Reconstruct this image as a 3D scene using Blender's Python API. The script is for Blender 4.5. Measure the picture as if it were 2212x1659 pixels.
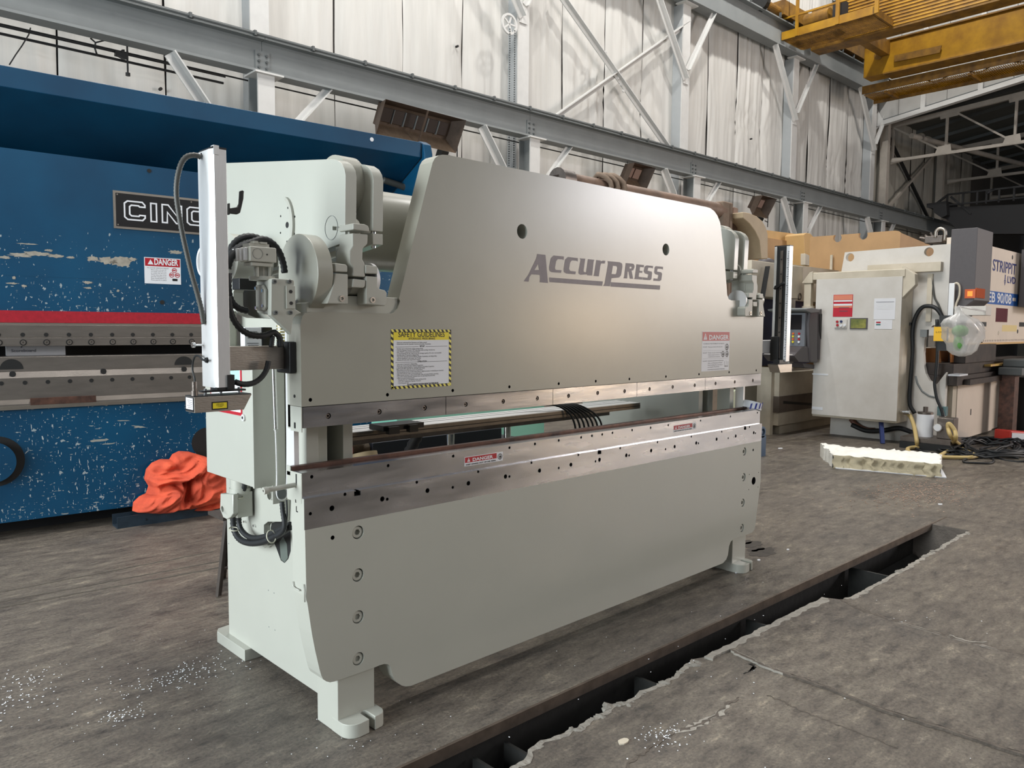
import bpy, bmesh, math, random
from mathutils import Vector, Matrix
from mathutils import noise as mnoise
random.seed(7)
for o in list(bpy.data.objects): bpy.data.objects.remove(o)
S = bpy.context.scene; COL = S.collection
# ---------------------------------------------------------------- camera
F = 1664.48; CX, CY = 1106.0, 829.5; H = 1.6
_y, _p, _r = math.radians(44.0709), math.radians(-4.26913), math.radians(-.458874)
_f = Vector((math.sin(_y)*math.cos(_p), math.cos(_y)*math.cos(_p), math.sin(_p)))
_ri = Vector((math.cos(_y), -math.sin(_y), 0)); _d = -_ri.cross(_f)
_c, _s = math.cos(_r), math.sin(_r)
CR = _c*_ri + _s*_d; CD = -_s*_ri + _c*_d; CF = _f
cam_d = bpy.data.cameras.new('camera'); cam = bpy.data.objects.new('camera', cam_d); COL.objects.link(cam)
cam_d.sensor_width = 36; cam_d.lens = F/2212*36; cam_d.clip_end = 300; cam_d.clip_start = .05
m = Matrix.Identity(4)
for i in range(3): m[i][0] = CR[i]; m[i][1] = -CD[i]; m[i][2] = -CF[i]
m[2][3] = H; cam.matrix_world = m; S.camera = cam
# ---------------------------------------------------------------- light and exposure
w = bpy.data.worlds.new('hall_air'); S.world = w; w.use_nodes = True
w.node_tree.nodes['Background'].inputs[0].default_value = (.78, .86, 1, 1)
w.node_tree.nodes['Background'].inputs[1].default_value = .13
S.view_settings.view_transform = 'Standard'; S.view_settings.look = 'None'
S.view_settings.exposure = 0; S.view_settings.gamma = 1; S.view_settings.use_curve_mapping = False
def area(name, loc, aim, sx, sy, power, col=(1, 1, 1), spread=180):
    l = bpy.data.lights.new(name, 'AREA'); l.shape = 'RECTANGLE'; l.size = sx; l.size_y = sy
    l.energy = power; l.color = col; l.spread = math.radians(spread)
    o = bpy.data.objects.new(name, l); COL.objects.link(o); o.location = loc
    o.rotation_euler = (Vector(aim)-Vector(loc)).to_track_quat('-Z', 'Y').to_euler(); return o
area('daylight_door', (-7.5, 3.6, 3.0), (2, 3.0, .6), 7, 4.6, 1600, (.88, .96, 1))
area('hall_fill', (4, -9, 8.5), (5, 3, 1), 14, 5, 240, (1, .97, .93))
area('far_doorway', (24.0, -9.0, 4.2), (8, 2.5, 1.6), 6, 4.5, 760, (1, .90, .82))
area('added_warm_glow', (24.0, -15.4, 2.0), (5, 2.5, 1.6), 2.2, 1.6, 420, (1, .72, .45))  # small warm source added for the orange glow on the ram's gloss
area('added_ram_glare', (24.0, -12.6, 6.9), (4, 2.5, 2.1), 4.6, 1.7, 1050, (.98, .96, 1))  # source added and sized for the white glare on the ram
area('added_top_light', (4, 3.7, 13.5), (9, 4, 0), 5, 2, 1000, (1, .97, .93))  # added to brighten the machines at the right; no such lamp known
for i, (lx, lp) in enumerate(((-1, 600), (6.0, 900), (13.5, 1000), (20.5, 900))):
    l = bpy.data.lights.new('high_bay_lamp', 'POINT'); l.energy = lp*1.65; l.shadow_soft_size = .16; l.color = (1, .98, .94)
    o = bpy.data.objects.new('high_bay_lamp', l); COL.objects.link(o); o.location = (lx, 7.3, 14.8)
# ---------------------------------------------------------------- measuring: a pixel of the photo meets a known plane of the place
def ray(px, py): return CR*((px-CX)/F) + CD*((py-CY)/F) + CF
def at(px, py, X=None, Y=None, Z=None):
    d = ray(px, py); c = (0, 0, H)
    for i, v in enumerate((X, Y, Z)):
        if v is not None:
            t = (v-c[i])/d[i]; p = Vector(c)+d*t; p[i] = v; return p
class Fr:                                   # an upright plane frame: u along, v into depth, z up
    def __init__(s, x, y, deg):
        s.o = Vector((x, y, 0)); s.a = math.radians(deg)
        s.u = Vector((math.cos(s.a), math.sin(s.a), 0)); s.n = Vector((-math.sin(s.a), math.cos(s.a), 0))
    def uz(s, px, py, v=0):
        d = ray(px, py); q = s.o + s.n*v; t = (q-Vector((0, 0, H))).dot(s.n)/d.dot(s.n)
        p = Vector((0, 0, H))+d*t; return ((p-s.o).dot(s.u), p.z)
    def w(s, u, v, z): return s.o + s.u*u + s.n*v + Vector((0, 0, z))
# ---------------------------------------------------------------- materials
def lin(c):
    return tuple(((x/255)/12.92 if x/255 <= .04045 else (((x/255)+.055)/1.055)**2.4) for x in c)+(1,)
MATS = {}
def mat(name, c, rough=.5, metal=0, var=.0, vscale=6, bump=0, bscale=60, coat=0, stretch=(1, 1, 1), emit=0, trans=0, alpha=1, c2=None, rvar=0, spec=.5, coatr=.08, detail=6):
    m = bpy.data.materials.new(name); m.use_nodes = True; MATS[name] = m
    nt = m.node_tree; b = nt.nodes['Principled BSDF']; N = nt.nodes.new; L = nt.links.new
    b.inputs['Base Color'].default_value = lin(c); b.inputs['Roughness'].default_value = rough; b.inputs['Metallic'].default_value = metal
    b.inputs['Coat Weight'].default_value = coat; b.inputs['Coat Roughness'].default_value = coatr
    b.inputs['Transmission Weight'].default_value = trans; b.inputs['Alpha'].default_value = alpha
    b.inputs['Specular IOR Level'].default_value = spec
    if emit: b.inputs['Emission Color'].default_value = lin(c); b.inputs['Emission Strength'].default_value = emit
    if var or bump or c2 or rvar:
        tc = N('ShaderNodeTexCoord'); mp = N('ShaderNodeMapping'); mp.inputs['Scale'].default_value = stretch; L(tc.outputs['Object'], mp.inputs[0])
    if var or c2 or rvar:
        n = N('ShaderNodeTexNoise'); n.inputs['Scale'].default_value = vscale; n.inputs['Detail'].default_value = detail; n.inputs['Roughness'].default_value = .6; L(mp.outputs[0], n.inputs[0])
        r = N('ShaderNodeValToRGB'); r.color_ramp.elements[0].position = .3; r.color_ramp.elements[1].position = .7
        if c2: r.color_ramp.elements[0].color = lin(c2); r.color_ramp.elements[1].color = lin(c)
        else:
            a = lin(c); r.color_ramp.elements[0].color = tuple(x*(1-var) for x in a[:3])+(1,); r.color_ramp.elements[1].color = tuple(min(1, x*(1+var)) for x in a[:3])+(1,)
        L(n.outputs[0], r.inputs[0])
        if var or c2: L(r.outputs[0], b.inputs['Base Color'])
        if rvar:
            mr = N('ShaderNodeMapRange'); mr.inputs[1].default_value = .3; mr.inputs[2].default_value = .7; mr.inputs[3].default_value = max(.02, rough-rvar); mr.inputs[4].default_value = min(1, rough+rvar)
            L(n.outputs[0], mr.inputs[0]); L(mr.outputs[0], b.inputs['Roughness'])
    if bump:
        n2 = N('ShaderNodeTexNoise'); n2.inputs['Scale'].default_value = bscale; n2.inputs['Detail'].default_value = 4; L(mp.outputs[0], n2.inputs[0])
        bp = N('ShaderNodeBump'); bp.inputs['Strength'].default_value = bump; bp.inputs['Distance'].default_value = .01; L(n2.outputs[0], bp.inputs['Height']); L(bp.outputs[0], b.inputs['Normal'])
    return m
sage = mat('sage_paint', (180, 181, 171), .3, var=.02, vscale=3, bump=.05, bscale=500, coat=.25, coatr=.12)
sage_ram = mat('sage_gloss_paint', (158, 157, 145), .34, var=.04, vscale=2.2, bump=.22, bscale=2.4, coat=.55, coatr=.24)
steel = mat('polished_steel', (172, 173, 176), .24, 1, var=.16, vscale=6, bump=.12, bscale=7, stretch=(.45, 1, 3), rvar=.05, detail=2)
steel_b = mat('brushed_steel', (170, 163, 154), .42, 1, var=.1, vscale=5, bump=.1, bscale=60, stretch=(1, 1, 4))
steel_d = mat('dark_steel', (112, 104, 98), .45, .8, var=.2, vscale=8, bump=.2, bscale=60)
chrome = mat('chrome', (225, 225, 225), .15, 1)
bore = mat('bore_shadow_steel', (22, 22, 22), .6)  # near-black gives holes and slots their inner shade
black = mat('black_plastic', (24, 25, 26), .45)
blackrub = mat('black_rubber', (32, 34, 36), .55)
greyhose = mat('grey_conduit', (74, 74, 70), .5)
alu = mat('aluminium', (225, 225, 224), .35, .55, var=.03, vscale=20, stretch=(8, 8, 1))
alu_w = mat('anodised_aluminium', (222, 222, 222), .45, .3)
white = mat('white_print', (226, 228, 232), .5)
paper = mat('white_paper', (225, 226, 230), .6)
redp = mat('red_print', (172, 26, 40), .4)
yelp = mat('yellow_print', (234, 214, 40), .45)
blkp = mat('black_print', (14, 14, 16), .5)
greyp = mat('grey_print', (84, 84, 92), .5)
inkp = mat('purple_grey_lettering', (124, 116, 120), .5, var=.1, vscale=14)
wsteel = mat('white_painted_steel', (206, 205, 202), .5, var=.06, vscale=3)
gsteel = mat('grey_painted_steel', (128, 132, 132), .55, var=.07, vscale=2)
gsteel2 = mat('dark_grey_steel', (88, 92, 92), .55, var=.1, vscale=2)
castp = mat('cast_grey_paint', (172, 172, 162), .4, var=.03, vscale=12)
# ---------------------------------------------------------------- mesh helpers
class G:
    def __init__(s): s.b = bmesh.new()
    def box(s, x0, x1, y0, y1, z0, z1):
        v = [s.b.verts.new((x, y, z)) for x in (x0, x1) for y in (y0, y1) for z in (z0, z1)]
        for f in ((0, 1, 3, 2), (4, 6, 7, 5), (0, 4, 5, 1), (2, 3, 7, 6), (0, 2, 6, 4), (1, 5, 7, 3)): s.b.faces.new([v[i] for i in f])
        return s
    def prism(s, poly, ax, a0, a1):
        def P(p, a): return {'X': (a, p[0], p[1]), 'Y': (p[0], a, p[1]), 'Z': (p[0], p[1], a)}[ax]
        A = [s.b.verts.new(P(p, a0)) for p in poly]; B = [s.b.verts.new(P(p, a1)) for p in poly]
        n = len(poly); s.b.faces.new(A); s.b.faces.new(B[::-1])
        for i in range(n): s.b.faces.new((A[i], B[i], B[(i+1) % n], A[(i+1) % n]))
        return s
    def hull2(s, A, B):                     # two matching rings of 3-D points joined and capped
        a = [s.b.verts.new(p) for p in A]; b = [s.b.verts.new(p) for p in B]; n = len(a)
        s.b.faces.new(a); s.b.faces.new(b[::-1])
        for i in range(n): s.b.faces.new((a[i], b[i], b[(i+1) % n], a[(i+1) % n]))
        return s
    def cyl(s, p0, p1, r, n=20, r2=None, cap=True):
        p0 = Vector(p0); p1 = Vector(p1); d = (p1-p0).normalized(); r2 = r if r2 is None else r2
        q = d.to_track_quat('Z', 'Y')
        R = [q @ Vector((math.cos(2*math.pi*i/n), math.sin(2*math.pi*i/n), 0)) for i in range(n)]
        a = [s.b.verts.new(p0+v*r) for v in R]; b = [s.b.verts.new(p1+v*r2) for v in R]
        for i in range(n): s.b.faces.new((a[i], a[(i+1) % n], b[(i+1) % n], b[i]))
        if cap: s.b.faces.new(a[::-1]); s.b.faces.new(b)
        return s
    def ring(s, p0, p1, ro, ri, n=24, ni=None, hexa=False):     # tube wall, hole may be six-sided
        p0 = Vector(p0); p1 = Vector(p1); d = (p1-p0).normalized(); q = d.to_track_quat('Z', 'Y')
        def hr(t):
            if not hexa: return ri
            a = (t % (math.pi/3))-math.pi/6; return ri*math.cos(math.pi/6)/math.cos(a)
        T = [2*math.pi*i/n for i in range(n)]
        V = []
        for p in (p0, p1):
            for f in (lambda t: ro, hr):
                V.append([s.b.verts.new(p+(q @ Vector((math.cos(t)*f(t), math.sin(t)*f(t), 0)))) for t in T])
        a, b, c, e = V
        for i in range(n):
            j = (i+1) % n
            s.b.faces.new((a[i], a[j], c[j], c[i])); s.b.faces.new((b[j], b[i], e[i], e[j]))
            s.b.faces.new((a[j], a[i], b[i], b[j])); s.b.faces.new((c[i], c[j], e[j], e[i]))
        return s
    def tube(s, pts, r, n=8, rib=0, closed=False):
        pts = [Vector(p) for p in pts]; rings = []; up = None
        for i, p in enumerate(pts):
            d = (pts[min(i+1, len(pts)-1)]-pts[max(i-1, 0)]).normalized()
            if up is None: up = d.orthogonal().normalized()
            up = (up-d*up.dot(d)).normalized(); si = d.cross(up)
            rr = r(i/(len(pts)-1)) if callable(r) else r
            if rib and i % 2: rr *= (1-rib)
            rings.append([s.b.verts.new(p+(up*math.cos(2*math.pi*k/n)+si*math.sin(2*math.pi*k/n))*rr) for k in range(n)])
        for a, b in zip(rings, rings[1:]):
            for k in range(n): s.b.faces.new((a[k], a[(k+1) % n], b[(k+1) % n], b[k]))
        s.b.faces.new(rings[0][::-1]); s.b.faces.new(rings[-1]); return s
    def bar(s, p0, p1, w, h, up=(0, 0, 1)):                     # rectangular bar between two points
        p0 = Vector(p0); p1 = Vector(p1); d = (p1-p0).normalized(); up = Vector(up)
        si = d.cross(up).normalized(); u2 = si.cross(d)
        c = [(-w/2, -h/2), (w/2, -h/2), (w/2, h/2), (-w/2, h/2)]
        return s.hull2([p0+si*a+u2*b for a, b in c], [p1+si*a+u2*b for a, b in c])
    def angle(s, p0, p1, w, t, up=(0, 0, 1)):                   # L-section bar
        p0 = Vector(p0); p1 = Vector(p1); d = (p1-p0).normalized(); up = Vector(up)
        si = d.cross(up).normalized(); u2 = si.cross(d)
        c = [(0, 0), (w, 0), (w, t), (t, t), (t, w), (0, w)]
        return s.hull2([p0+si*a+u2*b for a, b in c], [p1+si*a+u2*b for a, b in c])
    def ball(s, c, r, n=12, sc=(1, 1, 1)):
        m = Matrix.Translation(c) @ Matrix.Diagonal((r*sc[0], r*sc[1], r*sc[2], 1))
        bmesh.ops.create_uvsphere(s.b, u_segments=n, v_segments=max(4, n*2//3), radius=1, matrix=m); return s
    def grid(s, fn, nu, nv, back=0):
        V = [[s.b.verts.new(fn(i/nu, j/nv)) for j in range(nv+1)] for i in range(nu+1)]
        for i in range(nu):
            for j in range(nv): s.b.faces.new((V[i][j], V[i+1][j], V[i+1][j+1], V[i][j+1]))
        return s
class T:                                    # a top-level thing and the transform its parts are built in
    def __init__(s, name, label, cat, loc=(0, 0, 0), rz=0, group=None, kind=None):
        o = bpy.data.objects.new(name, None); COL.objects.link(o); o.empty_display_size = .2
        o.location = loc; o.rotation_euler = (0, 0, rz); o['label'] = label
        if cat: o['category'] = cat
        if group: o['group'] = group
        if kind: o['kind'] = kind
        s.o = o; s.local = False
def mk(name, g, mt, parent=None, smooth=0, bevel=0, seg=2, local=False, off=None):
    """one bmesh -> one mesh object; world coordinates unless local; parent is a T or a part object"""
    me = bpy.data.meshes.new(name)
    bmesh.ops.recalc_face_normals(g.b, faces=g.b.faces[:])
    root = parent.o if isinstance(parent, T) else parent
    if root is not None and not local:
        r = root
        while r.parent: r = r.parent
        M = Matrix.Translation(r.location) @ r.rotation_euler.to_matrix().to_4x4()
        bmesh.ops.transform(g.b, matrix=M.inverted(), verts=g.b.verts[:])
    if smooth:
        for f in g.b.faces: f.smooth = True
    g.b.to_mesh(me); g.b.free()
    for x in (mt if isinstance(mt, (list, tuple)) else [mt]): me.materials.append(x)
    o = bpy.data.objects.new(name, me); COL.objects.link(o)
    if root is not None: o.parent = root
    if smooth and smooth < 3:
        me.set_sharp_from_angle(angle=math.radians(smooth*25 if smooth > 1 else 35))
    if bevel:
        b = o.modifiers.new('bevel', 'BEVEL'); b.width = bevel; b.segments = seg; b.limit_method = 'ANGLE'; b.angle_limit = math.radians(40); b.harden_normals = True
        for p in me.polygons: p.use_smooth = True
        me.set_sharp_from_angle(angle=math.radians(35))
    return o
def solo(name, g, mt, label, cat, group=None, kind=None, **k):
    o = mk(name, g, mt, None, **k)
    # put the origin at the base of the thing
    me = o.data; n = len(me.vertices)
    if n:
        c = [0, 0, 1e9]; 
        xs = [v.co.x for v in me.vertices]; ys = [v.co.y for v in me.vertices]; zs = [v.co.z for v in me.vertices]
        d = Vector(((min(xs)+max(xs))/2, (min(ys)+max(ys))/2, min(zs))); me.transform(Matrix.Translation(-d)); o.location = d
    o['label'] = label
    if cat: o['category'] = cat
    if group: o['group'] = group
    if kind: o['kind'] = kind
    return o
def struct(name, g, mt, parent=None, **k):
    o = mk(name, g, mt, parent, **k)
    if parent is None: o['kind'] = 'structure'
    return o
def cut(o, g, mt=bore):                      # real holes: subtract the cutters once
    me = bpy.data.meshes.new('c'); bmesh.ops.recalc_face_normals(g.b, faces=g.b.faces[:])
    r = o
    while r.parent: r = r.parent
    if r is not o:
        M = Matrix.Translation(r.location) @ r.rotation_euler.to_matrix().to_4x4()
        bmesh.ops.transform(g.b, matrix=M.inverted(), verts=g.b.verts[:])
    g.b.to_mesh(me); g.b.free(); me.materials.append(mt)
    c = bpy.data.objects.new('c', me); COL.objects.link(c)
    if o.parent: c.parent = o.parent
    md = o.modifiers.new('b', 'BOOLEAN'); md.object = c; md.operation = 'DIFFERENCE'; md.solver = 'EXACT'
    try: md.material_mode = 'TRANSFER'
    except Exception: pass
    dg = bpy.context.evaluated_depsgraph_get(); n = bpy.data.meshes.new_from_object(o.evaluated_get(dg))
    o.modifiers.remove(md); o.data = n; bpy.data.objects.remove(c); return o
def dup(src, parent=None, name=None):
    c = src.copy(); COL.objects.link(c); c.parent = parent
    if name: c.name = name
    for ch in [x for x in bpy.data.objects if x.parent == src]: dup(ch, c)
    return c
def children(o): return [x for x in bpy.data.objects if x.parent == o]
def text(body, size, mt, M, parent, name='lettering', width=None, bold=0, depth=0, align='LEFT', local=False, shear=0, space=1):
    """flat lettering: M maps (x right, y up, z out) to the place"""
    cu = bpy.data.curves.new('t', 'FONT'); cu.body = body; cu.size = size; cu.offset = bold; cu.extrude = depth; cu.align_x = align; cu.shear = shear; cu.space_character = space
    cu.resolution_u = 3
    to = bpy.data.objects.new('t', cu); COL.objects.link(to)
    dg = bpy.context.evaluated_depsgraph_get(); me = bpy.data.meshes.new_from_object(to.evaluated_get(dg))
    bpy.data.objects.remove(to)
    xs = [v.co.x for v in me.vertices]
    if width and xs:
        k = width/(max(xs)-min(xs)); x0 = min(xs) if align == 'LEFT' else (min(xs)+max(xs))/2
        for v in me.vertices: v.co.x = (v.co.x-x0)*k
    g = G(); g.b.from_mesh(me); bmesh.ops.transform(g.b, matrix=M, verts=g.b.verts[:]); bpy.data.meshes.remove(me)
    return mk(name, g, mt, parent, local=local)
def MY(x, y, z): return Matrix(((1, 0, 0, x), (0, 0, -1, y), (0, 1, 0, z), (0, 0, 0, 1)))      # print on a face looking to -Y
def MX(x, y, z): return Matrix(((0, 0, -1, x), (-1, 0, 0, y), (0, 1, 0, z), (0, 0, 0, 1)))     # print on a face looking to -X
def spline(P, n=8):
    P = [Vector(p) for p in P]; Q = [2*P[0]-P[1]]+P+[2*P[-1]-P[-2]]; out = []
    for i in range(1, len(Q)-2):
        a, b, c, d = Q[i-1:i+3]
        for k in range(n):
            t = k/n; out.append(.5*((2*b)+(c-a)*t+(2*a-5*b+4*c-d)*t*t+(3*b-a-3*c+d)*t**3))
    return out+[P[-1]]
def xz(L, Y): return [(p.x, p.z) for p in (at(a, b, Y=Y) for a, b in L)]
def yz(L, X): return [(p.y, p.z) for p in (at(a, b, X=X) for a, b in L)]
# ---------------------------------------------------------------- the sage press brake
YB = 2.54; YR = 2.554; XL = 1.40; XR = 4.812; XC = 3.106; XF = 1.60
PB = T('press_brake', 'large sage green press brake with polished steel bed rail standing beside the floor trench', 'press brake', (XC, 2.6, 0))
# side frames: a C-shaped plate each, hooked round the working gap
up = yz([(746, 380), (745, 460), (744.5, 492), (718, 489)], XF); lowb = yz([(718, 497), (743, 498), (742, 522), (727, 523), (716, 527), (660, 527)], XF)
yf = up[1][0]
def frame_plate(x0, x1):
    g = G()
    top = yz([(490, 352), (560, 349.5), (640, 346.5), (715, 343.6)], XF)
    cr = yz([(727, 345), (737, 352), (743.5, 364), (746, 378)], XF)
    back = 3.90
    P = [(3.675, .055), (3.675, .9), (back, 1.1), (back, top[0][1]+.04)]
    P += top+cr+[(yf, up[2][1])]+[up[3]]+[lowb[0]]+[(yf, lowb[1][1]), (yf, lowb[2][1])]+[(yf+.06, lowb[2][1]-.01)]
    P += [(3.1, 1.85), (3.40, 1.83), (3.50, 1.80), (3.555, 1.75), (3.555, 1.69), (3.50, 1.645), (3.42, 1.63), (2.87, 1.62), (2.80, 1.58), (2.80, .92), (2.66, .92)]
    P += [(2.66, .055)]
    g.prism(P, 'X', x0, x1); return g
def left_frame():
    g = frame_plate(XF, XF+.045); return g
for side in (0, 1):
    mx = (lambda x: x) if side == 0 else (lambda x: 2*XC-x)
    a, b = sorted((mx(XF), mx(XF+.05))); fr = mk('side_frame', frame_plate(a, b), sage, PB, bevel=.002)
    a, b = sorted((mx(XF+.125), mx(XF+.172))); mk('side_frame', frame_plate(a, b), sage, PB, bevel=.002)
    # front leg and slotted foot
    a, b = sorted((mx(1.541), mx(1.711))); g = G().box(a, b, 2.556, 2.712, .0, .60); lg = mk('leg', g, sage, PB, bevel=.003)
    g = G(); x0, x1 = a, b; r = .05; y0, y1 = 2.478, 2.60; x0 -= .0015; x1 += .0015
    if side == 0: x1 += .012
    xm = x0+.112; w = .014
    P = [(x0, y1), (x0, y0+.055)]+[(x0+.055-.055*math.cos(t), y0+.055-.055*math.sin(t)) for t in (.3, .7, 1.1, 1.5)]
    P += [(xm-w, y0+.004), (xm-w, y0+.06)]+[(xm+w*math.cos(t), y0+.066+w*math.sin(t)) for t in (2.6, 1.57, .5)]+[(xm+w, y0+.06), (xm+w, y0+.006)]
    P += [(x1-.04+.04*math.sin(t), y0+.05-.044*math.cos(t)) for t in (.5, .9, 1.3, 1.57)]+[(x1, y1)]
    mk('foot', g.prism(P, 'Z', 0, .057), sage, PB, bevel=.003)
    a, b = sorted((mx(1.567), mx(1.74))); mk('foot', G().prism([(a, 3.43), (a, 3.74), (a+.02, 3.775), (b, 3.80), (b, 3.43)], 'Z', 0, .057), sage, PB, bevel=.003)
# torque tube between the frames
pt = at(835, 414, Y=3.02); pb = at(835, 590, Y=3.02); zc = (pt.z+pb.z)/2; rt = (pt.z-pb.z)/2*.97
tube = mk('torque_tube', G().cyl((XF+.14, 3.02, zc), (2*XC-XF-.14, 3.02, zc), rt, 48), sage_ram, PB, smooth=1)
for mxx in (XF+.05, 2*XC-XF-.13):
    pc = at(712, 385, X=XF)
    mk('pin_sleeve', G().cyl((mxx, pc.y+.06, pc.z-.01), (mxx+.08, pc.y+.06, pc.z-.01), .115, 32), sage_ram, PB, smooth=1)
# bed plate
bp = [(662, 1290), (674, 1370), (680.7, 1405), (690, 1445), (694, 1459), (698, 1467.5), (705, 1472), (713, 1474), (721, 1472.5), (730, 1469.5), (809.5, 1441.7), (820.4, 1437), (830, 1434.3), (838, 1435), (843, 1439.7), (846, 1450.5), (850, 1462.7), (857, 1473.6), (868, 1481), (877, 1483), (888, 1481.5),
      (1500, 1241.2), (1561.5, 1216.7), (1568.7, 1208.6), (1572.3, 1199.6), (1575, 1179.7), (1578.7, 1169.7), (1585, 1164.3), (1613, 1154.8), (1624.8, 1149.8), (1630.2, 1142.6), (1632, 1130.8), (1643, 1040)]
bpz = xz(bp, YB)
zb0 = .843; zb1 = .960; zb2 = 1.054
poly = [(XL, zb0)]+bpz+[(XR, zb0)]
g = G().prism(poly, 'Y', YB, YB+.098); bed = mk('bed_plate', g, sage, PB)
big = [(773.5, 1150.2), (773.5, 1242.4), (773.9, 1333), (774.3, 1423.5), (1608, 975.4), (1606.5, 1030.9), (1604.6, 1086), (1602.8, 1140.6)]
c = G()
for q in big: p = at(*q, Y=YB); c.cyl((p.x, YB-.01, p.z), (p.x, YB+.03, p.z), .0265, 28)
def holes(c, L, r, Y, d=.03, n=14):
    for q in L: p = at(*q, Y=Y); c.cyl((p.x, Y-.01, p.z), (p.x, Y+d, p.z), r, n)
cut(bed, c, sage)
c = G(); holes(c, [(718.5, 1161.5), (1627, 972)], .0085, YB); holes(c, [(1628, 1038.7)], .026, YB, .06, 24)
holes(c, [(1618.5, 1025), (1638.4, 1020.6), (1637.5, 1052), (1617.6, 1057.7)], .0035, YB, .02, 8)
cut(bed, c)
for q in big:
    p = at(*q, Y=YB); g = G().ring((p.x, YB+.006, p.z), (p.x, YB+.04, p.z), .0222, .0125, 24, hexa=True).cyl((p.x, YB+.024, p.z), (p.x, YB+.03, p.z), .014, 12)
    mk('socket_screw', g, sage, bed, smooth=1)
# polished band and stepped rail
g = G().box(XL, XR, YB, YB+.098, zb0, zb1); band = mk('polished_band', g, steel, PB)
sm = [(670.4, 1109.8), (745.2, 1067.8), (900.4, 1041.7), (836.6, 1078.4), (978, 1053), (1033, 1019), (1100.3, 1029.8), (1148, 999.7), (1206.9, 1011), (1249.3, 982.7), (1286.4, 996.8), (1339.7, 968.2), (1359, 983.9), (1420.2, 955.2), (1437.7, 970.3), (1493.4, 943.2), (1508.8, 957.7), (1559.1, 932.6), (1573, 946.8), (1618.8, 922.4), (1631.8, 936)]
bg = [(717, 1098), (825.8, 1078), (923.4, 1059.9), (1011.8, 1044.2), (1091.9, 1029.5), (1165.4, 1016.8), (1233.2, 1004), (1295, 993.2), (1353, 983.6), (1406.6, 973.3), (1457.3, 964.9), (1504, 957), (1548, 948.9), (1589.3, 942), (1628.2, 934.8)]
c = G(); holes(c, [q for q in sm if q[1] < 1000 or q[0] > 1 ], .0066, YB); holes(c, bg, .0105, YB, .05, 18)
for q in [(772, 1063), (1295, 975.4), (1609.5, 924)]:
    p = at(*q, Y=YB); c.prism([(p.x-.0145, p.z-.014), (p.x+.0145, p.z-.014), (p.x+.0145, p.z+.004), (p.x+.007, p.z+.004), (p.x+.007, p.z+.018), (p.x-.007, p.z+.018), (p.x-.007, p.z+.004), (p.x-.0145, p.z+.004)], 'Y', YB-.01, YB+.03)
cut(band, c)
g = G().box(XL, XR, YB+.016, YB+.075, zb1, zb2); rail = mk('bed_rail', g, steel, PB)
c = G(); ru = [(673.4, 1030), (838.5, 1006), (979, 985.3), (1100.5, 967.1), (1155.6, 959), (1206.9, 951.5), (1255.3, 945), (1278.6, 941.4), (1301, 938.4), (1323, 935), (1365.4, 929.3), (1405.4, 923.9), (1443.4, 918.5), (1513.3, 908.8), (1577.8, 899.8), (1636, 891.7)]
holes(c, ru, .0068, YB+.016); cut(rail, c)
rust = mat('rusty_steel', (112, 80, 68), .5, .5, var=.3, vscale=12, c2=(60, 48, 44))
mk('die_slot', G().box(XL+.004, XR-.03, YB+.076, YB+.098, zb1+.02, zb2-.012).box(XL+.004, XR-.03, YB+.098, YB+.125, zb1+.02, zb2+.012), rust, PB)
mk('end_cap', G().box(XL-.003, XL+.001, YB+.018, YB+.125, zb1-.02, zb2-.006).box(XL-.003, XL+.001, YB+.1, YB+.128, zb2-.02, zb2+.016), sage, PB)
mk('end_plate', G().box(XL-.002, XL-.0002, YB+.001, YB+.097, zb0, zb1-.001), sage, PB); mk('end_plate', G().box(XL-.002, XL-.0002, YB+.016, YB+.10, zb1-.001, zb2-.002), sage, PB)
mk('keyway', G().box(XL-.004, XL-.001, YB+.05, YB+.058, zb2-.05, zb2-.008).box(XL-.004, XL-.001, YB+.058, YB+.063, zb2-.117, zb2-.105).box(XL-.004, XL-.001, YB+.047, YB+.056, zb2-.152, zb2-.148).box(XL-.004, XL-.001, YB+.056, YB+.058, zb2-.15, zb2-.13), bore, PB)
p = at(640, 1047, X=XL); mk('stop_bolt', G().cyl((XL, p.y, p.z), (XL-.115, p.y, p.z-.004), .009, 16).ring((XL-.115, p.y, p.z-.004), (XL-.131, p.y, p.z-.005), .0135, .005, 18, hexa=True), castp, PB, smooth=1)
# ram
L_ = xz([(862, 645), (931, 365), (935, 350), (940, 341), (948, 335.5), (956, 334)], YR)
R_ = xz([(1525.3, 447), (1534, 449.5), (1543, 456), (1550, 466), (1556, 482), (1565, 560), (1571, 637), (1574, 646), (1580, 649), (1599, 649), (1601, 661), (1606, 668), (1616, 669.5), (1620, 661), (1623, 655), (1630, 655), (1633, 668), (1640, 669.5), (1647, 671), (1649.6, 677)], YR)
zt = L_[-1][1]
zl = 1.648
poly = [(XL, 1.300)]+[(XL, zl-.045), (XL+.008, zl-.018), (XL+.022, zl-.005), (XL+.045, zl)]
poly += [(1.80, zl), (1.812, zl+.004), (1.83, zl+.02), (1.842, zl+.05)]+L_+[(L_[-1][0]+.03, zt+.003)]+R_+[(XR, 1.300)]
g = G().prism(poly, 'Y', YR, YR+.088); ram = mk('ram', g, sage_ram, PB)
c = G()
for q, r in (((1128, 500), .0335), ((1438.5, 539), .033)):
    p = at(*q, Y=YR); c.cyl((p.x, YR-.02, p.z), (p.x, YR+.12, p.z), r, 36)
cut(ram, c, sage)
c = G(); holes(c, [(670.5, 863.8), (837, 852.8), (978, 843.5), (1100.3, 835.6), (1206.9, 828.8), (1287, 823.4), (1359.6, 818.7), (1438.6, 813.4), (1510, 808.4), (1575, 804), (1633.6, 800)], .0072, YR)
cut(ram, c)
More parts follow.
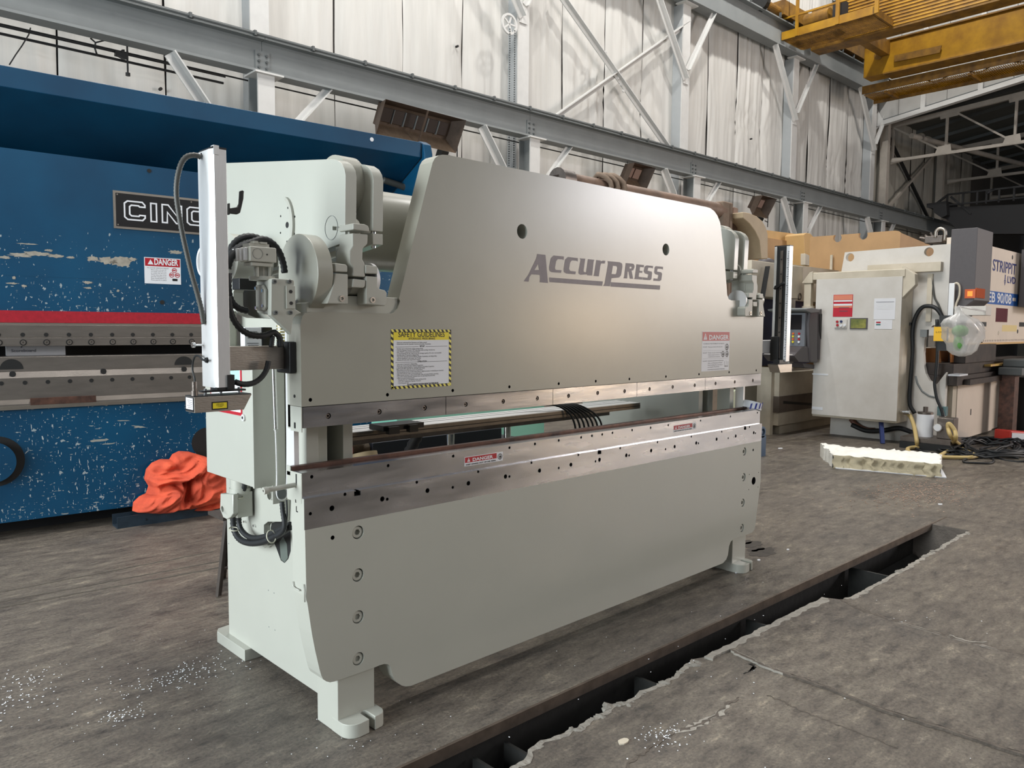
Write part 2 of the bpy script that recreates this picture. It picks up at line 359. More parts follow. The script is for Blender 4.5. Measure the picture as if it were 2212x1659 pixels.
for q in ((1128, 500), (1438.5, 539)):
    p = at(*q, Y=YR); mk('hole_shade_disc', G().cyl((p.x, YR+.0885, p.z), (p.x, YR+.092, p.z), .036, 24), bore, ram)  # black disc shuts the hole's back, standing for the dark inside
# thinner shoulders carrying the linkages
g = G().prism([(XL+.03, zl-.03), (1.838, zl-.03), (1.838, 1.712), (XL+.09, 1.712), (XL+.06, 1.69), (XL+.03, 1.68)], 'Y', YR+.010, YR+.088); mk('ram_shoulder', g, sage, PB, bevel=.003)
mk('ram_edge', G().prism([(YR+.086, 1.21), (YR+.086, 1.69), (YR+.10, 1.70), (YR+.115, 1.69), (YR+.115, 1.21)], 'X', XL+.004, XL+.03), sage, PB, bevel=.003)
# clamp bars with three screws each
cuts = [652.8, 963.5, 1195, 1376.5, 1524, 1644]
cx = [at(x, 878.7+(806.8-878.7)*(x-652.8)/991.5, Y=YR).x for x in cuts]; cx[0] = XL+.004; cx[-1] = XR-.004
bolts = [(709.5, 898.5), (819.5, 889.5), (917.5, 881), (1006, 873.5), (1087, 867), (1160.5, 860.5), (1228, 855), (1291, 849), (1349, 845), (1403, 840.5), (1453, 836), (1500.5, 832.5), (1545.5, 828.5), (1587, 825), (1626, 822)]
for i in range(5):
    g = G().box(cx[i]+.0015, cx[i+1]-.0015, YR+.001, YR+.05, 1.220, 1.2975); cb = mk('clamp_bar', g, steel, PB)
    c = G(); holes(c, bolts[3*i:3*i+3], .0108, YR+.001, .022, 20); cut(cb, c)
    for q in bolts[3*i:3*i+3]:
        p = at(*q, Y=YR); mk('clamp_screw', G().ring((p.x, YR+.004, p.z), (p.x, YR+.03, p.z), .0084, .0046, 18, hexa=True), steel_d, cb, smooth=1)
mk('punch_rail', G().box(XL+.004, XR-.004, YR+.052, YR+.11, 1.216, 1.30), steel_d, PB)
mk('end_block', G().box(XL, XL+.0035, YR+.002, YR+.085, 1.205, 1.2985), sage, PB)
mk('end_hole', G().cyl((XL-.002, YR+.05, 1.336), (XL-.0005, YR+.05, 1.336), .006, 12).box(XL-.002, XL-.0005, YR+.045, YR+.055, 1.216, 1.238), bore, PB)
# uprights guiding the ram behind the gap
gx = at(662, 950, Y=2.70).x; gy = at(636, 950, X=gx).y
for a in (gx, 2*XC-gx-.052): mk('ram_guide', G().box(a, a+.052, 2.70, gy, .93, 1.60), sage, PB, bevel=.002)
for a in (1.425, 2*XC-1.445): mk('wear_strip', G().box(a, a+.02, 2.66, 2.72, .93, 1.60), alu_w, PB)
# lettering
ink = mk
LT = {'A': [(1160, 548.2), (1178, 550), (1184, 611), (1165, 609.8), (1166, 597), (1165, 593), (1148, 592.5), (1143, 600), (1142, 608.5), (1131, 607.7), (1140, 595), (1160, 555)]}
def L5(pts): return [(1100+x/5.53, 460+y/5.53) for x, y in pts]
glyph = [
 [(332, 490), (432, 500), (463, 838), (362, 828), (368, 795), (366, 748), (358, 740), (264, 734), (240, 765), (232, 822), (172, 817), (228, 738), (318, 552), (330, 515)],
 [(530, 508), (653, 520), (650, 562), (632, 555), (580, 552), (560, 575), (545, 660), (556, 680), (625, 684), (618, 716), (505, 708), (480, 690), (476, 650), (495, 545)],
 [(700, 526), (820, 540), (818, 580), (802, 570), (748, 568), (728, 590), (714, 668), (728, 692), (797, 700), (790, 733), (680, 724), (652, 706), (650, 665), (668, 556)],
 [(842, 541), (908, 547), (905, 565), (888, 690), (895, 706), (918, 708), (940, 552), (1016, 560), (1008, 580), (990, 748), (928, 745), (930, 735), (845, 738), (826, 720), (828, 690), (852, 560)],
 [(1040, 563), (1092, 568), (1090, 578), (1120, 568), (1148, 572), (1140, 605), (1098, 604), (1088, 630), (1070, 758), (1003, 752), (1012, 740), (1036, 590)],
 [(1176, 576), (1320, 588), (1348, 605), (1352, 640), (1335, 745), (1312, 772), (1222, 780), (1200, 876), (1122, 872), (1140, 840), (1180, 610)],
 [(1392, 598), (1480, 606), (1497, 628), (1495, 655), (1480, 685), (1462, 690), (1480, 788), (1440, 786), (1425, 700), (1415, 702), (1408, 784), (1362, 780), (1372, 765)],
 [(1520, 613), (1610, 622), (1606, 650), (1562, 646), (1556, 690), (1592, 694), (1588, 716), (1552, 714), (1546, 762), (1592, 768), (1586, 796), (1492, 790), (1500, 770)],
 [(1640, 626), (1718, 634), (1715, 662), (1700, 656), (1660, 654), (1652, 690), (1700, 700), (1706, 720), (1698, 790), (1680, 804), (1590, 798), (1596, 768), (1652, 775), (1662, 735), (1620, 722), (1606, 700), (1618, 640)],
 [(1750, 636), (1838, 644), (1834, 676), (1818, 668), (1772, 666), (1766, 700), (1812, 708), (1826, 725), (1816, 800), (1796, 815), (1720, 810), (1724, 780), (1772, 788), (1782, 742), (1744, 732), (1732, 712), (1738, 650)],
 [(475, 770), (1118, 818), (1108, 872), (480, 826)], [(1214, 826), (1804, 866), (1798, 918), (1208, 880)]]
inner = {0: [(345, 610), (356, 680), (300, 682)], 5: [(1238, 632), (1280, 636), (1290, 655), (1280, 720), (1268, 732), (1222, 728)], 6: [(1440, 640), (1462, 645), (1460, 664), (1434, 664)]}
lg = G()
for i, gl in enumerate(glyph):
    if i in inner:
        from mathutils.geometry import tessellate_polygon
        A = xz(L5(gl), YR); B = xz(L5(inner[i]), YR); allp = A+B
        tri = tessellate_polygon([[Vector((p[0], p[1], 0)) for p in A], [Vector((p[0], p[1], 0)) for p in B]])
        vs = [lg.b.verts.new((p[0], YR-.0006, p[1])) for p in allp]
        for t in tri:
            try: lg.b.faces.new([vs[k] for k in t])
            except ValueError: pass
    else: lg.b.faces.new([lg.b.verts.new((p[0], YR-.0006, p[1])) for p in xz(L5(gl), YR)])
mk('lettering', lg, inkp, ram)
# labels
def rect(x0, x1, z0, z1, y, ax='Y'): return G().box(x0, x1, y, y+.0005, z0, z1) if ax == 'Y' else G().box(y, y+.0005, x0, x1, z0, z1)
def tri_mark(parent, x, z, h, y, c1, c2):
    mk('warning_triangle', G().prism([(x-h*.5, z), (x+h*.5, z), (x, z+h)], 'Y', y-.0003, y), c1, parent)
    mk('exclamation_mark', G().box(x-h*.05, x+h*.05, y-.0006, y-.0003, z+h*.28, z+h*.68).box(x-h*.05, x+h*.05, y-.0006, y-.0003, z+h*.1, z+h*.2), c2, parent)
# safety guidelines sign
a = at(844, 711.5, Y=YR); b = at(974, 832, Y=YR); x0, x1, z1, z0 = a.x, b.x, a.z, b.z-.002
W = x1-x0; Hh = z1-z0; y = YR-.0008
sign = mk('safety_sign', rect(x0, x1, z0, z1, y), blkp, PB)
bw = W*.037
g = G()
def stripe(cx0, cx1, cz0, cz1, horiz):
    L = (cx1-cx0) if horiz else (cz1-cz0); n = int(L/(bw*1.9)); s = L/n
    for i in range(n):
        t = i*s
        if horiz: g.prism([(cx0+t, cz1), (cx0+t+s*.5, cz1), (min(cx1, cx0+t+s*.5+bw*.6), cz0), (cx0+t+bw*.6, cz0)], 'Y', y-.0003, y)
        else: g.prism([(cx0, cz0+t+bw*.6), (cx1, cz0+t), (cx1, cz0+t+s*.5), (cx0, cz0+t+s*.5+bw*.6)], 'Y', y-.0003, y)
stripe(x0, x1, z1-bw*.9, z1, 1); stripe(x0, x1, z0, z0+bw*.9, 1); stripe(x0, x0+bw, z0, z1-bw, 0); stripe(x1-bw, x1, z0, z1-bw, 0)
mk('hazard_stripes', g, mat('pale_yellow_print', (238, 226, 110), .5), sign)
mk('sign_field', rect(x0+bw*1.1, x1-bw*1.1, z0+bw*1, z1-bw*1, y-.0003), white, sign)
zh = z1-Hh*.18
mk('sign_header', rect(x0+bw*1.1, x1-bw*1.1, zh, z1-bw, y-.0005), yelp, sign)
text('SAFETY GUIDELINES', .03, blkp, MY((x0+x1)/2, y-.0008, z1-Hh*.127), sign, width=W*.77, bold=.0004, align='CENTER')
text('HYDRAULIC PRESS BRAKE', .012, blkp, MY((x0+x1)/2, y-.0008, z1-Hh*.172), sign, width=W*.44, bold=.0002, align='CENTER')
rows = [("Read and understand the Operation and Safety manual", .225, .47), ("Know how to use the Operator Controls and modes of operation", .253, .54),
 ("Position ram at the bottom of the working stroke", .33, .41), ('Turn the Operator Controls "OFF" (take keys) when working in the die area', .357, .61), ('Use "INCH" mode and two hand control', .384, .35), ("To avoid splitting the die, make certain the tonnage capacity of the die is not exceeded", .411, .72), ("Provide point of operation safeguarding", .438, .34), ("Test all the Operator Control Stations, modes of operation, and safeguarding", .465, .64), ("Instruct assistants in the proper use of setup", .492, .375), ("Remove all tools under supervisory control", .519, .36),
 ("Use point of operation safeguarding", .59, .31), ("Know the setup and proper method of operation", .617, .41), ("Test all the required Operator Control Stations and modes of operation,", .644, .6), ("before each shift, each job run, and after each break", .668, .44), ("Keep hands out of die area (point of operation)", .695, .4), ("Do not position any part of your body where it might be struck or crushed by part movement", .722, .76), ("Use hand tools for small or narrow piece parts", .749, .39), ("Make certain everyone is clear of press brake, dies, and material before operating", .776, .67), ("Turn off or restore Operator Controls when not operating the press brake", .803, .61), ("When you leave the press brake:", .83, .27), ("Position the ram at the bottom of the working stroke", .857, .44), ("Turn off or restore the Operator Controls", .884, .35), ("Turn the power off", .911, .15)]
for tx, f, wd in rows:
    ind = .02 if tx[:8] in ('before e',) else 0
    text('\u2022 '+tx if not ind else '  '+tx, .0078, blkp, MY(x0+W*(.085+(.02 if f > .85 else 0)), y-.0008, z1-Hh*(f+.006)), sign, width=W*(wd+.02))
for tx, f in (('SETUP', .293), ('OPERATION', .555)):
    text(tx, .009, blkp, MY((x0+x1)/2, y-.0008, z1-Hh*(f+.007)), sign, align='CENTER', bold=.0002)
    k = .06 if tx == 'SETUP' else .085
    mk('rule', G().box(x0+W*.07, (x0+x1)/2-W*k, y-.0008, y-.0005, z1-Hh*f-.0006, z1-Hh*f+.0006).box((x0+x1)/2+W*k, x1-W*.07, y-.0008, y-.0005, z1-Hh*f-.0006, z1-Hh*f+.0006), blkp, sign)
text('DO NOT REMOVE THIS SIGN FROM THIS PRESS BRAKE', .008, blkp, MY((x0+x1)/2+.005, y-.0008, z0+Hh*.052), sign, width=W*.52, bold=.0003, align='CENTER')
# tall danger label
a = at(1517, 716, Y=YR); b = at(1574, 799, Y=YR); x0, x1, z1, z0 = a.x, b.x, a.z, b.z; W = x1-x0; Hh = z1-z0
dl = mk('danger_label', rect(x0, x1, z0, z1, YR-.0008), white, PB)
mk('label_header', rect(x0+.003, x1-.003, z1-Hh*.235, z1-.003, YR-.0012), redp, dl)
text('DANGER', .04, white, MY(x0+W*.24, YR-.0016, z1-Hh*.205), dl, width=W*.72, bold=.0012)
tri_mark(dl, x0+W*.11, z1-Hh*.205, Hh*.165, YR-.0013, white, redp)
for tx, xf, f, wd in (('TO REDUCE THE POSSIBILITY OF INJURY...', .04, .31, .78), ('DO NOT', .04, .39, .14), ('Place your hands in the die area.', .22, .39, .52), ('DO NOT', .04, .54, .14), ('Position any part of your body', .22, .54, .48), ('where it may be struck or', .22, .59, .42), ('crushed by part movement.', .22, .64, .44), ('ALWAYS', .04, .745, .15), ('Read and understand the Operation', .22, .745, .57), ('Safety, and Maintenance Manual', .22, .8, .52), ('before installing dies, operating, or', .22, .85, .55), ('servicing the Press Brake.', .22, .9, .42), ('DO NOT REMOVE THIS SIGN FROM THIS PRESS BRAKE', .22, .965, .62)):
    text(tx, .009, greyp, MY(x0+W*xf, YR-.0012, z1-Hh*(f+.01)), dl, width=W*wd)
mk('rule', G().box(x0+W*.04, x1-W*.04, YR-.0012, YR-.0008, z1-Hh*.485, z1-Hh*.482).box(x0+W*.04, x1-W*.04, YR-.0012, YR-.0008, z1-Hh*.685, z1-Hh*.682), greyp, dl)
def roundel(par, x, z, r, Y, s=1):
    mk('pictogram', G().ring((x, Y-.0008, z), (x, Y-.0004, z), r, r*.84, 20).prism([(x-r*.5, z-r*.1), (x-r*.1, z+r*.3), (x+r*.55, z+r*.2), (x+r*.5, z-r*.45), (x-r*.2, z-r*.4)], 'Y', Y-.0008, Y-.0004).box(x-r*.1, x+r*.1, Y-.0008, Y-.0004, z+r*.35, z+r*.8).box(x-r*.2, x+r*.2, Y-.0008, Y-.0004, z-r*.8, z-r*.55), blkp, par)
roundel(dl, x0+W*.9, z1-Hh*.4, W*.065, YR-.0008); roundel(dl, x0+W*.76, z1-Hh*.58, W*.06, YR-.0008); roundel(dl, x0+W*.91, z1-Hh*.58, W*.06, YR-.0008)
mk('pictogram', G().box(x0+W*.83, x0+W*.895, YR-.0012, YR-.0008, z1-Hh*.89, z1-Hh*.885).box(x0+W*.83, x0+W*.835, YR-.0012, YR-.0008, z1-Hh*.89, z1-Hh*.77).box(x0+W*.895, x0+W*.9, YR-.0012, YR-.0008, z1-Hh*.89, z1-Hh*.76).box(x0+W*.96, x0+W*.965, YR-.0012, YR-.0008, z1-Hh*.89, z1-Hh*.77).box(x0+W*.83, x0+W*.965, YR-.0012, YR-.0008, z1-Hh*.905, z1-Hh*.89), blkp, dl)
# two long danger labels on the rail
for q0, q1 in (((1003.5, 985), (1086, 994)), ((1455, 920), (1503, 927))):
    Y = YB+.016; a = at(q0[0], q0[1], Y=Y); b = at(q1[0], q1[1], Y=Y); x0 = a.x; x1 = b.x; W = x1-x0; zc_ = (zb1+zb2)/2-.002 if q0[0] < 1100 else (zb1+zb2)/2+.004
    hh = .0215; z0, z1 = zc_-hh, zc_+hh*.9; Hh = z1-z0
    d = mk('danger_label', rect(x0, x1, z0, z1, Y-.0006), white, PB)
    mk('label_header', rect(x0+.002, x0+W*.83, z0+Hh*.36, z1-.002, Y-.001), redp, d)
    text('DANGER', .02, white, MY(x0+W*.2, Y-.0014, z0+Hh*.45), d, width=W*.53, bold=.0006)
    tri_mark(d, x0+W*.1, z0+Hh*.45, Hh*.42, Y-.0011, white, redp)
    text('KEEP HANDS OUT OF DIE AREA', .008, blkp, MY(x0+W*.03, Y-.0014, z0+Hh*.08), d, width=W*.78, bold=.0003)
    roundel(d, x0+W*.92, z0+Hh*.5, Hh*.34, Y-.0008)
# weld scars on the frame side
# ---------------------------------------------------------------- linkages at both ends of the press
def lk(pts, mx, Y=2.50):
    P = xz(pts, Y); return P if not mx else [(2*XC-x, z) for x, z in P]
for mx in (0, 1):
    X_ = (lambda x: x) if not mx else (lambda x: 2*XC-x)
    cap = mk('link_cap', G().prism(lk([(763, 482), (788, 484), (796, 488), (798, 494), (798, 501), (763, 496)], mx), 'Y', 2.50, 2.60), castp, PB, bevel=.004)
    lnk = mk('link', G().prism(lk([(763, 503), (797, 506), (796, 527), (786, 537), (785, 560), (790, 569), (791, 599), (764, 597), (763, 577), (757, 566), (757, 541), (763, 530)], mx), 'Y', 2.505, 2.60), castp, PB, bevel=.005)
    lc = mk('link_cap', G().prism(lk([(763, 602), (790, 605), (789, 619), (785, 622), (761, 621)], mx), 'Y', 2.50, 2.60), castp, PB, bevel=.004)
    a = at(775, 600, Y=2.55)
    mk('link_eye', G().cyl((X_(a.x-.03), 2.60, 1.775), (X_(a.x+.03), 2.60, 1.775), .062, 28), castp, PB, smooth=1)
    mk('link_eye', G().cyl((X_(a.x-.03), 2.625, 1.97), (X_(a.x+.03), 2.625, 1.97), .045, 28), castp, PB, smooth=1)
    mk('link_web', G().box(*sorted((X_(a.x-.035), X_(a.x-.005))), 2.56, 2.66, 1.8, 1.96), castp, PB, bevel=.004)
    for pts in ([(724, 568), (748, 571), (751, 575), (751, 588), (724, 587)], [(790, 572), (815, 575), (816, 580), (816, 592), (790, 591)]):
        mk('bearing_cap', G().prism(lk(pts, mx), 'Y', 2.50, 2.60), castp, PB, bevel=.004)
    for pts, bq in (([(724, 590), (752, 592), (752, 657), (706, 656), (712, 640), (720, 615)], (738, 645)), ([(791, 596), (816, 598), (816, 618), (820, 624), (832, 627), (836, 632), (836, 655), (832, 661), (791, 657)], (804.5, 648))):
        bl = mk('bearing_block', G().prism(lk(pts, mx), 'Y', 2.50, 2.565), castp, PB, bevel=.004)
        q = at(*bq, Y=2.50); x = X_(q.x); mk('socket_screw', G().ring((x, 2.496, q.z), (x, 2.52, q.z), .0115, .0065, 18, hexa=True), steel_b, bl, smooth=1)
    # lower jaws clamped under the frame plates
    for fx0, fx1 in ((XF, XF+.05), (XF+.125, XF+.172)):
        a_, b_ = sorted((X_(fx0+.001), X_(fx1-.001))); z1 = lowb[0][1]; z0 = lowb[1][1]
        mk('jaw_bolt', G().cyl(((a_+b_)/2, yf+.03, lowb[2][1]-.012), ((a_+b_)/2, yf+.03, up[2][1]+.003), .010, 12), chrome, PB, smooth=1)
    # half-round guard disc
    x0 = X_(1.44); x1 = X_(1.502)
    if mx: x0 = X_(1.475); x1 = X_(1.502)
    cy, cz, R = 2.645, 1.788, .150 if not mx else .05
    if mx: cy = 2.56; cz = 1.785
    T0 = math.asin(min(1, (.126 if not mx else .05)/R)) if not mx else math.pi/2
    pts = [(cy+R*math.cos(t), cz+R*math.sin(t)) for t in [(-T0+(math.pi+2*T0)*i/48) for i in range(49)]]
    mk('pulley_guard', G().prism(pts, 'X', *sorted((x0, x1))), sage_ram, PB, bevel=.003)
    mk('pulley', G().cyl((X_(1.702), 2.575, 1.775), (X_(1.716), 2.575, 1.775), .068, 30), alu_w, PB, smooth=1)
# thin grey outline of the round pin cover on the frame face
p = at(716, 491, X=XF); mk('pin_cover', G().ring((XF-.002, p.y, p.z-.002), (XF, p.y, p.z-.002), .047, .0455, 36), gsteel, PB)
# crescent bracket and tapped holes on the frame face
g = G(); c0 = at(618, 487, X=XF)
A = [(c0.y-.075*math.cos(t), c0.z+.118*math.sin(t)) for t in [(-.5+1.9*i/14) for i in range(15)]]; B = [(c0.y-.055*math.cos(t), c0.z+.105*math.sin(t)) for t in [(-.5+1.9*i/14) for i in range(15)]]
mk('crescent_bracket', g.prism(A+B[::-1], 'X', XF-.012, XF), castp, PB, bevel=.002)
for q, r in (((620.5, 486), .013), ((606.5, 467), .0045), ((606, 503), .0045), ((637, 468), .006), ((636, 505), .006), ((622, 449), .005), ((620, 522), .006)):
    p = at(*q, X=XF); mk('tapped_hole', G().cyl((XF-.001, p.y, p.z), (XF+.002, p.y, p.z), min(r, .0045) if r < .01 else r, 14), bore, PB)
# teardrop opening, round cover plate, small bolts on the lower frame
td = mk('side_opening', G().prism(yz([(585, 1140), (588, 1130), (596, 1127), (626, 1128), (628, 1150), (628, 1190), (623, 1207), (615, 1216), (607, 1210), (598, 1185), (587, 1160)], XF), 'X', XF-.0012, XF+.001), bore, PB)
mk('opening_wall', G().prism(yz([(604, 1170), (612, 1160), (620, 1175), (622, 1205), (615, 1215), (607, 1208)], XF-.0015), 'X', XF-.0022, XF-.0013), mat('shaded_sage', (92, 100, 94), .5), td)  # darker sage patch stands for the shaded inner wall of the opening
mk('round_cover', G().prism(yz([(556, 1046), (549, 1065), (546, 1090), (549, 1118), (557, 1145), (570, 1166), (583, 1182), (592, 1176), (583, 1150), (583, 1132), (592, 1125), (626, 1125), (629, 1046)], XF), 'X', XF-.03, XF-.0015), sage, PB, bevel=.003)
for q, X in (((531, 1126), XF), ((552, 1135), XF-.03), ((571, 1053), XF-.03)):
    p = at(*q, X=X); mk('cover_bolt', G().cyl((X-.012, p.y, p.z), (X, p.y, p.z), .006, 10), chrome if q[0] < 560 else bore, PB, smooth=1)
for q in ((494, 1174), (542, 1175), (580, 1275), (592, 1281), (581, 1354), (594, 1361)):
    p = at(*q, X=XF); mk('plugged_hole', G().cyl((XF-.001, p.y, p.z), (XF+.001, p.y, p.z), .003, 8), gsteel, PB)
# lifting lug
g = G().prism(yz([(476, 1066), (503, 1068), (503, 1110), (497, 1118), (490, 1122), (482, 1118), (475, 1100)], 1.46), 'X', 1.46, 1.485)
lug = mk('lifting_lug', g, sage, PB, bevel=.003)
p = at(480, 1100, X=1.46); cut(lug, G().cyl((1.44, p.y, p.z), (1.5, p.y, p.z), .014, 20), sage)
q = at(489, 1068, X=1.46); mk('lug_block', G().box(1.486, 1.56, q.y-.05, q.y+.02, q.z-.105, q.z+.01), sage, PB, bevel=.003)
mk('lug_barrel', G().cyl((1.52, q.y-.01, q.z), (1.52, q.y-.01, q.z+.12), .043, 24).cyl((1.52, q.y-.01, q.z), (1.52, q.y-.01, q.z+.025), .047, 24), sage, PB, smooth=1)
# control box on the frame side with red bordered label
XB = 1.45; bl = at(447, 1017.5, X=XB); br = at(549.5, 1054, X=XB); zt = 1.50; cy0, cy1 = br.y, bl.y; z0 = br.z
cab = mk('electric_box', G().box(XB, XF, cy0+.014, cy1, z0, zt), sage, PB, bevel=.003)
mk('box_door', G().box(XB-.001, XF-.006, cy0, cy0+.012, z0-.004, zt-.003), sage, cab, bevel=.002)
r0 = at(524, 899, X=XB); r1 = at(484, 884, X=XB)
g = G().box(XB-.0012, XB, r0.y, r1.y+.14, r0.z, 1.46); lb = mk('red_border_label', g, redp, cab)
mk('label_field', G().box(XB-.0018, XB-.001, r0.y+.014, r1.y+.13, r0.z+.014, 1.45), white, lb)
mk('teal_field', G().box(XB-.0022, XB-.0016, r0.y+.02, r1.y+.10, 1.34, 1.445), mat('teal_print', (170, 214, 204), .5), lb)
text('PRESS CODES', .02, greyp, MX(XB-.0025, r0.y+.10, 1.42), lb, width=.07)
p = at(527.5, 902, X=XB); mk('latch', G().cyl((XB-.008, p.y, p.z), (XB, p.y, p.z), .015, 20), alu_w, cab, smooth=1); mk('latch_slot', G().cyl((XB-.0095, p.y, p.z), (XB-.007, p.y, p.z), .006, 12), bore, cab)
# readout, valve and spring just above the box
a = at(528, 707, Y=2.98); b = at(566, 752, Y=2.98); rd = mk('readout_unit', G().box(a.x, b.x, 2.98, 3.02, b.z-.03, a.z), white, PB, bevel=.003)
mk('readout_window', G().box(a.x+.012, b.x-.02, 2.9785, 2.98, a.z-.045, a.z-.016), gsteel, rd)
for k in range(4): mk('print_line', G().box(a.x+.01+.004*(k % 2), b.x-.015, 2.9785, 2.98, a.z-.066-.008*k, a.z-.0635-.008*k), greyp, rd)
a = at(567, 707, Y=3.0); b = at(589, 752, Y=3.0); mk('valve_body', G().box(a.x, b.x, 3.0, 3.05, b.z-.03, a.z), black, PB, bevel=.003)
a = at(608, 703, Y=2.96); g = G()
for k in range(9): g.ring((a.x, 2.96, a.z-.012*k), (a.x, 2.96, a.z-.012*k-.006), .021, .012, 20)
mk('brass_fitting', g, mat('brass', (190, 176, 120), .3, .9), PB, smooth=1)
# return spring and chain
sp = [at(591, 790, Y=2.98), at(596, 926, Y=2.98)]
d = sp[1]-sp[0]; n = 60
mk('return_spring', G().tube([sp[0]+d*(i/(n*8))+Vector((.0085*math.cos(i*math.pi/4), .0085*math.sin(i*math.pi/4), 0)) for i in range(n*8+1)], .0019, 5), chrome, PB, smooth=3)
p = sp[1]; mk('spring_hook', G().tube([p+Vector((.008*math.cos(t), 0, -.006-.009*math.sin(t))) for t in [i*math.pi/6 for i in range(13)]], .0015, 5), chrome, PB, smooth=3)
ch = [(595, 930), (597, 980), (598, 1030), (597.5, 1058), (599, 1071), (603, 1078), (610, 1080), (617, 1075), (619, 1065), (619.5, 1040), (620, 980), (620, 920), (620, 850)]
cp = spline([at(a, b, Y=2.975) for a, b in ch], 22); g = G()
for i in range(0, len(cp), 1): g.ball(cp[i], .0036, 6)
o = mk('bead_chain', g, alu_w, PB, smooth=3); o['kind'] = 'stuff'
a = at(588, 1049, Y=2.99); b = at(619, 1084, Y=2.99); mk('sprocket_bracket', G().box(a.x, b.x, 2.985, 2.99, b.z, a.z), castp, PB)
p = at(609, 1067, Y=2.97); mk('sprocket', G().cyl((p.x, 2.97, p.z), (p.x, 2.985, p.z), .021, 24), gsteel2, PB, smooth=1)
p = at(586, 1069, X=1.57); mk('shaft_end', G().cyl((1.56, p.y, p.z), (1.6, p.y, p.z), .020, 20), chrome, PB, smooth=1)
# corrugated hoses
def hose(name, pts, r, mt, par, X=None, Y=None, n=14, rib=.16, off=(0, 0, 0), k=8):
    P = [at(a, b, X=X, Y=Y)+Vector(off) for a, b in pts]; P = spline(P, 10)
    L = sum((b-a).length for a, b in zip(P, P[1:])); m = max(12, int(L/(r*.55))); Q = []; acc = 0; j = 0
    for i in range(m):                       # even spacing so the ribs are regular
        s = L*i/(m-1)
        while j < len(P)-2 and acc+(P[j+1]-P[j]).length < s: acc += (P[j+1]-P[j]).length; j += 1
        sg = (P[j+1]-P[j]).length or 1; Q.append(P[j]+(P[j+1]-P[j])*min(1, (s-acc)/sg))
    return mk(name, G().tube(Q, r, k, rib=rib), mt, par, smooth=3)
hose('grey_conduit_hose', [(433, 339), (420, 335), (403, 339), (391, 355), (383, 385), (381, 420), (386, 460), (394, 505), (404, 550), (415, 595), (425, 630), (434, 665), (440, 700)], .0098, greyhose, PB, Y=2.64)
for i, pts in enumerate((
    [(492, 560), (500, 535), (515, 518), (535, 511), (556, 514), (572, 522)],
    [(492, 565), (504, 544), (524, 530), (548, 524), (566, 524), (585, 535)],
    [(492, 580), (500, 556), (520, 536), (548, 522), (570, 517), (590, 527), (604, 546), (612, 570), (615, 590)])):
    hose('corrugated_hose', pts, .0135, blackrub, PB, Y=2.70-.02*i)
hose('corrugated_hose', [(494, 590), (494, 625), (500, 650), (514, 665), (535, 672)], .0125, blackrub, PB, Y=2.62)
hose('corrugated_hose', [(494, 640), (498, 672), (508, 696), (524, 714), (545, 724), (570, 725), (592, 718), (604, 730), (606, 750)], .012, blackrub, PB, Y=2.60)
hose('corrugated_hose', [(589, 725), (586, 750)], .010, blackrub, PB, Y=2.6)
hose('corrugated_hose', [(580, 780), (575, 800), (562, 818), (545, 828), (525, 830), (508, 825)], .0105, blackrub, PB, Y=2.6, rib=.06)
for dx, dy, r in ((0, 0, .0155), (12, -5, .013)):
    hose('corrugated_hose', [(518+dx, 1040), (512+dx, 1070+dy*0), (506+dx, 1100), (504+dx, 1130+dy), (508+dx, 1150+dy*1.5), (520+dx, 1166+dy*2), (540+dx*.6, 1173+dy*2.2), (565+dx*.3, 1171+dy*2.2), (590, 1161+dy*2), (610, 1149+dy*1.5), (627, 1138+dy)], r, blackrub, PB, X=1.52)
hose('corrugated_hose', [(609, 1084), (611, 1105), (614, 1125), (614, 1142), (606, 1153), (596, 1158)], .0115, blackrub, PB, X=1.49)
hose('black_cable', [(619, 1080), (620, 1110), (617, 1140)], .004, blackrub, PB, X=1.5, rib=0)
for q, v in (((518, 1071), (1, .25)), ((510, 1142), (1, .1)), ((591, 1158), (.35, 1))):
    p = at(*q, X=1.505); L_ = .055
    mk('cable_tie', G().tube([p+Vector((.02*math.cos(t)-.01, -math.copysign(1, 1)*L_*.5*v[0]*math.sin(t), -L_*.45*v[1]*math.sin(t))) for t in [i*math.pi/8 for i in range(17)]], .0028, 5), mat('tie_plastic', (190, 188, 170), .5) if 'tie_plastic' not in MATS else MATS['tie_plastic'], PB, smooth=3)
# gearbox with cover and coupling
P1 = xz([(586, 603), (590, 601), (633, 604), (636, 607), (637, 667), (652, 676), (640, 680), (633, 690), (629, 723), (585, 681)], 2.52)
dsage = mat('cast_sage_paint', (172, 174, 164), .4, var=.03, vscale=9)
gb = mk('gearbox_plate', G().prism(P1, 'Y', 2.52, 2.545), dsage, PB, bevel=.003)
a = at(586, 603, Y=2.545); b = at(586, 682, Y=2.545)
mk('gearbox', G().prism([(2.546, a.z), (2.66, a.z), (2.66, b.z+.01), (2.546, b.z)], 'X', a.x-.002, a.x+.09), dsage, PB, bevel=.008, seg=3)
cvp = [(x, z) for x, z in ((2.565, b.z+.03), (2.578, b.z+.018), (2.64, b.z+.018), (2.64, a.z-.018), (2.585, a.z-.018), (2.565, a.z-.038))]
gc = mk('gearbox_cover', G().prism(cvp, 'X', a.x-.014, a.x-.003), castp, PB, bevel=.004)
for yy, zz in ((2.578, a.z-.04), (2.63, a.z-.03), (2.578, b.z+.035), (2.63, b.z+.028)): mk('cover_bolt', G().cyl((a.x-.02, yy, zz), (a.x-.013, yy, zz), .006, 10), chrome, gc, smooth=1)
for q in ((592.5, 608.5), (625, 608.5), (595, 675.5), (627, 675.5)): p = at(*q, Y=2.52); mk('socket_screw', G().ring((p.x, 2.515, p.z), (p.x, 2.53, p.z), .0075, .0038, 16, hexa=True), gsteel2, gb, smooth=1)
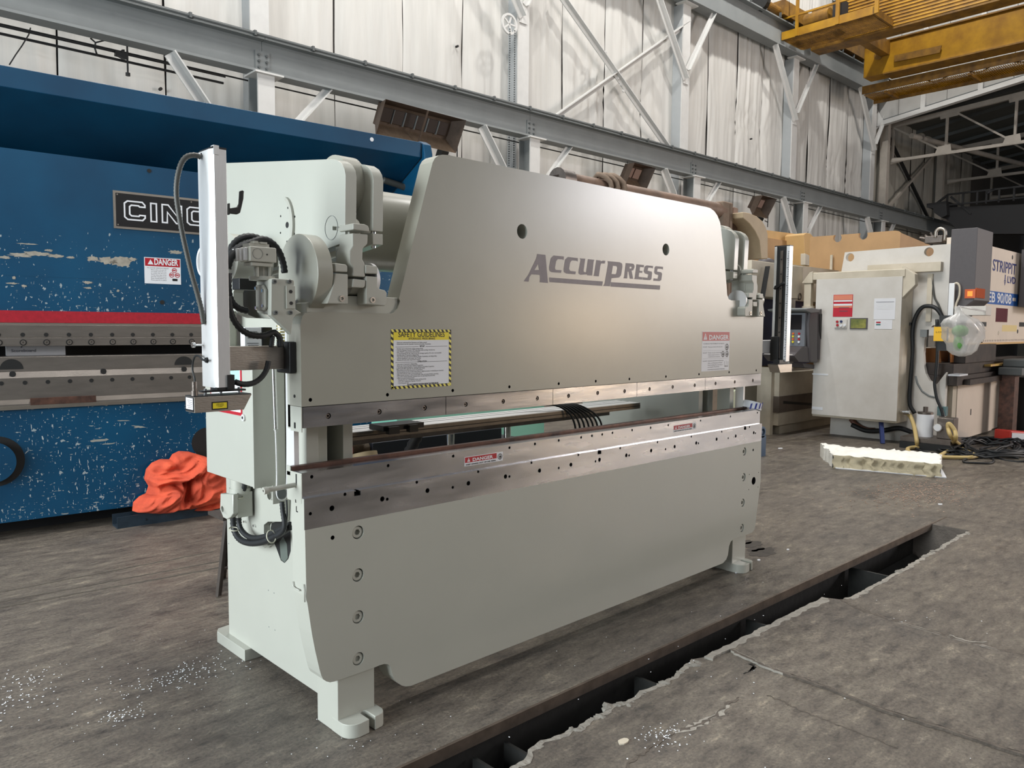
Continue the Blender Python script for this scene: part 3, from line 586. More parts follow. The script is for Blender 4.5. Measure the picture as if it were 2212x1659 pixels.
mk('inspection_plate', G().prism(xz([(617, 617), (636, 618), (637, 667), (618, 667)], 2.52), 'Y', 2.515, 2.5205), dsage, gb, bevel=.001)
for q in ((628, 630), (629, 655)): p = at(*q, Y=2.515); mk('bolt_recess', G().cyl((p.x, 2.514, p.z), (p.x, 2.516, p.z), .007, 6), bore, gb)
p = at(566, 590, Y=2.62); zc0 = at(566, 600, Y=2.62).z; zc1 = at(566, 570, Y=2.62).z
mk('coupling', G().cyl((p.x, 2.62, zc0), (p.x, 2.62, zc1), .028, 10).cyl((p.x, 2.62, zc0-.01), (p.x, 2.62, zc0+.004), .045, 24), castp, PB, smooth=1)
for dx in (-.033, .012): mk('tie_rod', G().cyl((p.x+dx, 2.588, zc0), (p.x+dx, 2.588, zc1), .005, 8), castp, PB, smooth=1)
a = at(540, 531, Y=2.56); b = at(598, 568, Y=2.56)
mb = mk('motor_block', G().box(a.x, b.x, 2.56, 2.64, b.z, a.z), castp, PB, bevel=.004)
mk('motor_flange', G().box(a.x+.01, b.x-.01, 2.57, 2.635, b.z-.014, b.z-.001), castp, mb, bevel=.002)
mk('motor_cap', G().box(a.x+.006, b.x-.02, 2.575, 2.63, a.z+.001, a.z+.012).box(a.x+.02, a.x+.035, 2.57, 2.60, a.z+.011, a.z+.02).box(b.x-.055, b.x-.03, 2.57, 2.61, a.z+.011, a.z+.018), castp, mb)
for k in range(4): mk('cooling_fin', G().box(a.x-.012, a.x-.0005, 2.575+.03*k, 2.59+.03*k, b.z+.004, a.z-.004), alu_w, mb, bevel=.002)
p = at(556.5, 548, Y=2.56); mk('plug_ring', G().ring((p.x, 2.559, p.z), (p.x, 2.5605, p.z), .0185, .0178, 28), gsteel2, mb)
p = at(577, 550, Y=2.56); mk('set_screw', G().cyl((p.x, 2.559, p.z), (p.x, 2.5605, p.z), .003, 8), bore, mb)
# hydraulic cylinder bodies seen between post and frame
a = at(500, 600, Y=3.2); mk('hydraulic_cylinder', G().cyl((1.42, 3.2, a.z+.085), (1.58, 3.2, a.z+.085), .10, 32), castp, PB, smooth=1)
a = at(505, 720, X=1.5); mk('oil_cylinder', G().cyl((1.535, 3.50, .95), (1.535, 3.50, 1.66), .05, 28), castp, PB, smooth=1)
mk('solenoid_valve', G().box(1.40, 1.49, 3.05, 3.12, at(510, 625, Y=3.05).z, at(510, 600, Y=3.05).z), black, PB, bevel=.003)
mk('pilot_knob', G().cyl((1.44, 2.66, at(560, 700, Y=2.66).z), (1.44, 2.66, at(560, 690, Y=2.66).z+.0), .012, 16, r2=.008), black, PB, smooth=1)
# belt wheel seen left of the post
p = at(437, 565, X=1.3); mk('hand_wheel', G().ring((1.3, p.y, p.z), (1.33, p.y, p.z), .062, .05, 32).cyl((1.325, p.y, p.z), (1.33, p.y, p.z), .052, 24), alu_w, PB, smooth=1)
# ---- light guard post, left
YT = 2.56
def post(name, x0, x1, y0, y1, z0, z1, par):
    P = [(x0+.008, y0), (x1, y0), (x1, y1), (x0, y1), (x0, y0+.075), (x0-.0, y0+.022)]
    return mk(name, G().prism(P, 'Z', z0, z1), alu, par, bevel=.001)
xr = at(492.5, 530, Y=YT).x; xl = at(465, 530, Y=YT).x
zt_ = at(476, 322, Y=YT).z; zb_ = at(480, 838, Y=YT).z
pp = post('guard_post', xl-.006, xr, YT, YT+.115, zb_, zt_, PB)
mk('post_cap', G().box(xl-.002, xr+.001, YT+.0, YT+.113, zt_, zt_+.006), black, pp)
mk('post_tongue', G().box(xl+.0, xl+.018, YT-.003, YT+.02, zt_-.02, zt_+.010), alu, pp)
p = at(435, 333, X=xl-.006); mk('cable_hole', G().cyl((xl-.0075, p.y, p.z), (xl-.004, p.y, p.z), .0045, 14), bore, pp)
for q in ((439, 745), (448, 778)):
    p = at(*q, X=xl-.006)
    if q[1] < 760: mk('thumb_screw', G().cyl((xl-.035, p.y, p.z), (xl-.005, p.y, p.z), .0035, 10).cyl((xl-.045, p.y, p.z), (xl-.035, p.y, p.z), .0095, 18), chrome, pp, smooth=1)
    else: mk('grommet', G().cyl((xl-.014, p.y, p.z), (xl-.005, p.y, p.z), .008, 14, r2=.011), black, pp, smooth=1)
hose('sensor_cable', [(447, 778), (438, 777), (430, 769), (422, 770), (417, 782), (416, 800), (420, 815), (421, 828)], .0036, black, PB, X=xl-.02, rib=0)
mk('backing_plate', G().box(xr+.0005, xr+.009, YT+.03, YT+.09, zb_+.01, at(500, 738, Y=YT+.03).z), black, pp, bevel=.003)
a = at(503, 748.5, Y=2.63); arm = mk('support_arm', G().box(a.x-.012, XL-.012, 2.63, 2.675, 1.437, 1.522), steel_b, PB, bevel=.002)
a = at(626, 738, Y=2.60); b = at(645, 805, Y=2.60)
mk('clamp_block', G().box(XL-.028, XL-.001, 2.585, 2.69, b.z-.002, a.z), black, PB, bevel=.006)
# lever
P2 = xz([(493, 439), (496, 439), (496, 450), (513, 447), (517, 440), (518.5, 413), (523, 411), (526, 413), (525, 430), (521, 448), (518, 460), (512, 463), (496, 461), (496, 464), (493, 464)], YT+.03)
mk('clamp_lever', G().prism(P2, 'Y', YT+.025, YT+.04), black, PB, bevel=.004)
# laser head
HY = 2.555; h = [at(x, y, Y=HY) for x, y in ((419.5, 858.5), (544, 853), (527, 885), (420, 892.5))]
yb = at(398, 857, X=h[0].x).y; zh1 = h[0].z
hd = mk('laser_head', G().prism([(h[0].x, h[3].z), (h[2].x, h[3].z), (h[1].x, zh1), (h[0].x, zh1)], 'Y', HY, HY+.075), steel_b, PB, bevel=.001)
mk('head_lid', G().box(h[0].x, h[1].x-.002, HY+.001, HY+.075, zh1, zh1+.003), black, hd)
mk('end_label', G().box(h[0].x-.0015, h[0].x-.0005, HY+.003, HY+.073, h[3].z+.003, zh1-.002), black, hd)
mk('serial_label', G().box(h[0].x-.002, h[0].x-.0012, HY+.008, HY+.066, h[3].z+.01, zh1-.004), white, hd)
for k in range(5): mk('print_line', G().box(h[0].x-.0025, h[0].x-.002, HY+.014, HY+.055-.006*(k % 3), zh1-.013-.006*k, zh1-.0115-.006*k), greyp, hd)
a = at(457, 868.5, Y=HY); b = at(492.5, 882, Y=HY)
mk('laser_label', G().box(a.x, b.x, HY-.0006, HY, b.z-.002, a.z), blkp, hd); mk('laser_label_field', G().box(a.x+.004, b.x-.004, HY-.001, HY-.0005, b.z+.002, a.z-.004), yelp, hd)
for k, tx in enumerate(('LASER LIGHT', 'AVOID EXPOSURE', 'TO BEAM')): text(tx, .005, blkp, MY((a.x+b.x)/2, HY-.0014, a.z-.0095-.0045*k), hd, width=.026 if k < 2 else .016, align='CENTER')
mk('head_bracket', G().box(h[0].x+.04, h[1].x-.012, HY+.02, HY+.06, zh1+.012, zh1+.018).box(xr-.012, xr+.012, HY+.0, HY+.05, zh1+.02, zh1+.07).box(h[0].x+.08, xr+.012, HY+.005, HY+.06, zh1+.018, zh1+.028), black, PB)
for dx in (.052, .105, .17): mk('bracket_screw', G().cyl((h[0].x+dx, HY+.035, zh1), (h[0].x+dx, HY+.035, zh1+.024), .005, 10), chrome, PB, smooth=1)
p = at(420, 845, Y=HY+.03); mk('cable_plug', G().cyl((p.x, HY+.03, zh1), (p.x, HY+.03, zh1+.02), .011, 16).cyl((p.x, HY+.03, zh1+.02), (p.x, HY+.03, zh1+.05), .008, 12), steel_d, PB, smooth=1)
# ---- guard post, right (mirror side, with rail and scale facing the press)
X5 = 5.054; y0 = 2.505; y1 = 2.615; z0 = at(1704, 781, X=X5).z; z1 = at(1704, 531, X=X5).z
pr = mk('guard_post', G().box(X5, X5+.048, y0, y0+.022, z0, z1).box(X5, X5+.048, y1-.018, y1, z0, z1).box(X5+.012, X5+.048, y0+.022, y1-.018, z0, z1), alu, PB)
mk('post_cap', G().box(X5, X5+.05, y0-.001, y1+.001, z1, z1+.006), black, pr)
mk('slide_channel', G().box(X5+.004, X5+.013, y0+.023, y1-.02, z0, z1-.002), bore, pr); mk('slide_rail', G().box(X5-.003, X5+.006, y0+.045, y0+.065, z0+.02, z1-.03), steel_d, pr)
for k in range(7): mk('rail_screw', G().cyl((X5-.004, y0+.055, z0+.1+.1*k), (X5-.002, y0+.055, z0+.1+.1*k), .006, 10), bore, pr)
sc = mk('height_scale', G().box(X5-.001, X5, y0+.002, y0+.02, z0+.02, z1-.02), white, pr)
for k in range(60): mk('scale_tick', G().box(X5-.0018, X5-.0008, y0+.003, y0+.010 if k % 5 else y0+.016, z0+.03+k*.0122, z0+.034+k*.0122), blkp, sc)
a = at(1648, 735, Y=2.66); b = at(1680, 761, Y=2.66); mk('support_arm', G().box(XR+.01, b.x-.01, 2.62, 2.70, b.z, a.z), alu_w, PB, bevel=.002)
mk('clamp_block', G().box(XR+.001, XR+.03, 2.62, 2.70, b.z-.03, a.z+.03), black, PB, bevel=.006)
mk('backing_plate', G().box(X5-.018, X5-.004, y0+.05, y1, z0+.0, z0+.17), black, pr, bevel=.003)
mk('clamp_lever', G().bar(at(1673, 624, X=X5-.03), at(1694, 610, X=X5-.03), .02, .012).cyl(at(1676, 620, X=X5-.04), at(1676, 620, X=X5), .011, 12), black, pr)
P3 = xz([(1676, 788), (1707, 787), (1707, 801), (1681, 811)], 2.47)
mk('laser_head', G().prism([(4.93, 1.355), (5.135, 1.355), (5.135, 1.30), (4.97, 1.30)], 'Y', 2.50, 2.575), steel_b, PB)
mk('head_lid', G().box(4.93, 5.135, 2.50, 2.575, 1.356, 1.36), black, PB); mk('head_bracket', G().box(4.98, 5.10, 2.515, 2.56, 1.361, 1.385), black, PB)
st_beam = mat('brown_grey_aluminium', (128, 120, 110), .45, .6, var=.15, vscale=12)  # darker colour for the beam's front side
# back gauge beam and cables seen through the working gap
bgm = mk('back_gauge_beam', G().box(1.66, 4.20, 3.10, 3.30, 1.058, 1.094), st_beam, PB)
mk('beam_top', G().box(1.66, 4.20, 3.10, 3.30, 1.0945, 1.098), alu_w, bgm)  # pale plate: light reflected on the beam's top is put into the colour
for k in range(2): mk('beam_groove', G().box(1.66, 4.20, 3.19+.06*k, 3.20+.06*k, 1.0975, 1.0985), bore, bgm)
mk('beam_slot', G().box(1.66, 4.20, 3.0985, 3.10, 1.074, 1.078), bore, bgm)
mk('lower_gauge_rail', G().box(1.66, 4.20, 3.36, 3.42, .99, 1.02), steel_d, PB)
mk('gauge_finger', G().box(2.08, 2.32, 3.02, 3.14, 1.1, 1.125).box(2.1, 2.16, 3.0, 3.03, 1.085, 1.12).box(2.22, 2.27, 3.0, 3.03, 1.085, 1.12), black, PB)
for x, y in ((2.72, 3.3), (3.35, 3.5)): mk('gauge_rod', G().cyl((x, y, .55), (x, y, 1.0), .022, 16), chrome, PB, smooth=1)
mk('rear_tie_beam', G().box(XF+.17, 2*XC-XF-.17, 3.45, 3.63, .40, .60), sage, PB, bevel=.004)
for k in range(7):
    x = 3.42+.022*k; mk('gauge_cable', G().tube(spline([(x-.25-.02*k, 3.2, 1.13), (x-.06, 3.12, 1.135), (x+.03+.01*k, 3.08, 1.09), (x+.07+.018*k, 3.06, 1.02), (x+.09+.02*k, 3.06, .92)], 6), .0065, 6), blackrub, PB, smooth=3)
hose('cable_chain', [(905, 935), (895, 955), (880, 985), (868, 1005)], .035, blackrub, PB, Y=3.5)
# weld beads
wd = mat('weld_bead', (176, 182, 178), .5)
for pts in ([(634, 1256), (635, 1266), (640, 1271), (649, 1275)], [(657, 1262), (659, 1280), (660, 1300)]):
    mk('weld_bead', G().tube([at(a, b, X=XL+.0)+Vector((-.003, 0, 0)) for a, b in pts], .003, 5), sage, PB, smooth=3)
# ---------------------------------------------------------------- the hall
W = Fr(0, 11.15, -1.49)
def inF(g, fr):
    M = Matrix.Identity(4)
    for i in range(3): M[i][0] = fr.u[i]; M[i][1] = fr.n[i]; M[i][3] = fr.o[i]
    bmesh.ops.transform(g.b, matrix=M, verts=g.b.verts[:]); return g
UC = 28.3
_o = W.w(UC, .75, 0); E = Fr(_o.x, _o.y, -91.49)
def K(u, v=0): o = W.w(u, v, 0); return Fr(o.x, o.y, -91.49)
# floor materials
def floor_mat():
    m = bpy.data.materials.new('worn_concrete'); m.use_nodes = True; nt = m.node_tree; b = nt.nodes['Principled BSDF']; N = nt.nodes.new; L = nt.links.new
    tc = N('ShaderNodeTexCoord'); gm = N('ShaderNodeNewGeometry')
    def noise(s, d=8, r=.6, st=None):
        n = N('ShaderNodeTexNoise'); n.inputs['Scale'].default_value = s; n.inputs['Detail'].default_value = d; n.inputs['Roughness'].default_value = r
        if st: mp = N('ShaderNodeMapping'); mp.inputs['Scale'].default_value = st; L(gm.outputs['Position'], mp.inputs[0]); L(mp.outputs[0], n.inputs[0])
        else: L(gm.outputs['Position'], n.inputs[0])
        return n
    def ramp(n, stops):
        r = N('ShaderNodeValToRGB'); e = r.color_ramp.elements
        while len(e) < len(stops): e.new(.5)
        for i, (p, c) in enumerate(stops): e[i].position = p; e[i].color = lin(c)
        L(n.outputs[0], r.inputs[0]); return r
    n1 = noise(.8, 12, .68, (.8, 1.3, 1)); r1 = ramp(n1, [(.28, (126, 125, 126)), (.42, (160, 155, 149)), (.58, (186, 181, 173)), (.75, (150, 144, 138))])
    n2 = noise(7, 14, .8, (.7, 1.8, 1)); r2 = ramp(n2, [(.36, (36, 32, 30)), (.45, (118, 112, 108)), (.56, (148, 144, 138)), (.68, (215, 208, 196))])
    mx = N('ShaderNodeMix'); mx.data_type = 'RGBA'; mx.blend_type = 'OVERLAY'; mx.inputs[0].default_value = .85; L(r1.outputs[0], mx.inputs[6]); L(r2.outputs[0], mx.inputs[7])
    n3 = noise(70, 6, .8); r3 = ramp(n3, [(.33, (70, 66, 62)), (.5, (150, 146, 140)), (.68, (190, 184, 176))])
    mx2 = N('ShaderNodeMix'); mx2.data_type = 'RGBA'; mx2.blend_type = 'OVERLAY'; mx2.inputs[0].default_value = .8; L(mx.outputs[2], mx2.inputs[6]); L(r3.outputs[0], mx2.inputs[7])
    n4 = noise(1.1, 7, .7); r4 = ramp(n4, [(.60, (0, 0, 0)), (.70, (255, 255, 255))])          # oil and dirt
    mx3 = N('ShaderNodeMix'); mx3.data_type = 'RGBA'; mx3.blend_type = 'MULTIPLY'; mf = N('ShaderNodeMath'); mf.operation = 'MULTIPLY'; mf.inputs[1].default_value = .7; L(r4.outputs[0], mf.inputs[0]); L(mf.outputs[0], mx3.inputs[0])
    mx3.inputs[7].default_value = lin((120, 112, 112)); L(mx2.outputs[2], mx3.inputs[6]); L(mx3.outputs[2], b.inputs['Base Color'])
    rr = ramp(n1, [(.3, (185, 185, 185)), (.7, (135, 135, 135))]); L(rr.outputs[0], b.inputs['Roughness'])
    bp = N('ShaderNodeBump'); bp.inputs['Strength'].default_value = .5; bp.inputs['Distance'].default_value = .012; L(n3.outputs[0], bp.inputs['Height'])
    bp2 = N('ShaderNodeBump'); bp2.inputs['Strength'].default_value = .55; bp2.inputs['Distance'].default_value = .03; L(n2.outputs[0], bp2.inputs['Height']); L(bp.outputs[0], bp2.inputs['Normal'])
    L(bp2.outputs[0], b.inputs['Normal']); return m
conc = floor_mat()
concb = mat('broken_concrete', (132, 128, 120), .85, var=.2, vscale=25, bump=.8, bscale=30)
gm2_ = mat('joint_grit', (88, 80, 72), .9, var=.35, vscale=30, bump=1, bscale=60)
# floor: machine side slab, with the trench along it
def rag(x, s, a): return a*(mnoise.noise(Vector((x*s, s, 3.1)))+.5*mnoise.noise(Vector((x*s*3.3, 1.7, s))))
xe0, xe1 = -3.0, 6.86
def near(x): return 2.205+(2.085-2.205)*max(0, x-1.5)/5.4
g = G()
ang = math.radians(-1.2)
P = [(-12, 26), (-12, 2.21), (xe0, 2.21)]+[(x, near(x)) for x in (1.5, 3, 5, 7.2)]
g.prism(P+[(7.2, 26)], 'Z', -.05, 0); fl = struct('floor', g, conc)
g = G().prism([(7.2, 26), (7.2, near(7.2)), (7.2, -20), (60, -20), (60, 26)], 'Z', -.05, 0); mk('concrete_slab', g, conc, fl)
def slab(x0, x1, yfun, z, ys, skew, name='concrete_slab', n=60):
    top = [(x0+(x1-x0)*i/n, yfun(x0+(x1-x0)*i/n)) for i in range(n+1)]
    P = top+[(x1+skew, ys), (x0+skew, ys)]
    if name == 'end':
        return
    return mk(name, G().prism(P, 'Z', z-.16, z), conc, fl)
f1 = lambda x: 1.955+rag(x, 5, .05)+rag(x, 21, .012)
f2 = lambda x: 1.985+rag(x, 5, .02)+rag(x, 18, .008)-.035*(x-3.2)
f3 = lambda x: 1.83+rag(x, 3, .02)+rag(x, 17, .012)
def poly_slab(P, z): return mk('concrete_slab', G().prism(P, 'Z', z-.16, z), conc, fl)
j1a, j1b = (3.20, 1.93), (2.98, -2)
def jag(a, b, n, amp, seed):
    a = Vector(a); b = Vector(b); d = b-a; p = Vector((-d.y, d.x)).normalized(); return [tuple(a+d*(i/n)+p*amp*mnoise.noise(Vector((i*.7, seed, 0)))) for i in range(n+1)]
def jl(px, n, amp, seed):
    P = [at(a, b, Z=0) for a, b in px]; out = []
    for a, b in zip(P, P[1:]): out += [tuple((a.lerp(b, i/n)+Vector((mnoise.noise(Vector((i*.9+a.x*7, seed, 1))), mnoise.noise(Vector((i*.9+a.x*7, seed, 5))), 0))*amp)[:2]) for i in range(n)]
    return out+[tuple(P[-1][:2])]
J1 = jl([(1579, 1409), (1620, 1428), (1656, 1445), (1720, 1467), (1784, 1489), (1912, 1540), (2039, 1579), (2212, 1636), (2500, 1730)], 7, .012, 3)
J2 = jl([(1816, 1299), (1848, 1317), (1900, 1335), (1944, 1349), (2039, 1377), (2110, 1397), (2212, 1419), (2500, 1490)], 7, .014, 8)
c1 = at(1516, 1432, Z=0); c2 = at(1522, 1423, Z=0); c3 = at(1777, 1294, Z=0)
poly_slab([(xe0+(c1.x-xe0)*i/150, f1(xe0+(c1.x-xe0)*i/150)) for i in range(151)]+J1+[(J1[-1][0]+1, -8), (-6, -8), (-6, 1.95)], 0.0)
E2_ = [(c2.x+(c3.x-c2.x)*i/50, c2.y+(c3.y-c2.y)*i/50+rag(c2.x+i*.03, 9, .012)) for i in range(51)]
poly_slab([(J1[0][0]-.02, J1[0][1]+.03)]+E2_+J2+[(J2[-1][0]+1.2, -8), (J1[-1][0]+1.05, -8)]+[(x+.014, y+.02) for x, y in J1[:0:-1]], .010)
xs3 = J2[0][0]+.06
poly_slab([(xs3+(6.86-xs3)*i/90, f3(xs3+(6.86-xs3)*i/90)-.02+.03*max(0, 5-xs3-(6.86-xs3)*i/90)) for i in range(91)]+[(6.865, 2.0), (6.90, 2.09), (7.195, 2.08), (7.195, -8), (J2[-1][0]+1.23, -8)]+[(x+.012, y+.02) for x, y in J2[:0:-1]], 0.0)
mk('joint_fill', G().box(3.0, 9, -8, 1.76, -.16, -.012), gm2_, fl)
# pale broken rims of the slab edges
def rim(P, w_, z, seed):
    A = []; C_ = []
    for i, (x, y) in enumerate(P):
        k = w_*(.55+.7*abs(mnoise.noise(Vector((x*9, seed, 0))))+.5*abs(mnoise.noise(Vector((x*31, seed, 2))))); A.append((x, y+.002)); C_.append((x+k*.15, y-k))
    return mk('chipped_rim', G().prism(A+C_[::-1], 'Z', z-.03, z+.0015), rimm, fl)
rimm = mat('pale_broken_concrete', (146, 141, 132), .9, var=.22, vscale=30, bump=1, bscale=45)
rim([(xe0+(c1.x-xe0)*i/300, f1(xe0+(c1.x-xe0)*i/300)) for i in range(301)], .030, .0, 2)
rim(E2_, .055, .010, 5); rim([(xs3+(6.8-xs3)*i/120, f3(xs3+(6.8-xs3)*i/120)-.02+.03*max(0, 5-xs3-(6.8-xs3)*i/120)) for i in range(121)], .035, .0, 7)
def jr(J, w_, mt, nm, z=.0135, s0=0, s1=1):
    P = J[int(len(J)*s0):int(len(J)*s1)]; A = []; C_ = []
    for i, (x, y) in enumerate(P):
        d = (Vector(P[min(i+1, len(P)-1)])-Vector(P[max(0, i-1)])).normalized(); n_ = Vector((-d.y, d.x)); k = w_*(.4+1.3*abs(mnoise.noise(Vector((i*.45, x, 2)))))
        A.append(tuple(Vector((x, y))+n_*k)); C_.append(tuple(Vector((x, y))-n_*k*.5))
    mk(nm, G().prism(A+C_[::-1], 'Z', .0005, z), mt, fl)
jr(J1, .014, gm2_, 'joint_dirt', .0115); jr(J2, .013, gm2_, 'joint_dirt', .0112); jr(J1, .020, rimm, 'joint_debris', .0108, 0, .35); jr(J2, .016, rimm, 'joint_debris', .0109, .35, .8)
# broken crumbly rim
g = G()
for i in range(260):
    x = -1+7.8*random.random(); f = f1 if x < 3.0 else (lambda x: c2.y+(c3.y-c2.y)*(x-c2.x)/(c3.x-c2.x)) if x < 4.40 else (lambda x: f3(x)-.02); s = .006+.016*random.random()
    p = Vector((x, f(x)-.005+.03*(random.random()-.7), -.012+.012*random.random())); mtx = Matrix.Translation(p) @ Matrix.Rotation(random.random()*3, 4, 'Z') @ Matrix.Diagonal((s*1.6, s, s*.6, 1))
    bmesh.ops.create_icosphere(g.b, subdivisions=1, radius=1, matrix=mtx)
o = mk('concrete_rubble', g, concb, fl); o['kind'] = 'stuff'
# trench: steel edge, walls, bottom, inner channels
dirt = mat('trench_dirt', (40, 38, 36), .9, var=.3, vscale=9, bump=.5, bscale=25)
tstl = mat('trench_steel', (62, 62, 60), .6, .6, var=.25, vscale=8)
mk('trench_edge', G().prism([(xe0, 2.212), (1.5, 2.212), (7.2, near(7.2)+.006), (7.2, near(7.2)-.006), (1.5, 2.198), (xe0, 2.198)], 'Z', -.045, .004), mat('rusty_edge_steel', (104, 92, 82), .6, .5, var=.3, vscale=12), fl)
mk('trench_bottom', G().box(xe0, 6.92, 1.7, 2.3, -.55, -.5), dirt, fl)
mk('trench_wall', G().box(xe0, 6.92, 2.22, 2.3, -.5, -.05), dirt, fl); mk('trench_wall', G().box(xe0, 6.9, 1.66, 1.72, -.5, -.1), dirt, fl)
mk('trench_wall', G().box(6.86, 6.93, 1.7, 2.3, -.5, -.002), mat('trench_end_concrete', (120, 112, 104), .8, var=.2, vscale=9, bump=.4), fl)
for x0, x1 in ((-2.9, -.6), (-.5, 1.9), (2.15, 2.95), (3.0, 4.0), (5.6, 6.8)):
    mk('trench_channel', G().prism([(1.98, -.42), (2.2, -.26), (2.215, -.29), (2.0, -.455)], 'X', x0, x1), tstl, fl)
for x in (-.55, 1.93, 2.1, 2.98, 4.05, 5.5): mk('trench_rib', G().box(x, x+.015, 1.9, 2.2, -.45, -.10), tstl, fl)
for i, (x, y, a) in enumerate(((1.1, 2.1, .4), (2.35, 2.12, 1.9), (2.6, 2.1, .9), (1.7, 2.12, 2.6), (3.4, 2.1, .2))):
    mk('scrap_strip', G().bar((x, y, -.34), (x+.12*math.cos(a), y+.05*math.sin(a), -.33), .03, .006), tstl, fl)
# shallow worn grooves in the floor behind
gm_ = mat('groove_dirt', (78, 72, 64), .9, var=.25, vscale=10, bump=.4, bscale=30)
def floor_line(pts, w, z=.0015, mt=gm_):
    P = [at(a, b, Z=0) for a, b in pts]; A = []; B = []
    for i, p in enumerate(P):
        d = (P[min(i+1, len(P)-1)]-P[max(0, i-1)]).normalized(); s = Vector((-d.y, d.x, 0)); k = w*(.7+.6*random.random())
        A.append((p+s*k/2)[:2]); B.append((p-s*k/2)[:2])
    return G().prism([tuple(q) for q in A+B[::-1]], 'Z', .0002, z)
def seg(p0, p1, n, j=1.2): return [(p0[0]+(p1[0]-p0[0])*i/n, p0[1]+(p1[1]-p0[1])*i/n+(random.random()-.5)*j) for i in range(n+1)]
for k, (p0, p1, w_) in enumerate((((-40, 1320), (486, 1224), .02), ((-40, 1308), (486, 1210), .012), ((-40, 1287), (460, 1192), .012))):
    mk('floor_groove', floor_line(seg(p0, p1, 60), w_), gm_, fl)
def crack(px, w_, mt=None, n=6):
    P = [at(a, b, Z=0) for a, b in px]; Q = []
    for a, b in zip(P, P[1:]): Q += [a.lerp(b, i/n)+Vector((random.uniform(-1, 1), random.uniform(-1, 1), 0))*.008 for i in range(n)]
    A = []; C_ = []
    for i, p in enumerate(Q):
        d = (Q[min(i+1, len(Q)-1)]-Q[max(0, i-1)]).normalized(); s_ = Vector((-d.y, d.x, 0)); k = w_*random.uniform(.15, 1)
        A.append(tuple((p+s_*k/2)[:2])); C_.append(tuple((p-s_*k/2)[:2]))
    mk('floor_crack', G().prism(A+C_[::-1], 'Z', .0003, .0018 if w_ < .03 else .0012), mt or gm2_, fl)
cr1 = [(1598, 1507), (1573, 1521), (1541, 1550), (1502, 1569), (1451, 1585), (1400, 1617), (1370, 1640), (1345, 1665)]
crack(cr1, .018); crack(cr1[1:5], .05, rimm); crack([(1656, 1502), (1690, 1516), (1720, 1531), (1784, 1556), (1848, 1582), (1956, 1623)], .010)
crack([(1606, 1456), (1622, 1448), (1630, 1440), (1622, 1436), (1640, 1432)], .012, dirt); crack([(2050, 1372), (2090, 1385), (2140, 1388)], .02, rimm)
# oil spill and granules
oil = mat('oil_stain', (62, 56, 50), .75, var=.3, vscale=20)
def splat(q, r, n=18, st=(1, 1), mt=oil, par=fl, name='oil_stain', h=.0016):
    p = at(*q, Z=0); P = [(p.x+st[0]*r*(1+.5*mnoise.noise(Vector((math.cos(t)*2, math.sin(t)*2, q[0]))))*math.cos(t), p.y+st[1]*r*(1+.5*mnoise.noise(Vector((math.cos(t)*2, math.sin(t)*2, q[1]))))*math.sin(t)) for t in [2*math.pi*i/n for i in range(n)]]
    return mk(name, G().prism(P, 'Z', .0004, h), mt, par)
for q, r in (((1625, 1176), .09), ((1648, 1193), .12), ((1633, 1186), .07), ((1612, 1172), .06)): splat(q, r, 26, (1.2, .6))
g = G()
def pellets(q, n, sx, sy, s=.004):
    c = at(*q, Z=0)
    for _ in range(n):
        p = Vector((c.x+random.gauss(0, sx), c.y+random.gauss(0, sy), .003)); mtx = Matrix.Translation(p) @ Matrix.Diagonal((s*(.5+random.random()), s*(.5+random.random()), s*.5, 1)); bmesh.ops.create_icosphere(g.b, subdivisions=1, radius=1, matrix=mtx)
pellets((370, 1465), 110, .12, .07, .0032); pellets((260, 1548), 60, .06, .04, .003); pellets((20, 1520), 90, .14, .09, .0035); pellets((50, 1468), 60, .1, .07, .003); pellets((480, 1440), 50, .2, .08, .003)
pellets((300, 1500), 90, .5, .35, .0022); pellets((1430, 1590), 80, .05, .05, .003); pellets((1900, 1360), 60, .3, .25, .003); pellets((700, 1620), 30, .3, .1, .0025); pellets((1700, 1420), 60, .6, .4, .003)
solo('abrasive_grit', g, white, 'pale grit pellets scattered over the concrete floor', 'grit', kind='stuff')
g = G(); pellets((1990, 1062), 700, .45, .22, .007)
solo('dry_granules', g, mat('granule_pink', (170, 148, 132), .9), 'spread of pinkish absorbent granules on the floor by the insulation batt', 'granules', kind='stuff')
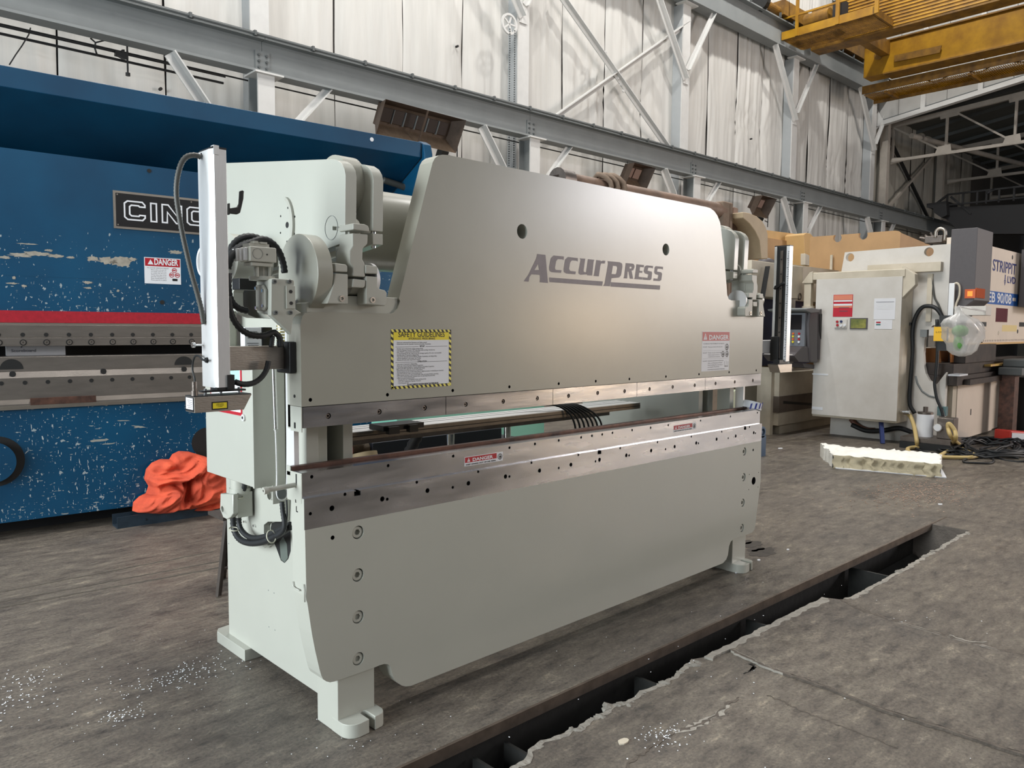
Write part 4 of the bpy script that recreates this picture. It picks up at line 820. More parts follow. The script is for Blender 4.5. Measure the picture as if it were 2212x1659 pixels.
# walls
back = mat('wall_gap_dark', (92, 88, 84), .9)
sheet = mat('insulation_vinyl', (204, 202, 197), .42, var=.09, vscale=1.6, stretch=(3, 3, .25), bump=.35, bscale=9, detail=5)
sheetd = mat('dark_insulation_vinyl', (168, 164, 154), .5, var=.14, vscale=1.5, stretch=(3, 3, .4), bump=.5, bscale=12)  # darker sheet colour for the low bay walls
wb = struct('wall_back', inF(G().box(-4, 48, .86, .9, 0, 17), W), back)
pin = [(15.2, 6.9), (19.9, 7.4), (21.0, 7.2), (25.6, 6.9), (26.9, 6.7), (13.5, 6.9), (10.2, 8.6)]
cutsu = [-1.2+1.385*i for i in range(30)]
for i, (a, b) in enumerate(zip(cutsu, cutsu[1:])):
    sd = i*3.7
    def fn(s, t, a=a, b=b, sd=sd):
        u = a+.012+(b-a-.024)*s+.02*mnoise.noise(Vector((t*9, sd, s))) * (1 if s in (0, 1) else 0); z = 16.5*t
        f = .05*abs(mnoise.noise(Vector((u*5.5+.8*mnoise.noise(Vector((u, z*.6, 2))), z*.25, sd))))+.02*mnoise.noise(Vector((u*1.6, z*.45, sd)))+.022*abs(mnoise.noise(Vector((u*14+mnoise.noise(Vector((u*2, z*1.1, 7))), z*.35, sd))))
        e = min(s, 1-s); v = .80-f-.05*min(1, e*5)**.6
        for pu, pz in pin:
            dx, dz = u-pu, z-pz; r = math.hypot(dx, dz)
            if r < .9: th = math.atan2(dz, dx); k = (1-r/.9)**1.6; v += .05*k+.022*k**.4*math.sin(th*11+sd)*min(1, r*6)
        return W.w(u, v, z)
    mk('insulation_sheet', G().grid(fn, 26 if a < 28 else 14, 120 if a < 28 else 60), sheet if a < UC-1 else sheetd, wb, smooth=3)
# small rips in the sheets
for q in ((988, 100), (1623, 300), (347, 192)):
    u, z = W.uz(*q, v=.68); mk('sheet_tear', inF(G().cyl((u, .66, z), (u, .72, z), .022, 8), W), bore, wb)
# runway girders
def ibeam(u0, u1, z0, z1, v0, wd, tf=.035, tw=.03):
    c = v0+wd/2; return G().prism([(v0, z0), (v0+wd, z0), (v0+wd, z0+tf), (c+tw/2, z0+tf), (c+tw/2, z1-tf), (v0+wd, z1-tf), (v0+wd, z1), (v0, z1), (v0, z1-tf), (c-tw/2, z1-tf), (c-tw/2, z0+tf), (v0, z0+tf)], 'X', u0, u1)
GL = T('runway_girder', 'lower grey steel runway girder with clipped rail running along the insulated wall', 'steel girder', tuple(W.w(16, .1, 5.3)), W.a)
for k in range(8):
    a, b = 5.5*(k-1)-.03, 5.5*k-.03
    a += .08*0; mk('girder_length', inF(ibeam(a+.004, b-.004, 5.29, 5.80, -.10, .26), W), gsteel, GL)
mk('crane_rail', inF(G().prism([(-.02, 5.80), (.08, 5.80), (.045, 5.82), (.045, 5.86), (.065, 5.865), (.065, 5.88), (-.005, 5.88), (-.005, 5.865), (.015, 5.86), (.015, 5.82)], 'X', -5.5, 38), W), gsteel2, GL)
mk('conductor_pipe', inF(G().cyl((-5.5, -.14, 5.80), (38, -.14, 5.80), .022, 8).cyl((-5.5, -.15, 5.745), (38, -.15, 5.745), .012, 6), W), gsteel2, GL)
for k in range(44): u = -3+.92*k; mk('rail_clip', inF(G().box(u, u+.035, -.17, -.10, 5.77, 5.84).box(u+.05, u+.075, -.13, .0, 5.80, 5.835), W), gsteel2, GL)
for k in range(5):
    u = 5.47+5.52*k; s = mk('splice_plate', inF(G().box(u-.11, u+.11, -.005, .012, 5.33, 5.62), W), gsteel, GL)
    for i in range(3):
        for d in (-.06, .06): mk('bolt', inF(G().cyl((u+d, -.03, 5.38+.09*i), (u+d, -.004, 5.38+.09*i), .02, 6), W), gsteel2, s)
GU = T('runway_girder', 'upper grey steel runway girder carrying the yellow crane near the roof', 'steel girder', tuple(W.w(14, .4, 9.55)), W.a)
mk('girder_length', inF(ibeam(-4, UC+.1, 9.56, 10.28, .22, .34), W), gsteel, GU)
mk('crane_rail', inF(G().box(-4, UC, .36, .42, 10.28, 10.36), W), gsteel2, GU)
for k in range(36): u = .5+.78*k; mk('rail_clip', inF(G().box(u, u+.03, .18, .24, 10.27, 10.40), W), gsteel2, GU)
# lengths of conduit under the lower girder
mk('conduit_pipe', inF(G().cyl((-3, .22, 5.20), (5.0, .22, 5.20), .012, 8).cyl((-3, .30, 5.14), (5.0, .30, 5.13), .018, 8).cyl((-3, .26, 5.235), (38, .26, 5.235), .012, 6), W), black, GL)
lsteel = mat('light_grey_steel', (168, 172, 174), .55, var=.07, vscale=2)
# columns
nth = ['nearest the blue press', 'rising behind the ram of the sage press', 'between the first two small heaters', 'right of the smallest heater', 'at the end of the high bay']
for k in range(5):
    u = 5.48+5.53*k
    c = T('building_column', 'white painted steel column on the insulated wall, '+nth[k], 'steel column', tuple(W.w(u+.2, .45, 0)), W.a)
    ua = u+.02
    mk('column_flange', inF(G().box(ua-.02, ua+.28, .42, .45, 0, 9.53), W), wsteel, c); mk('column_web', inF(G().box(ua-.02, ua+.02, .45, .70, 0, 9.53).box(ua-.02, ua+.28, .70, .72, 0, 9.53), W), lsteel, c)
    mk('cap_plate', inF(G().box(ua-.12, ua+.42, .30, .60, 9.525, 9.555), W), wsteel, c)
    kb = {2: ((1425, -10), (1563, 52), (1494, 147)), 3: ((1677, 107), (1785, 158), (1733, 240))}
    # knees up to the upper girder
    zt = 9.56; mk('knee_brace', inF(G().angle((ua-1.35, .34, zt), (ua+.08, .40, 7.75), .12, .02, (0, -1, 0)), W), wsteel, c)
    mk('knee_brace', inF(G().angle((ua+1.15, .34, zt), (ua+.16, .40, 7.95), .10, .02, (0, -1, 0)), W), wsteel, c)
    mk('gusset_plate', inF(G().box(ua+.0, ua+.2, .395, .415, 7.62, 7.98), W), wsteel, c)
    s = T('crane_column', 'short white post carrying the lower girder, '+nth[k], 'steel post', tuple(W.w(u, .1, 0)), W.a)
    mk('post_flange', inF(G().box(u-.13, u+.13, -.10, -.07, 0, 5.27), W), wsteel, s)
    mk('post_web', inF(G().box(u-.015, u+.015, -.07, .2, 0, 5.27).box(u-.13, u+.13, .2, .23, 0, 5.27), W), gsteel, s)
    mk('cap_plate', inF(G().box(u-.19, u+.25, -.16, .24, 5.265, 5.29), W), wsteel, s)
    mk('knee_brace', inF(G().angle((u-1.32, -.04, 5.29), (u-.08, .0, 3.7), .13, .02, (0, -1, 0)), W), wsteel, s)
    mk('knee_brace', inF(G().angle((u+1.12, .04, 5.29), (u+.08, .04, 4.1), .10, .02, (0, -1, 0)), W), wsteel, s)
# cross bracing between the second and third columns
XBm = T('cross_brace', 'white angle iron cross brace against the insulation between two columns', 'steel brace', tuple(W.w(14, .5, 5.9)), W.a)
q = [W.uz(*p, v=.5) for p in ((1205, -20), (1440, 315), (1195, 250), (1487, 45))]
for i, (a, b) in enumerate(((q[0], q[1]), (q[2], q[3]))):
    mk('brace_bar', inF(G().angle((a[0], .50+.03*i, a[1]), (b[0], .50+.03*i, b[1]), .11, .02, (0, -1, 0)), W), wsteel, XBm)
m_ = W.uz(1325, 155, v=.5)
for i in range(6): mk('bolt', inF(G().cyl((m_[0]-.28+.1*i+(.12 if i > 2 else 0), .46, m_[1]+.36-.12*i-(.12 if i > 2 else 0)), (m_[0]-.28+.1*i+(.12 if i > 2 else 0), .5, m_[1]+.36-.12*i-(.12 if i > 2 else 0)), .03, 6), W), wsteel, XBm)
# chain hoist wheel with hanging chain
u, z = W.uz(1100, 52, v=.35); cw = T('chain_wheel', 'white spoked hand chain wheel with its chain hanging down the second column', 'chain wheel', tuple(W.w(u, .35, z)), W.a)
mk('wheel_rim', inF(G().ring((u, .33, z), (u, .37, z), .2, .16, 28), W), wsteel, cw, smooth=1)
for i in range(5): t = 2*math.pi*i/5; mk('spoke', inF(G().bar((u, .35, z), (u+.17*math.cos(t), .35, z+.17*math.sin(t)), .03, .02, (0, 1, 0)), W), wsteel, cw)
g = G()
for s_ in (-.1, .03):
    for i in range(150): g.ball((u+s_+.1, .33+.0, z-.1-.045*i), .016, 5)
o = mk('hand_chain', inF(g, W), gsteel2, cw, smooth=3); o['kind'] = 'stuff'
# hanging clamp and cord under the girder
u, z = W.uz(270, 120, v=.22); ct = T('pipe_clamp', 'black pipe clamp dangling from the conduit above the blue press', 'clamp', tuple(W.w(u, .22, z)), W.a)
P = [W.uz(*p, v=.22) for p in ((248, 108), (256, 110), (262, 116), (262, 108), (268, 108), (268, 116), (276, 112), (276, 128), (266, 128), (256, 122), (248, 120))]
mk('clamp_body', inF(G().prism([p for p in P], 'Y', .19, .25), W), black, ct)
mk('clamp_rod', inF(G().cyl((u+.03, .22, z+.22), (u+.03, .22, z-.22), .012, 8).cyl((u+.03, .22, z-.22), (u+.03, .22, z-.26), .03, 10), W), black, ct)
P = [W.uz(*p, v=.25) for p in ((66, 60), (62, 75), (48, 98), (34, 118), (20, 140))]
solo('sagging_line', inF(G().tube([(a, .25, b) for a, b in P], .008, 5), W), black, 'thin dark cord sagging from the conduit at the left edge', 'cord', smooth=3)
P = [W.uz(*p, v=.25) for p in ((195, 82), (206, 92), (205, 105), (210, 120))]
solo('loose_wire', inF(G().tube([(a, .25, b) for a, b in P], .012, 5).tube([(P[1][0], .25, P[1][1]), (P[1][0]+.12, .25, P[1][1]+.06)], .01, 5), W), black, 'short forked wire hanging from the conduit left of the black clamp', 'wire', smooth=3)
# infrared heaters under the lower girder
hb = mat('burnt_heater_brown', (92, 78, 68), .55, .3, var=.2, vscale=6); hp = mat('heater_panel', (62, 52, 48), .7); hr_ = mat('heater_reflector', (158, 138, 118), .35, .7, var=.15, vscale=12)
def heater(label, q, L, n, yaw, tilt, sc=1, pan=hp):
    u, z = q; c = W.w(u, -.05, z); t = T('infrared_heater', label, 'heater', tuple(c), W.a+math.radians(yaw))
    R = Matrix.Rotation(math.radians(tilt), 4, 'X')
    def tr(g): bmesh.ops.transform(g.b, matrix=R, verts=g.b.verts[:]); return g
    k = sc; h = .30*k
    # open trough facing local -Y: back, four flared sides
    mk('housing', tr(G().box(-L/2+.1*k, L/2-.1*k, .14*k, .2*k, -h*.6, h*.6)), hb, t, local=True)
    def q4(A, B, C, D, th=.008): 
        g = G(); g.hull2([A, B, C, D], [Vector(p)+Vector((0, th, 0)) for p in (A, B, C, D)]); return tr(g)
    mk('reflector', q4((-L/2, -.12*k, -h), (L/2, -.12*k, -h), (L/2-.1*k, .14*k, -h*.5), (-L/2+.1*k, .14*k, -h*.5)), hr_, t, local=True)
    mk('hood_side', q4((-L/2, -.12*k, h), (L/2, -.12*k, h), (L/2-.1*k, .14*k, h*.6), (-L/2+.1*k, .14*k, h*.6)), hb, t, local=True)
    for s in (-1, 1): mk('hood_end', q4((s*L/2, -.12*k, -h), (s*L/2, -.12*k, h), (s*(L/2-.1*k), .14*k, h*.6), (s*(L/2-.1*k), .14*k, -h*.5)), hb, t, local=True)
    for i in range(n):
        x = -L/2+.14*k+(L-.28*k)*(i+.5)/n; wd = (L-.28*k)/n*.42
        mk('burner_tile', tr(G().box(x-wd, x+wd, .11*k, .14*k, -h*.3, h*.45)), pan, t, local=True)
        if n > 3 and i < n-1: mk('tile_bracket', tr(G().box(x+wd*1.12, x+wd*1.22, .09*k, .13*k, -h*.35, h*.45)), gsteel, t, local=True)
    mk('centre_strap', tr(G().box(-.015, .015, -.13*k, -.11*k, -h, h)), hb, t, local=True) if n > 3 else None
    mk('gas_valve', tr(G().box(L/2-.3, L/2-.14, -.1, .04, -h-.16, -h-.01)), black, t, local=True)
    mk('hanger_rod', G().cyl((L/2+.02, .02, h*.6), (L/2+.02, .02, -h-.25), .012, 6).cyl((L/2-.2, .0, -h-.1), (L/2+.02, .02, -h-.12), .012, 6), black, t, local=True)
    mk('hanger_chain', G().cyl((-L/2+.2, .1, h*.4), (-L/2+.2, .12, h+.3), .008, 5).cyl((L/2-.2, .1, h*.4), (L/2-.2, .12, h+.3), .008, 5), black, t, local=True)
    return t
heater('long six-tile infrared heater hanging under the girder above the sage ram', W.uz(905, 271, v=-.05), 1.75, 6, 3, 28)
hp2 = mat('lit_heater_tile', (150, 126, 116), .6)  # paler copy of the burner tile, the light on it in the colour
for lab, A_, B_, C_ in (('small infrared heater hanging directly over the brown pipe', (1357, 357), (1406, 368), (1375, 380)), ('small infrared heater hanging at the right, above the curved guard', (1639, 421), (1673, 433), (1645, 444))):
    ua_ = W.uz(*A_, v=-.15)[0]; ub_ = W.uz(*B_, v=-.15)[0]; uc_ = W.uz(*C_, v=-.05)
    heater(lab, uc_, ub_-ua_, 2, 3, 28, .95, hp2)
# gable end of the high bay
gp = mat('gable_panel', (176, 174, 170), .5, var=.08, vscale=1.2)
cu = [0, .88, 1.7, 2.4, 3.4, 4.3, 5.2, 6.1, 7.0, 8.0, 9.2, 10.5, 12]
def zb(u): return 8.62+.135*u
wr = struct('wall_right', inF(G().prism([(0, 8.9), (12, 10.5), (12, 17), (0, 17)], 'Y', .12, .15), E), back)
for a, b in zip(cu, cu[1:]):
    mk('wall_panel', inF(G().prism([(a+.006, zb(a)+.14), (b-.006, zb(b)+.14), (b-.006, 17), (a+.006, 17)], 'Y', .02+.01*random.random(), .10), E), gp, wr)
mk('sill_beam', inF(G().hull2([(0, -.12, zb(0)), (0, .1, zb(0)), (0, .1, zb(0)+.15), (0, -.12, zb(0)+.15)], [(12, -.12, zb(12)), (12, .1, zb(12)), (12, .1, zb(12)+.15), (12, -.12, zb(12)+.15)]), E), wsteel, wr)
mk('sill_shadow_gap', inF(G().hull2([(.1, -.03, zb(0)+.16), (.1, .02, zb(0)+.16), (.1, .02, zb(0)+.22), (.1, -.03, zb(0)+.22)], [(12, -.03, zb(12)+.16), (12, .02, zb(12)+.16), (12, .02, zb(12)+.22), (12, -.03, zb(12)+.22)]), E), gsteel2, wr)  # dark solid strip painted as the shade above the sill
for a in (1.70, 3.41, 5.1, 6.9): mk('gable_post', inF(G().box(a-.07, a+.07, -.10, .02, zb(a)+.1, 17), E), wsteel, wr)
mk('corner_plate', inF(G().prism([(-.15, 8.2), (.45, 8.8), (-.05, 9.7)], 'Y', -.1, -.07), E), wsteel, wr)
# low bay beyond: deck, purlins, trusses
deck = mat('dark_roof_deck', (84, 86, 82), .7, var=.1, vscale=1.5)
cl = struct('ceiling', inF(G().hull2([(UC+.3, -14, 11.4), (UC+.3, .9, 9.25), (UC+.3, .9, 9.3), (UC+.3, -14, 11.45)], [(48, -14, 11.4), (48, .9, 9.25), (48, .9, 9.3), (48, -14, 11.45)]), W), deck)
for k in range(10): u = UC+1.6*k+.8; mk('purlin', inF(G().hull2([(u, -14, 11.28), (u+.08, -14, 11.28), (u+.08, -14, 11.4), (u, -14, 11.4)], [(u, .85, 9.13), (u+.08, .85, 9.13), (u+.08, .85, 9.25), (u, .85, 9.25)]), W), gsteel2, cl)
struct('wall_far', inF(G().box(.0, 16, 19, 19.1, 0, 12), E), sheetd)
def truss(label, du, mt, n=5):
    k = K(UC+du, .75); t = T('roof_truss', label, 'roof truss', tuple(W.w(UC+du, -4, 7.6)), W.a)
    s = 2.05; zb_ = 7.66; zt = lambda u: 8.88+.07*u
    L = n*s+.4
    def bb(name, a, b, w, h): mk(name, inF(G().bar((a[0], 0, a[1]), (b[0], 0, b[1]), w, h, (0, 1, 0)), k), mt, t)
    bb('bottom_chord', (.25, zb_), (L, zb_), .10, .08); bb('top_chord', (.1, zt(.1)), (L, zt(L)), .16, .12); bb('end_post', (.28, zb_-.12), (.28, zt(0)), .08, .09)
    for i in range(n):
        u = .25+s*(i+1); bb('truss_post', (u-.25, zb_), (u-.25, zt(u)), .07, .09)
        bb('truss_diagonal', (u-s+.0, zt(u-s)-.05), (u-.35, zb_+.1), .06, .08)
        mk('gusset_plate', inF(G().prism([(u-.6, zb_-.03), (u-.05, zb_-.03), (u-.1, zb_+.28), (u-.5, zb_+.25)], 'Y', -.05, -.03), k), mt, t)
        mk('gusset_plate', inF(G().prism([(u-.45, zt(u)-.22), (u+.1, zt(u)-.18), (u+.2, zt(u)+.06), (u-.5, zt(u)+.02)], 'Y', -.05, -.03), k), mt, t)
    mk('end_cone', inF(G().cyl((.3, 0, zb_), (.75, 0, zb_), .12, 12, r2=.05), k), mt, t)
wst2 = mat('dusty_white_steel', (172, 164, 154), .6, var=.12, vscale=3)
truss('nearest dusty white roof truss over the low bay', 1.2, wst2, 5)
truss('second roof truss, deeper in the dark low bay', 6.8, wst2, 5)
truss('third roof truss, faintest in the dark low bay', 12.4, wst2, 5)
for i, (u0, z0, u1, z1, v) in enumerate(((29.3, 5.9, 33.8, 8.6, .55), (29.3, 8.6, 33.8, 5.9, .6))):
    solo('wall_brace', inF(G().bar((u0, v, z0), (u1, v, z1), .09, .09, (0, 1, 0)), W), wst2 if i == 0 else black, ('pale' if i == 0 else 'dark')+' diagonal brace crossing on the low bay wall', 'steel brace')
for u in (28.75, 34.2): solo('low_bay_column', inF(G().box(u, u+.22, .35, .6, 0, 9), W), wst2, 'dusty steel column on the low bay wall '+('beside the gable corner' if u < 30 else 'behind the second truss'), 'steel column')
solo('round_pipe_purlin', inF(G().cyl((UC+.8, -.3, 8.35), (UC+14, -2.6, 8.3), .09, 12), W), wst2, 'long pale round pipe slanting through the low bay trusses', 'pipe')
# dark crane of the low bay
dk = mat('unlit_crane_steel', (30, 30, 32), .7)  # near-black: the crane's lack of light is put into the colour
k = K(31.5, 0); dc = T('overhead_crane', 'dark overhead crane with railing in the unlit low bay', 'crane', tuple(W.w(31.5, -4, 5.9)), W.a)
def kq(p): return k.uz(*p)
mk('crane_girder', inF(G().prism([kq(p) for p in ((2046, 448), (2230, 440), (2230, 505), (2075, 505), (2062, 490), (2040, 470))], 'Y', 0, .6), k), dk, dc)
mk('end_carriage', inF(G().prism([kq(p) for p in ((2008, 442), (2050, 436), (2052, 466), (2040, 472), (2025, 462), (2022, 452), (2008, 450))], 'Y', -.3, .9), k), dk, dc)
z0_, z1_ = kq((2050, 448))[1], kq((2050, 420))[1]
for zz in (z1_, (z0_+z1_)/2-.15): mk('hand_rail', inF(G().box(kq((2046, 430))[0], 12, -.03, .03, zz-.03, zz+.03), k), dk, dc)
for px in (2046, 2080, 2111, 2131, 2158, 2190, 2225): u_ = kq((px, 430))[0]; mk('rail_post', inF(G().box(u_-.03, u_+.03, -.03, .03, z0_, z1_), k), dk, dc)
for a, b in (((2046, 422), (2020, 442)), ((2054, 425), (2098, 462)), ((2131, 418), (2150, 408))): A = kq(a); B = kq(b); mk('rail_brace', inF(G().bar((A[0], 0, A[1]), (B[0], 0, B[1]), .07, .06, (0, 1, 0)), k), dk, dc)
# yellow overhead crane
ye = mat('crane_yellow', (186, 138, 18), .45, var=.1, vscale=2, c2=(140, 96, 12)); yd = mat('dirty_shaded_crane_yellow', (150, 108, 30), .55, var=.25, vscale=4, c2=(96, 66, 24))  # darker yellow holds dirt, and the shade on the near girder
cr = T('overhead_crane', 'yellow overhead travelling crane at the top right of the hall', 'crane', tuple(W.w(23, -4, 10.3)), W.a)
kA = K(21.9, 0); kB = K(24.4, 0)
mk('end_truck', inF(G().box(20.9, 27.3, .16, .5, 10.38, 10.78), W), yd, cr); mk('bumper_arm', inF(G().cyl((20.0, .33, 10.5), (21.0, .33, 10.5), .11, 16), W), yd, cr); mk('bumper_pad', inF(G().cyl((19.86, .33, 10.5), (20.02, .33, 10.5), .26, 16), W), black, cr)
for u in (21.5, 26.8): mk('truck_wheel', inF(G().cyl((u, .30, 10.42), (u, .48, 10.42), .14, 20), W), gsteel2, cr, smooth=1)
qB = [kB.uz(*p) for p in ((1868, 99), (1871, 132), (2212, 15), (2212, 89))]
zt, zb2 = qB[0][1], qB[1][1]
gB = mk('bridge_girder', inF(G().box(qB[0][0], 14, 0, .55, qB[3][1], qB[2][1]+.02), kB), ye, cr); mk('girder_flange', inF(G().box(qB[0][0], 14, -.05, .6, qB[2][1]+.02, qB[2][1]+.06).box(qB[0][0]+.6, 14, -.05, .6, qB[3][1]-.04, qB[3][1]), kB), yd, gB)
u_ = kB.uz(1898, 120); mk('inspection_cover', inF(G().cyl((u_[0], -.02, u_[1]), (u_[0], 0, u_[1]), .13, 24), kB), yd, gB)
mk('lower_fairing', inF(G().prism([kB.uz(*p, v=-.08) for p in ((1932, 120), (2034, 98), (2030, 114), (1932, 134))], 'Y', -.09, -.06), kB), yd, gB)
zA = kA.uz(1932, 46)[1]
gA = mk('bridge_girder', inF(G().box(-.1, 14, .5, 1.05, zA, zA+1.15), kA), yd, cr)
for i in range(12): mk('girder_rib', inF(G().box(.9, 14, .47, .50, zA+.06+.09*i, zA+.10+.09*i), kA), ye, gA)
# service platform in front of girder A
k = kA; a = k.uz(1726, 74); b = k.uz(1895, 17)
zp = zA+.05; fa = mk('platform_fascia', inF(G().box(-.35, b[0]+.25, -.75, -.72, zp, zp+.22), k), ye, cr)
mk('platform_edge', inF(G().box(b[0]+.2, b[0]+.25, -.75, .45, zp, zp+.18), k), yd, cr)
o = G()
for i in range(60): o.box(-.3+(b[0]+.5)*i/60, -.3+(b[0]+.5)*i/60+.012, -.72, .45, zp, zp+.03)
for i in range(20): o.box(-.35, b[0]+.2, -.72+.058*i, -.712+.058*i, zp+.005, zp+.028)
o = mk('platform_grating', inF(o, k), yd, cr); o['kind'] = 'stuff'
for px, w_ in ((1809, .05), (1722, .04), (1893, .05)):
    u = k.uz(px, 40, v=-.75)[0]; mk('platform_post', inF(G().box(u-w_, u+w_, -.78, -.72, zp, zp+1.2), k), ye, cr)
for dz in (.55, 1.1): mk('hand_rail', inF(G().box(-.35, b[0]+.25, -.77, -.73, zp+dz, zp+dz+.05), k), ye, cr)
mk('drive_motor', inF(G().cyl((.1, -.2, zp+.5), (.8, -.2, zp+.5), .22, 20), k), yd, cr, smooth=1); mk('coil_spring_box', inF(G().box(.95, 1.2, -.4, 0, zp+.1, zp+.8), k), dk, cr)
mk('cross_truck_beam', inF(G().box(1.1, 1.35, 1.05, 2.5, zA+.0, zA+.4), kA), yd, cr)
for v_ in (1.2, 1.8, 2.4): mk('truck_rail_post', inF(G().box(1.0, 1.06, v_, v_+.06, zA+.1, zA+1.2), kA), yd, cr)
# walkway along girder B
q0 = kB.uz(1900, 175, v=.9); zw = q0[1]
wk = mk('walkway_beam', inF(G().box(.3, 14, .62, .66, qB[3][1]-.3, qB[3][1]-.06).box(.3, 14, 1.5, 1.54, qB[3][1]-.42, qB[3][1]-.16), kB), yd, cr)
g = G()
for i in range(240): g.box(.35+.055*i, .35+.055*i+.014, .66, 1.5, qB[3][1]-.34, qB[3][1]-.31)
o = mk('walkway_grating', inF(g, kB), ye, cr); o['kind'] = 'stuff'
for i in range(5): mk('walkway_bracket', inF(G().box(1+2.3*i, 1.08+2.3*i, .55, 1.5, qB[3][1]-.42, qB[3][1]-.35), kB), yd, cr)
pts = [(1920, 172), (1945, 182), (1965, 178), (1987, 166), (2005, 174), (2022, 176), (2045, 165), (2073, 146), (2095, 154), (2115, 157), (2140, 143), (2160, 125), (2185, 133), (2215, 134)]
P = [kB.uz(*p, v=1.5) for p in pts]; mk('festoon_cable', inF(G().tube(spline([(a, 1.5, b) for a, b in P], 6), .022, 6), kB), black, cr, smooth=3)
# ---------------------------------------------------------------- blue press brake at the left
_b = at(0, 1119, Z=.13); B = Fr(_b.x, _b.y, -4.9)
def blue_mat(name, chips):
    m = bpy.data.materials.new(name); m.use_nodes = True; nt = m.node_tree; b = nt.nodes['Principled BSDF']; N = nt.nodes.new; L = nt.links.new
    tc = N('ShaderNodeTexCoord'); base = N('ShaderNodeTexNoise'); base.inputs['Scale'].default_value = 1.2; base.inputs['Detail'].default_value = 6; L(tc.outputs['Object'], base.inputs[0])
    r = N('ShaderNodeValToRGB'); r.color_ramp.elements[0].position = .3; r.color_ramp.elements[0].color = lin((3, 54, 84)); r.color_ramp.elements[1].position = .7; r.color_ramp.elements[1].color = lin((6, 74, 108)); L(base.outputs[0], r.inputs[0])
    last = r.outputs[0]
    if chips:
        mask = N('ShaderNodeTexNoise'); mask.inputs['Scale'].default_value = 1.5; mask.inputs['Detail'].default_value = 3; L(tc.outputs['Object'], mask.inputs[0])
        # density follows height: denser low on each panel
        for sc, st, th, col in ((26, (1, 1, .8), .635, (150, 160, 164)), (60, (1.6, 1, .35), .66, (176, 182, 182)), (60, (.35, 1, 1.6), .67, (160, 164, 160)), (3.2, (1, 1, 5.5), .685, (150, 150, 142))):
            mp = N('ShaderNodeMapping'); mp.inputs['Scale'].default_value = st; mp.inputs['Rotation'].default_value = (0, .35*(sc % 7), 0); L(tc.outputs['Object'], mp.inputs[0])
            n = N('ShaderNodeTexNoise'); n.inputs['Scale'].default_value = sc; n.inputs['Detail'].default_value = 3; L(mp.outputs[0], n.inputs[0])
            ad = N('ShaderNodeMath'); ad.operation = 'MULTIPLY_ADD'; ad.inputs[1].default_value = .16; L(mask.outputs[0], ad.inputs[0]); L(n.outputs[0], ad.inputs[2])
            gt = N('ShaderNodeMath'); gt.operation = 'GREATER_THAN'; gt.inputs[1].default_value = th+.128-(chips-1)*.05; L(ad.outputs[0], gt.inputs[0])
            mx = N('ShaderNodeMix'); mx.data_type = 'RGBA'; L(gt.outputs[0], mx.inputs[0]); L(last, mx.inputs[6]); mx.inputs[7].default_value = lin(col); last = mx.outputs[2]
    L(last, b.inputs['Base Color']); b.inputs['Roughness'].default_value = .38
    return m
blue = blue_mat('blue_paint', 0); bluec = blue_mat('chipped_blue_paint', 1); bluec2 = blue_mat('very_chipped_blue_paint', 1.4)
redc = mat('chipped_red_stripe', (160, 24, 40), .5, var=.2, vscale=30)
BP = T('press_brake', 'big scratched blue press brake with red stripe and black nameplate at the left', 'press brake', tuple(B.w(0, 0, 0)), B.a)
def lb_(name, g, mt, par=BP, **k): return mk(name, g, mt, par, local=True, **k)
U0, U1 = -3.2, 3.75
lb_('ram_panel', G().box(U0, 3.45, 0, .12, 1.95, 2.884), blue); lb_('ram_lower_panel', G().box(U0, 3.45, 0, .12, 1.69, 1.95), bluec2)
lb_('ram_middle', G().box(U0, 3.45, -.001, 0, 1.95, 2.32), bluec)
lb_('red_stripe', G().box(U0, 3.45, -.0015, .11, 1.60, 1.69), redc); lb_('ruler_strip', G().box(U0, 3.45, -.004, .10, 1.583, 1.598), steel_b)
lb_('crown_fascia', G().box(U0, 3.72, -.02, .06, 3.318, 3.473), blue, bevel=.006)
lb_('crown_underside', G().hull2([(U0, -.02, 3.318), (3.72, -.02, 3.318), (3.72, .95, 2.85), (U0, .95, 2.85)], [(U0, .06, 3.35), (3.72, .06, 3.35), (3.72, .98, 2.9), (U0, .98, 2.9)]), blue)
lb_('recess_back', G().box(U0, 3.72, .95, 1.0, 2.2, 2.9), blue)
for u in (3.72, -3.3): lb_('side_plate', G().prism([(-.06, 3.36), (-.03, 3.46), (.05, 3.50), (2.2, 3.50), (2.2, .12), (.12, .12), (.12, 1.3), (.9, 1.4), (.9, 2.4), (-.06, 2.6)], 'X', u+.02, u+.12), blue, bevel=.01)
u, z = B.uz(801, 302); lb_('fascia_hole', G().cyl((u, -.022, z), (u, -.0195, z), .02, 14), white)
for q, r in (((322, 369), .016), ((350, 653), .018)): u, z = B.uz(*q); lb_('bolt_hole', G().cyl((u, -.004, z), (u, .0, z), r, 14), bore)
scf = mat('bare_scuffed_metal', (158, 152, 140), .6, var=.25, vscale=18)
for (px, py, w_, h_) in ((45, 551, .13, .020), (80, 548, .16, .022), (120, 553, .10, .018), (152, 556, .05, .012), (200, 559, .07, .025), (232, 563, .11, .04), (262, 566, .13, .055), (285, 560, .06, .02), (105, 541, .05, .012), (10, 556, .06, .015), (60, 527, .12, .006), (190, 610, .06, .014), (190, 622, .05, .01), (25, 612, .06, .008), (52, 618, .03, .012), (380, 545, .09, .02), (30, 600, .02, .016), (255, 628, .02, .012)):
    u, z = B.uz(px, py); P = []; n = 30
    for i in range(n):
        t = 2*math.pi*i/n; k = .55+.75*abs(mnoise.noise(Vector((math.cos(t)*3+px, math.sin(t)*3, py*.3))))+.35*random.random(); P.append((u+w_*.62*k*math.cos(t), z+h_*.8*k*math.sin(t)))
    lb_('bare_patch', G().prism(P, 'Y', -.0018, -.0010), scf)
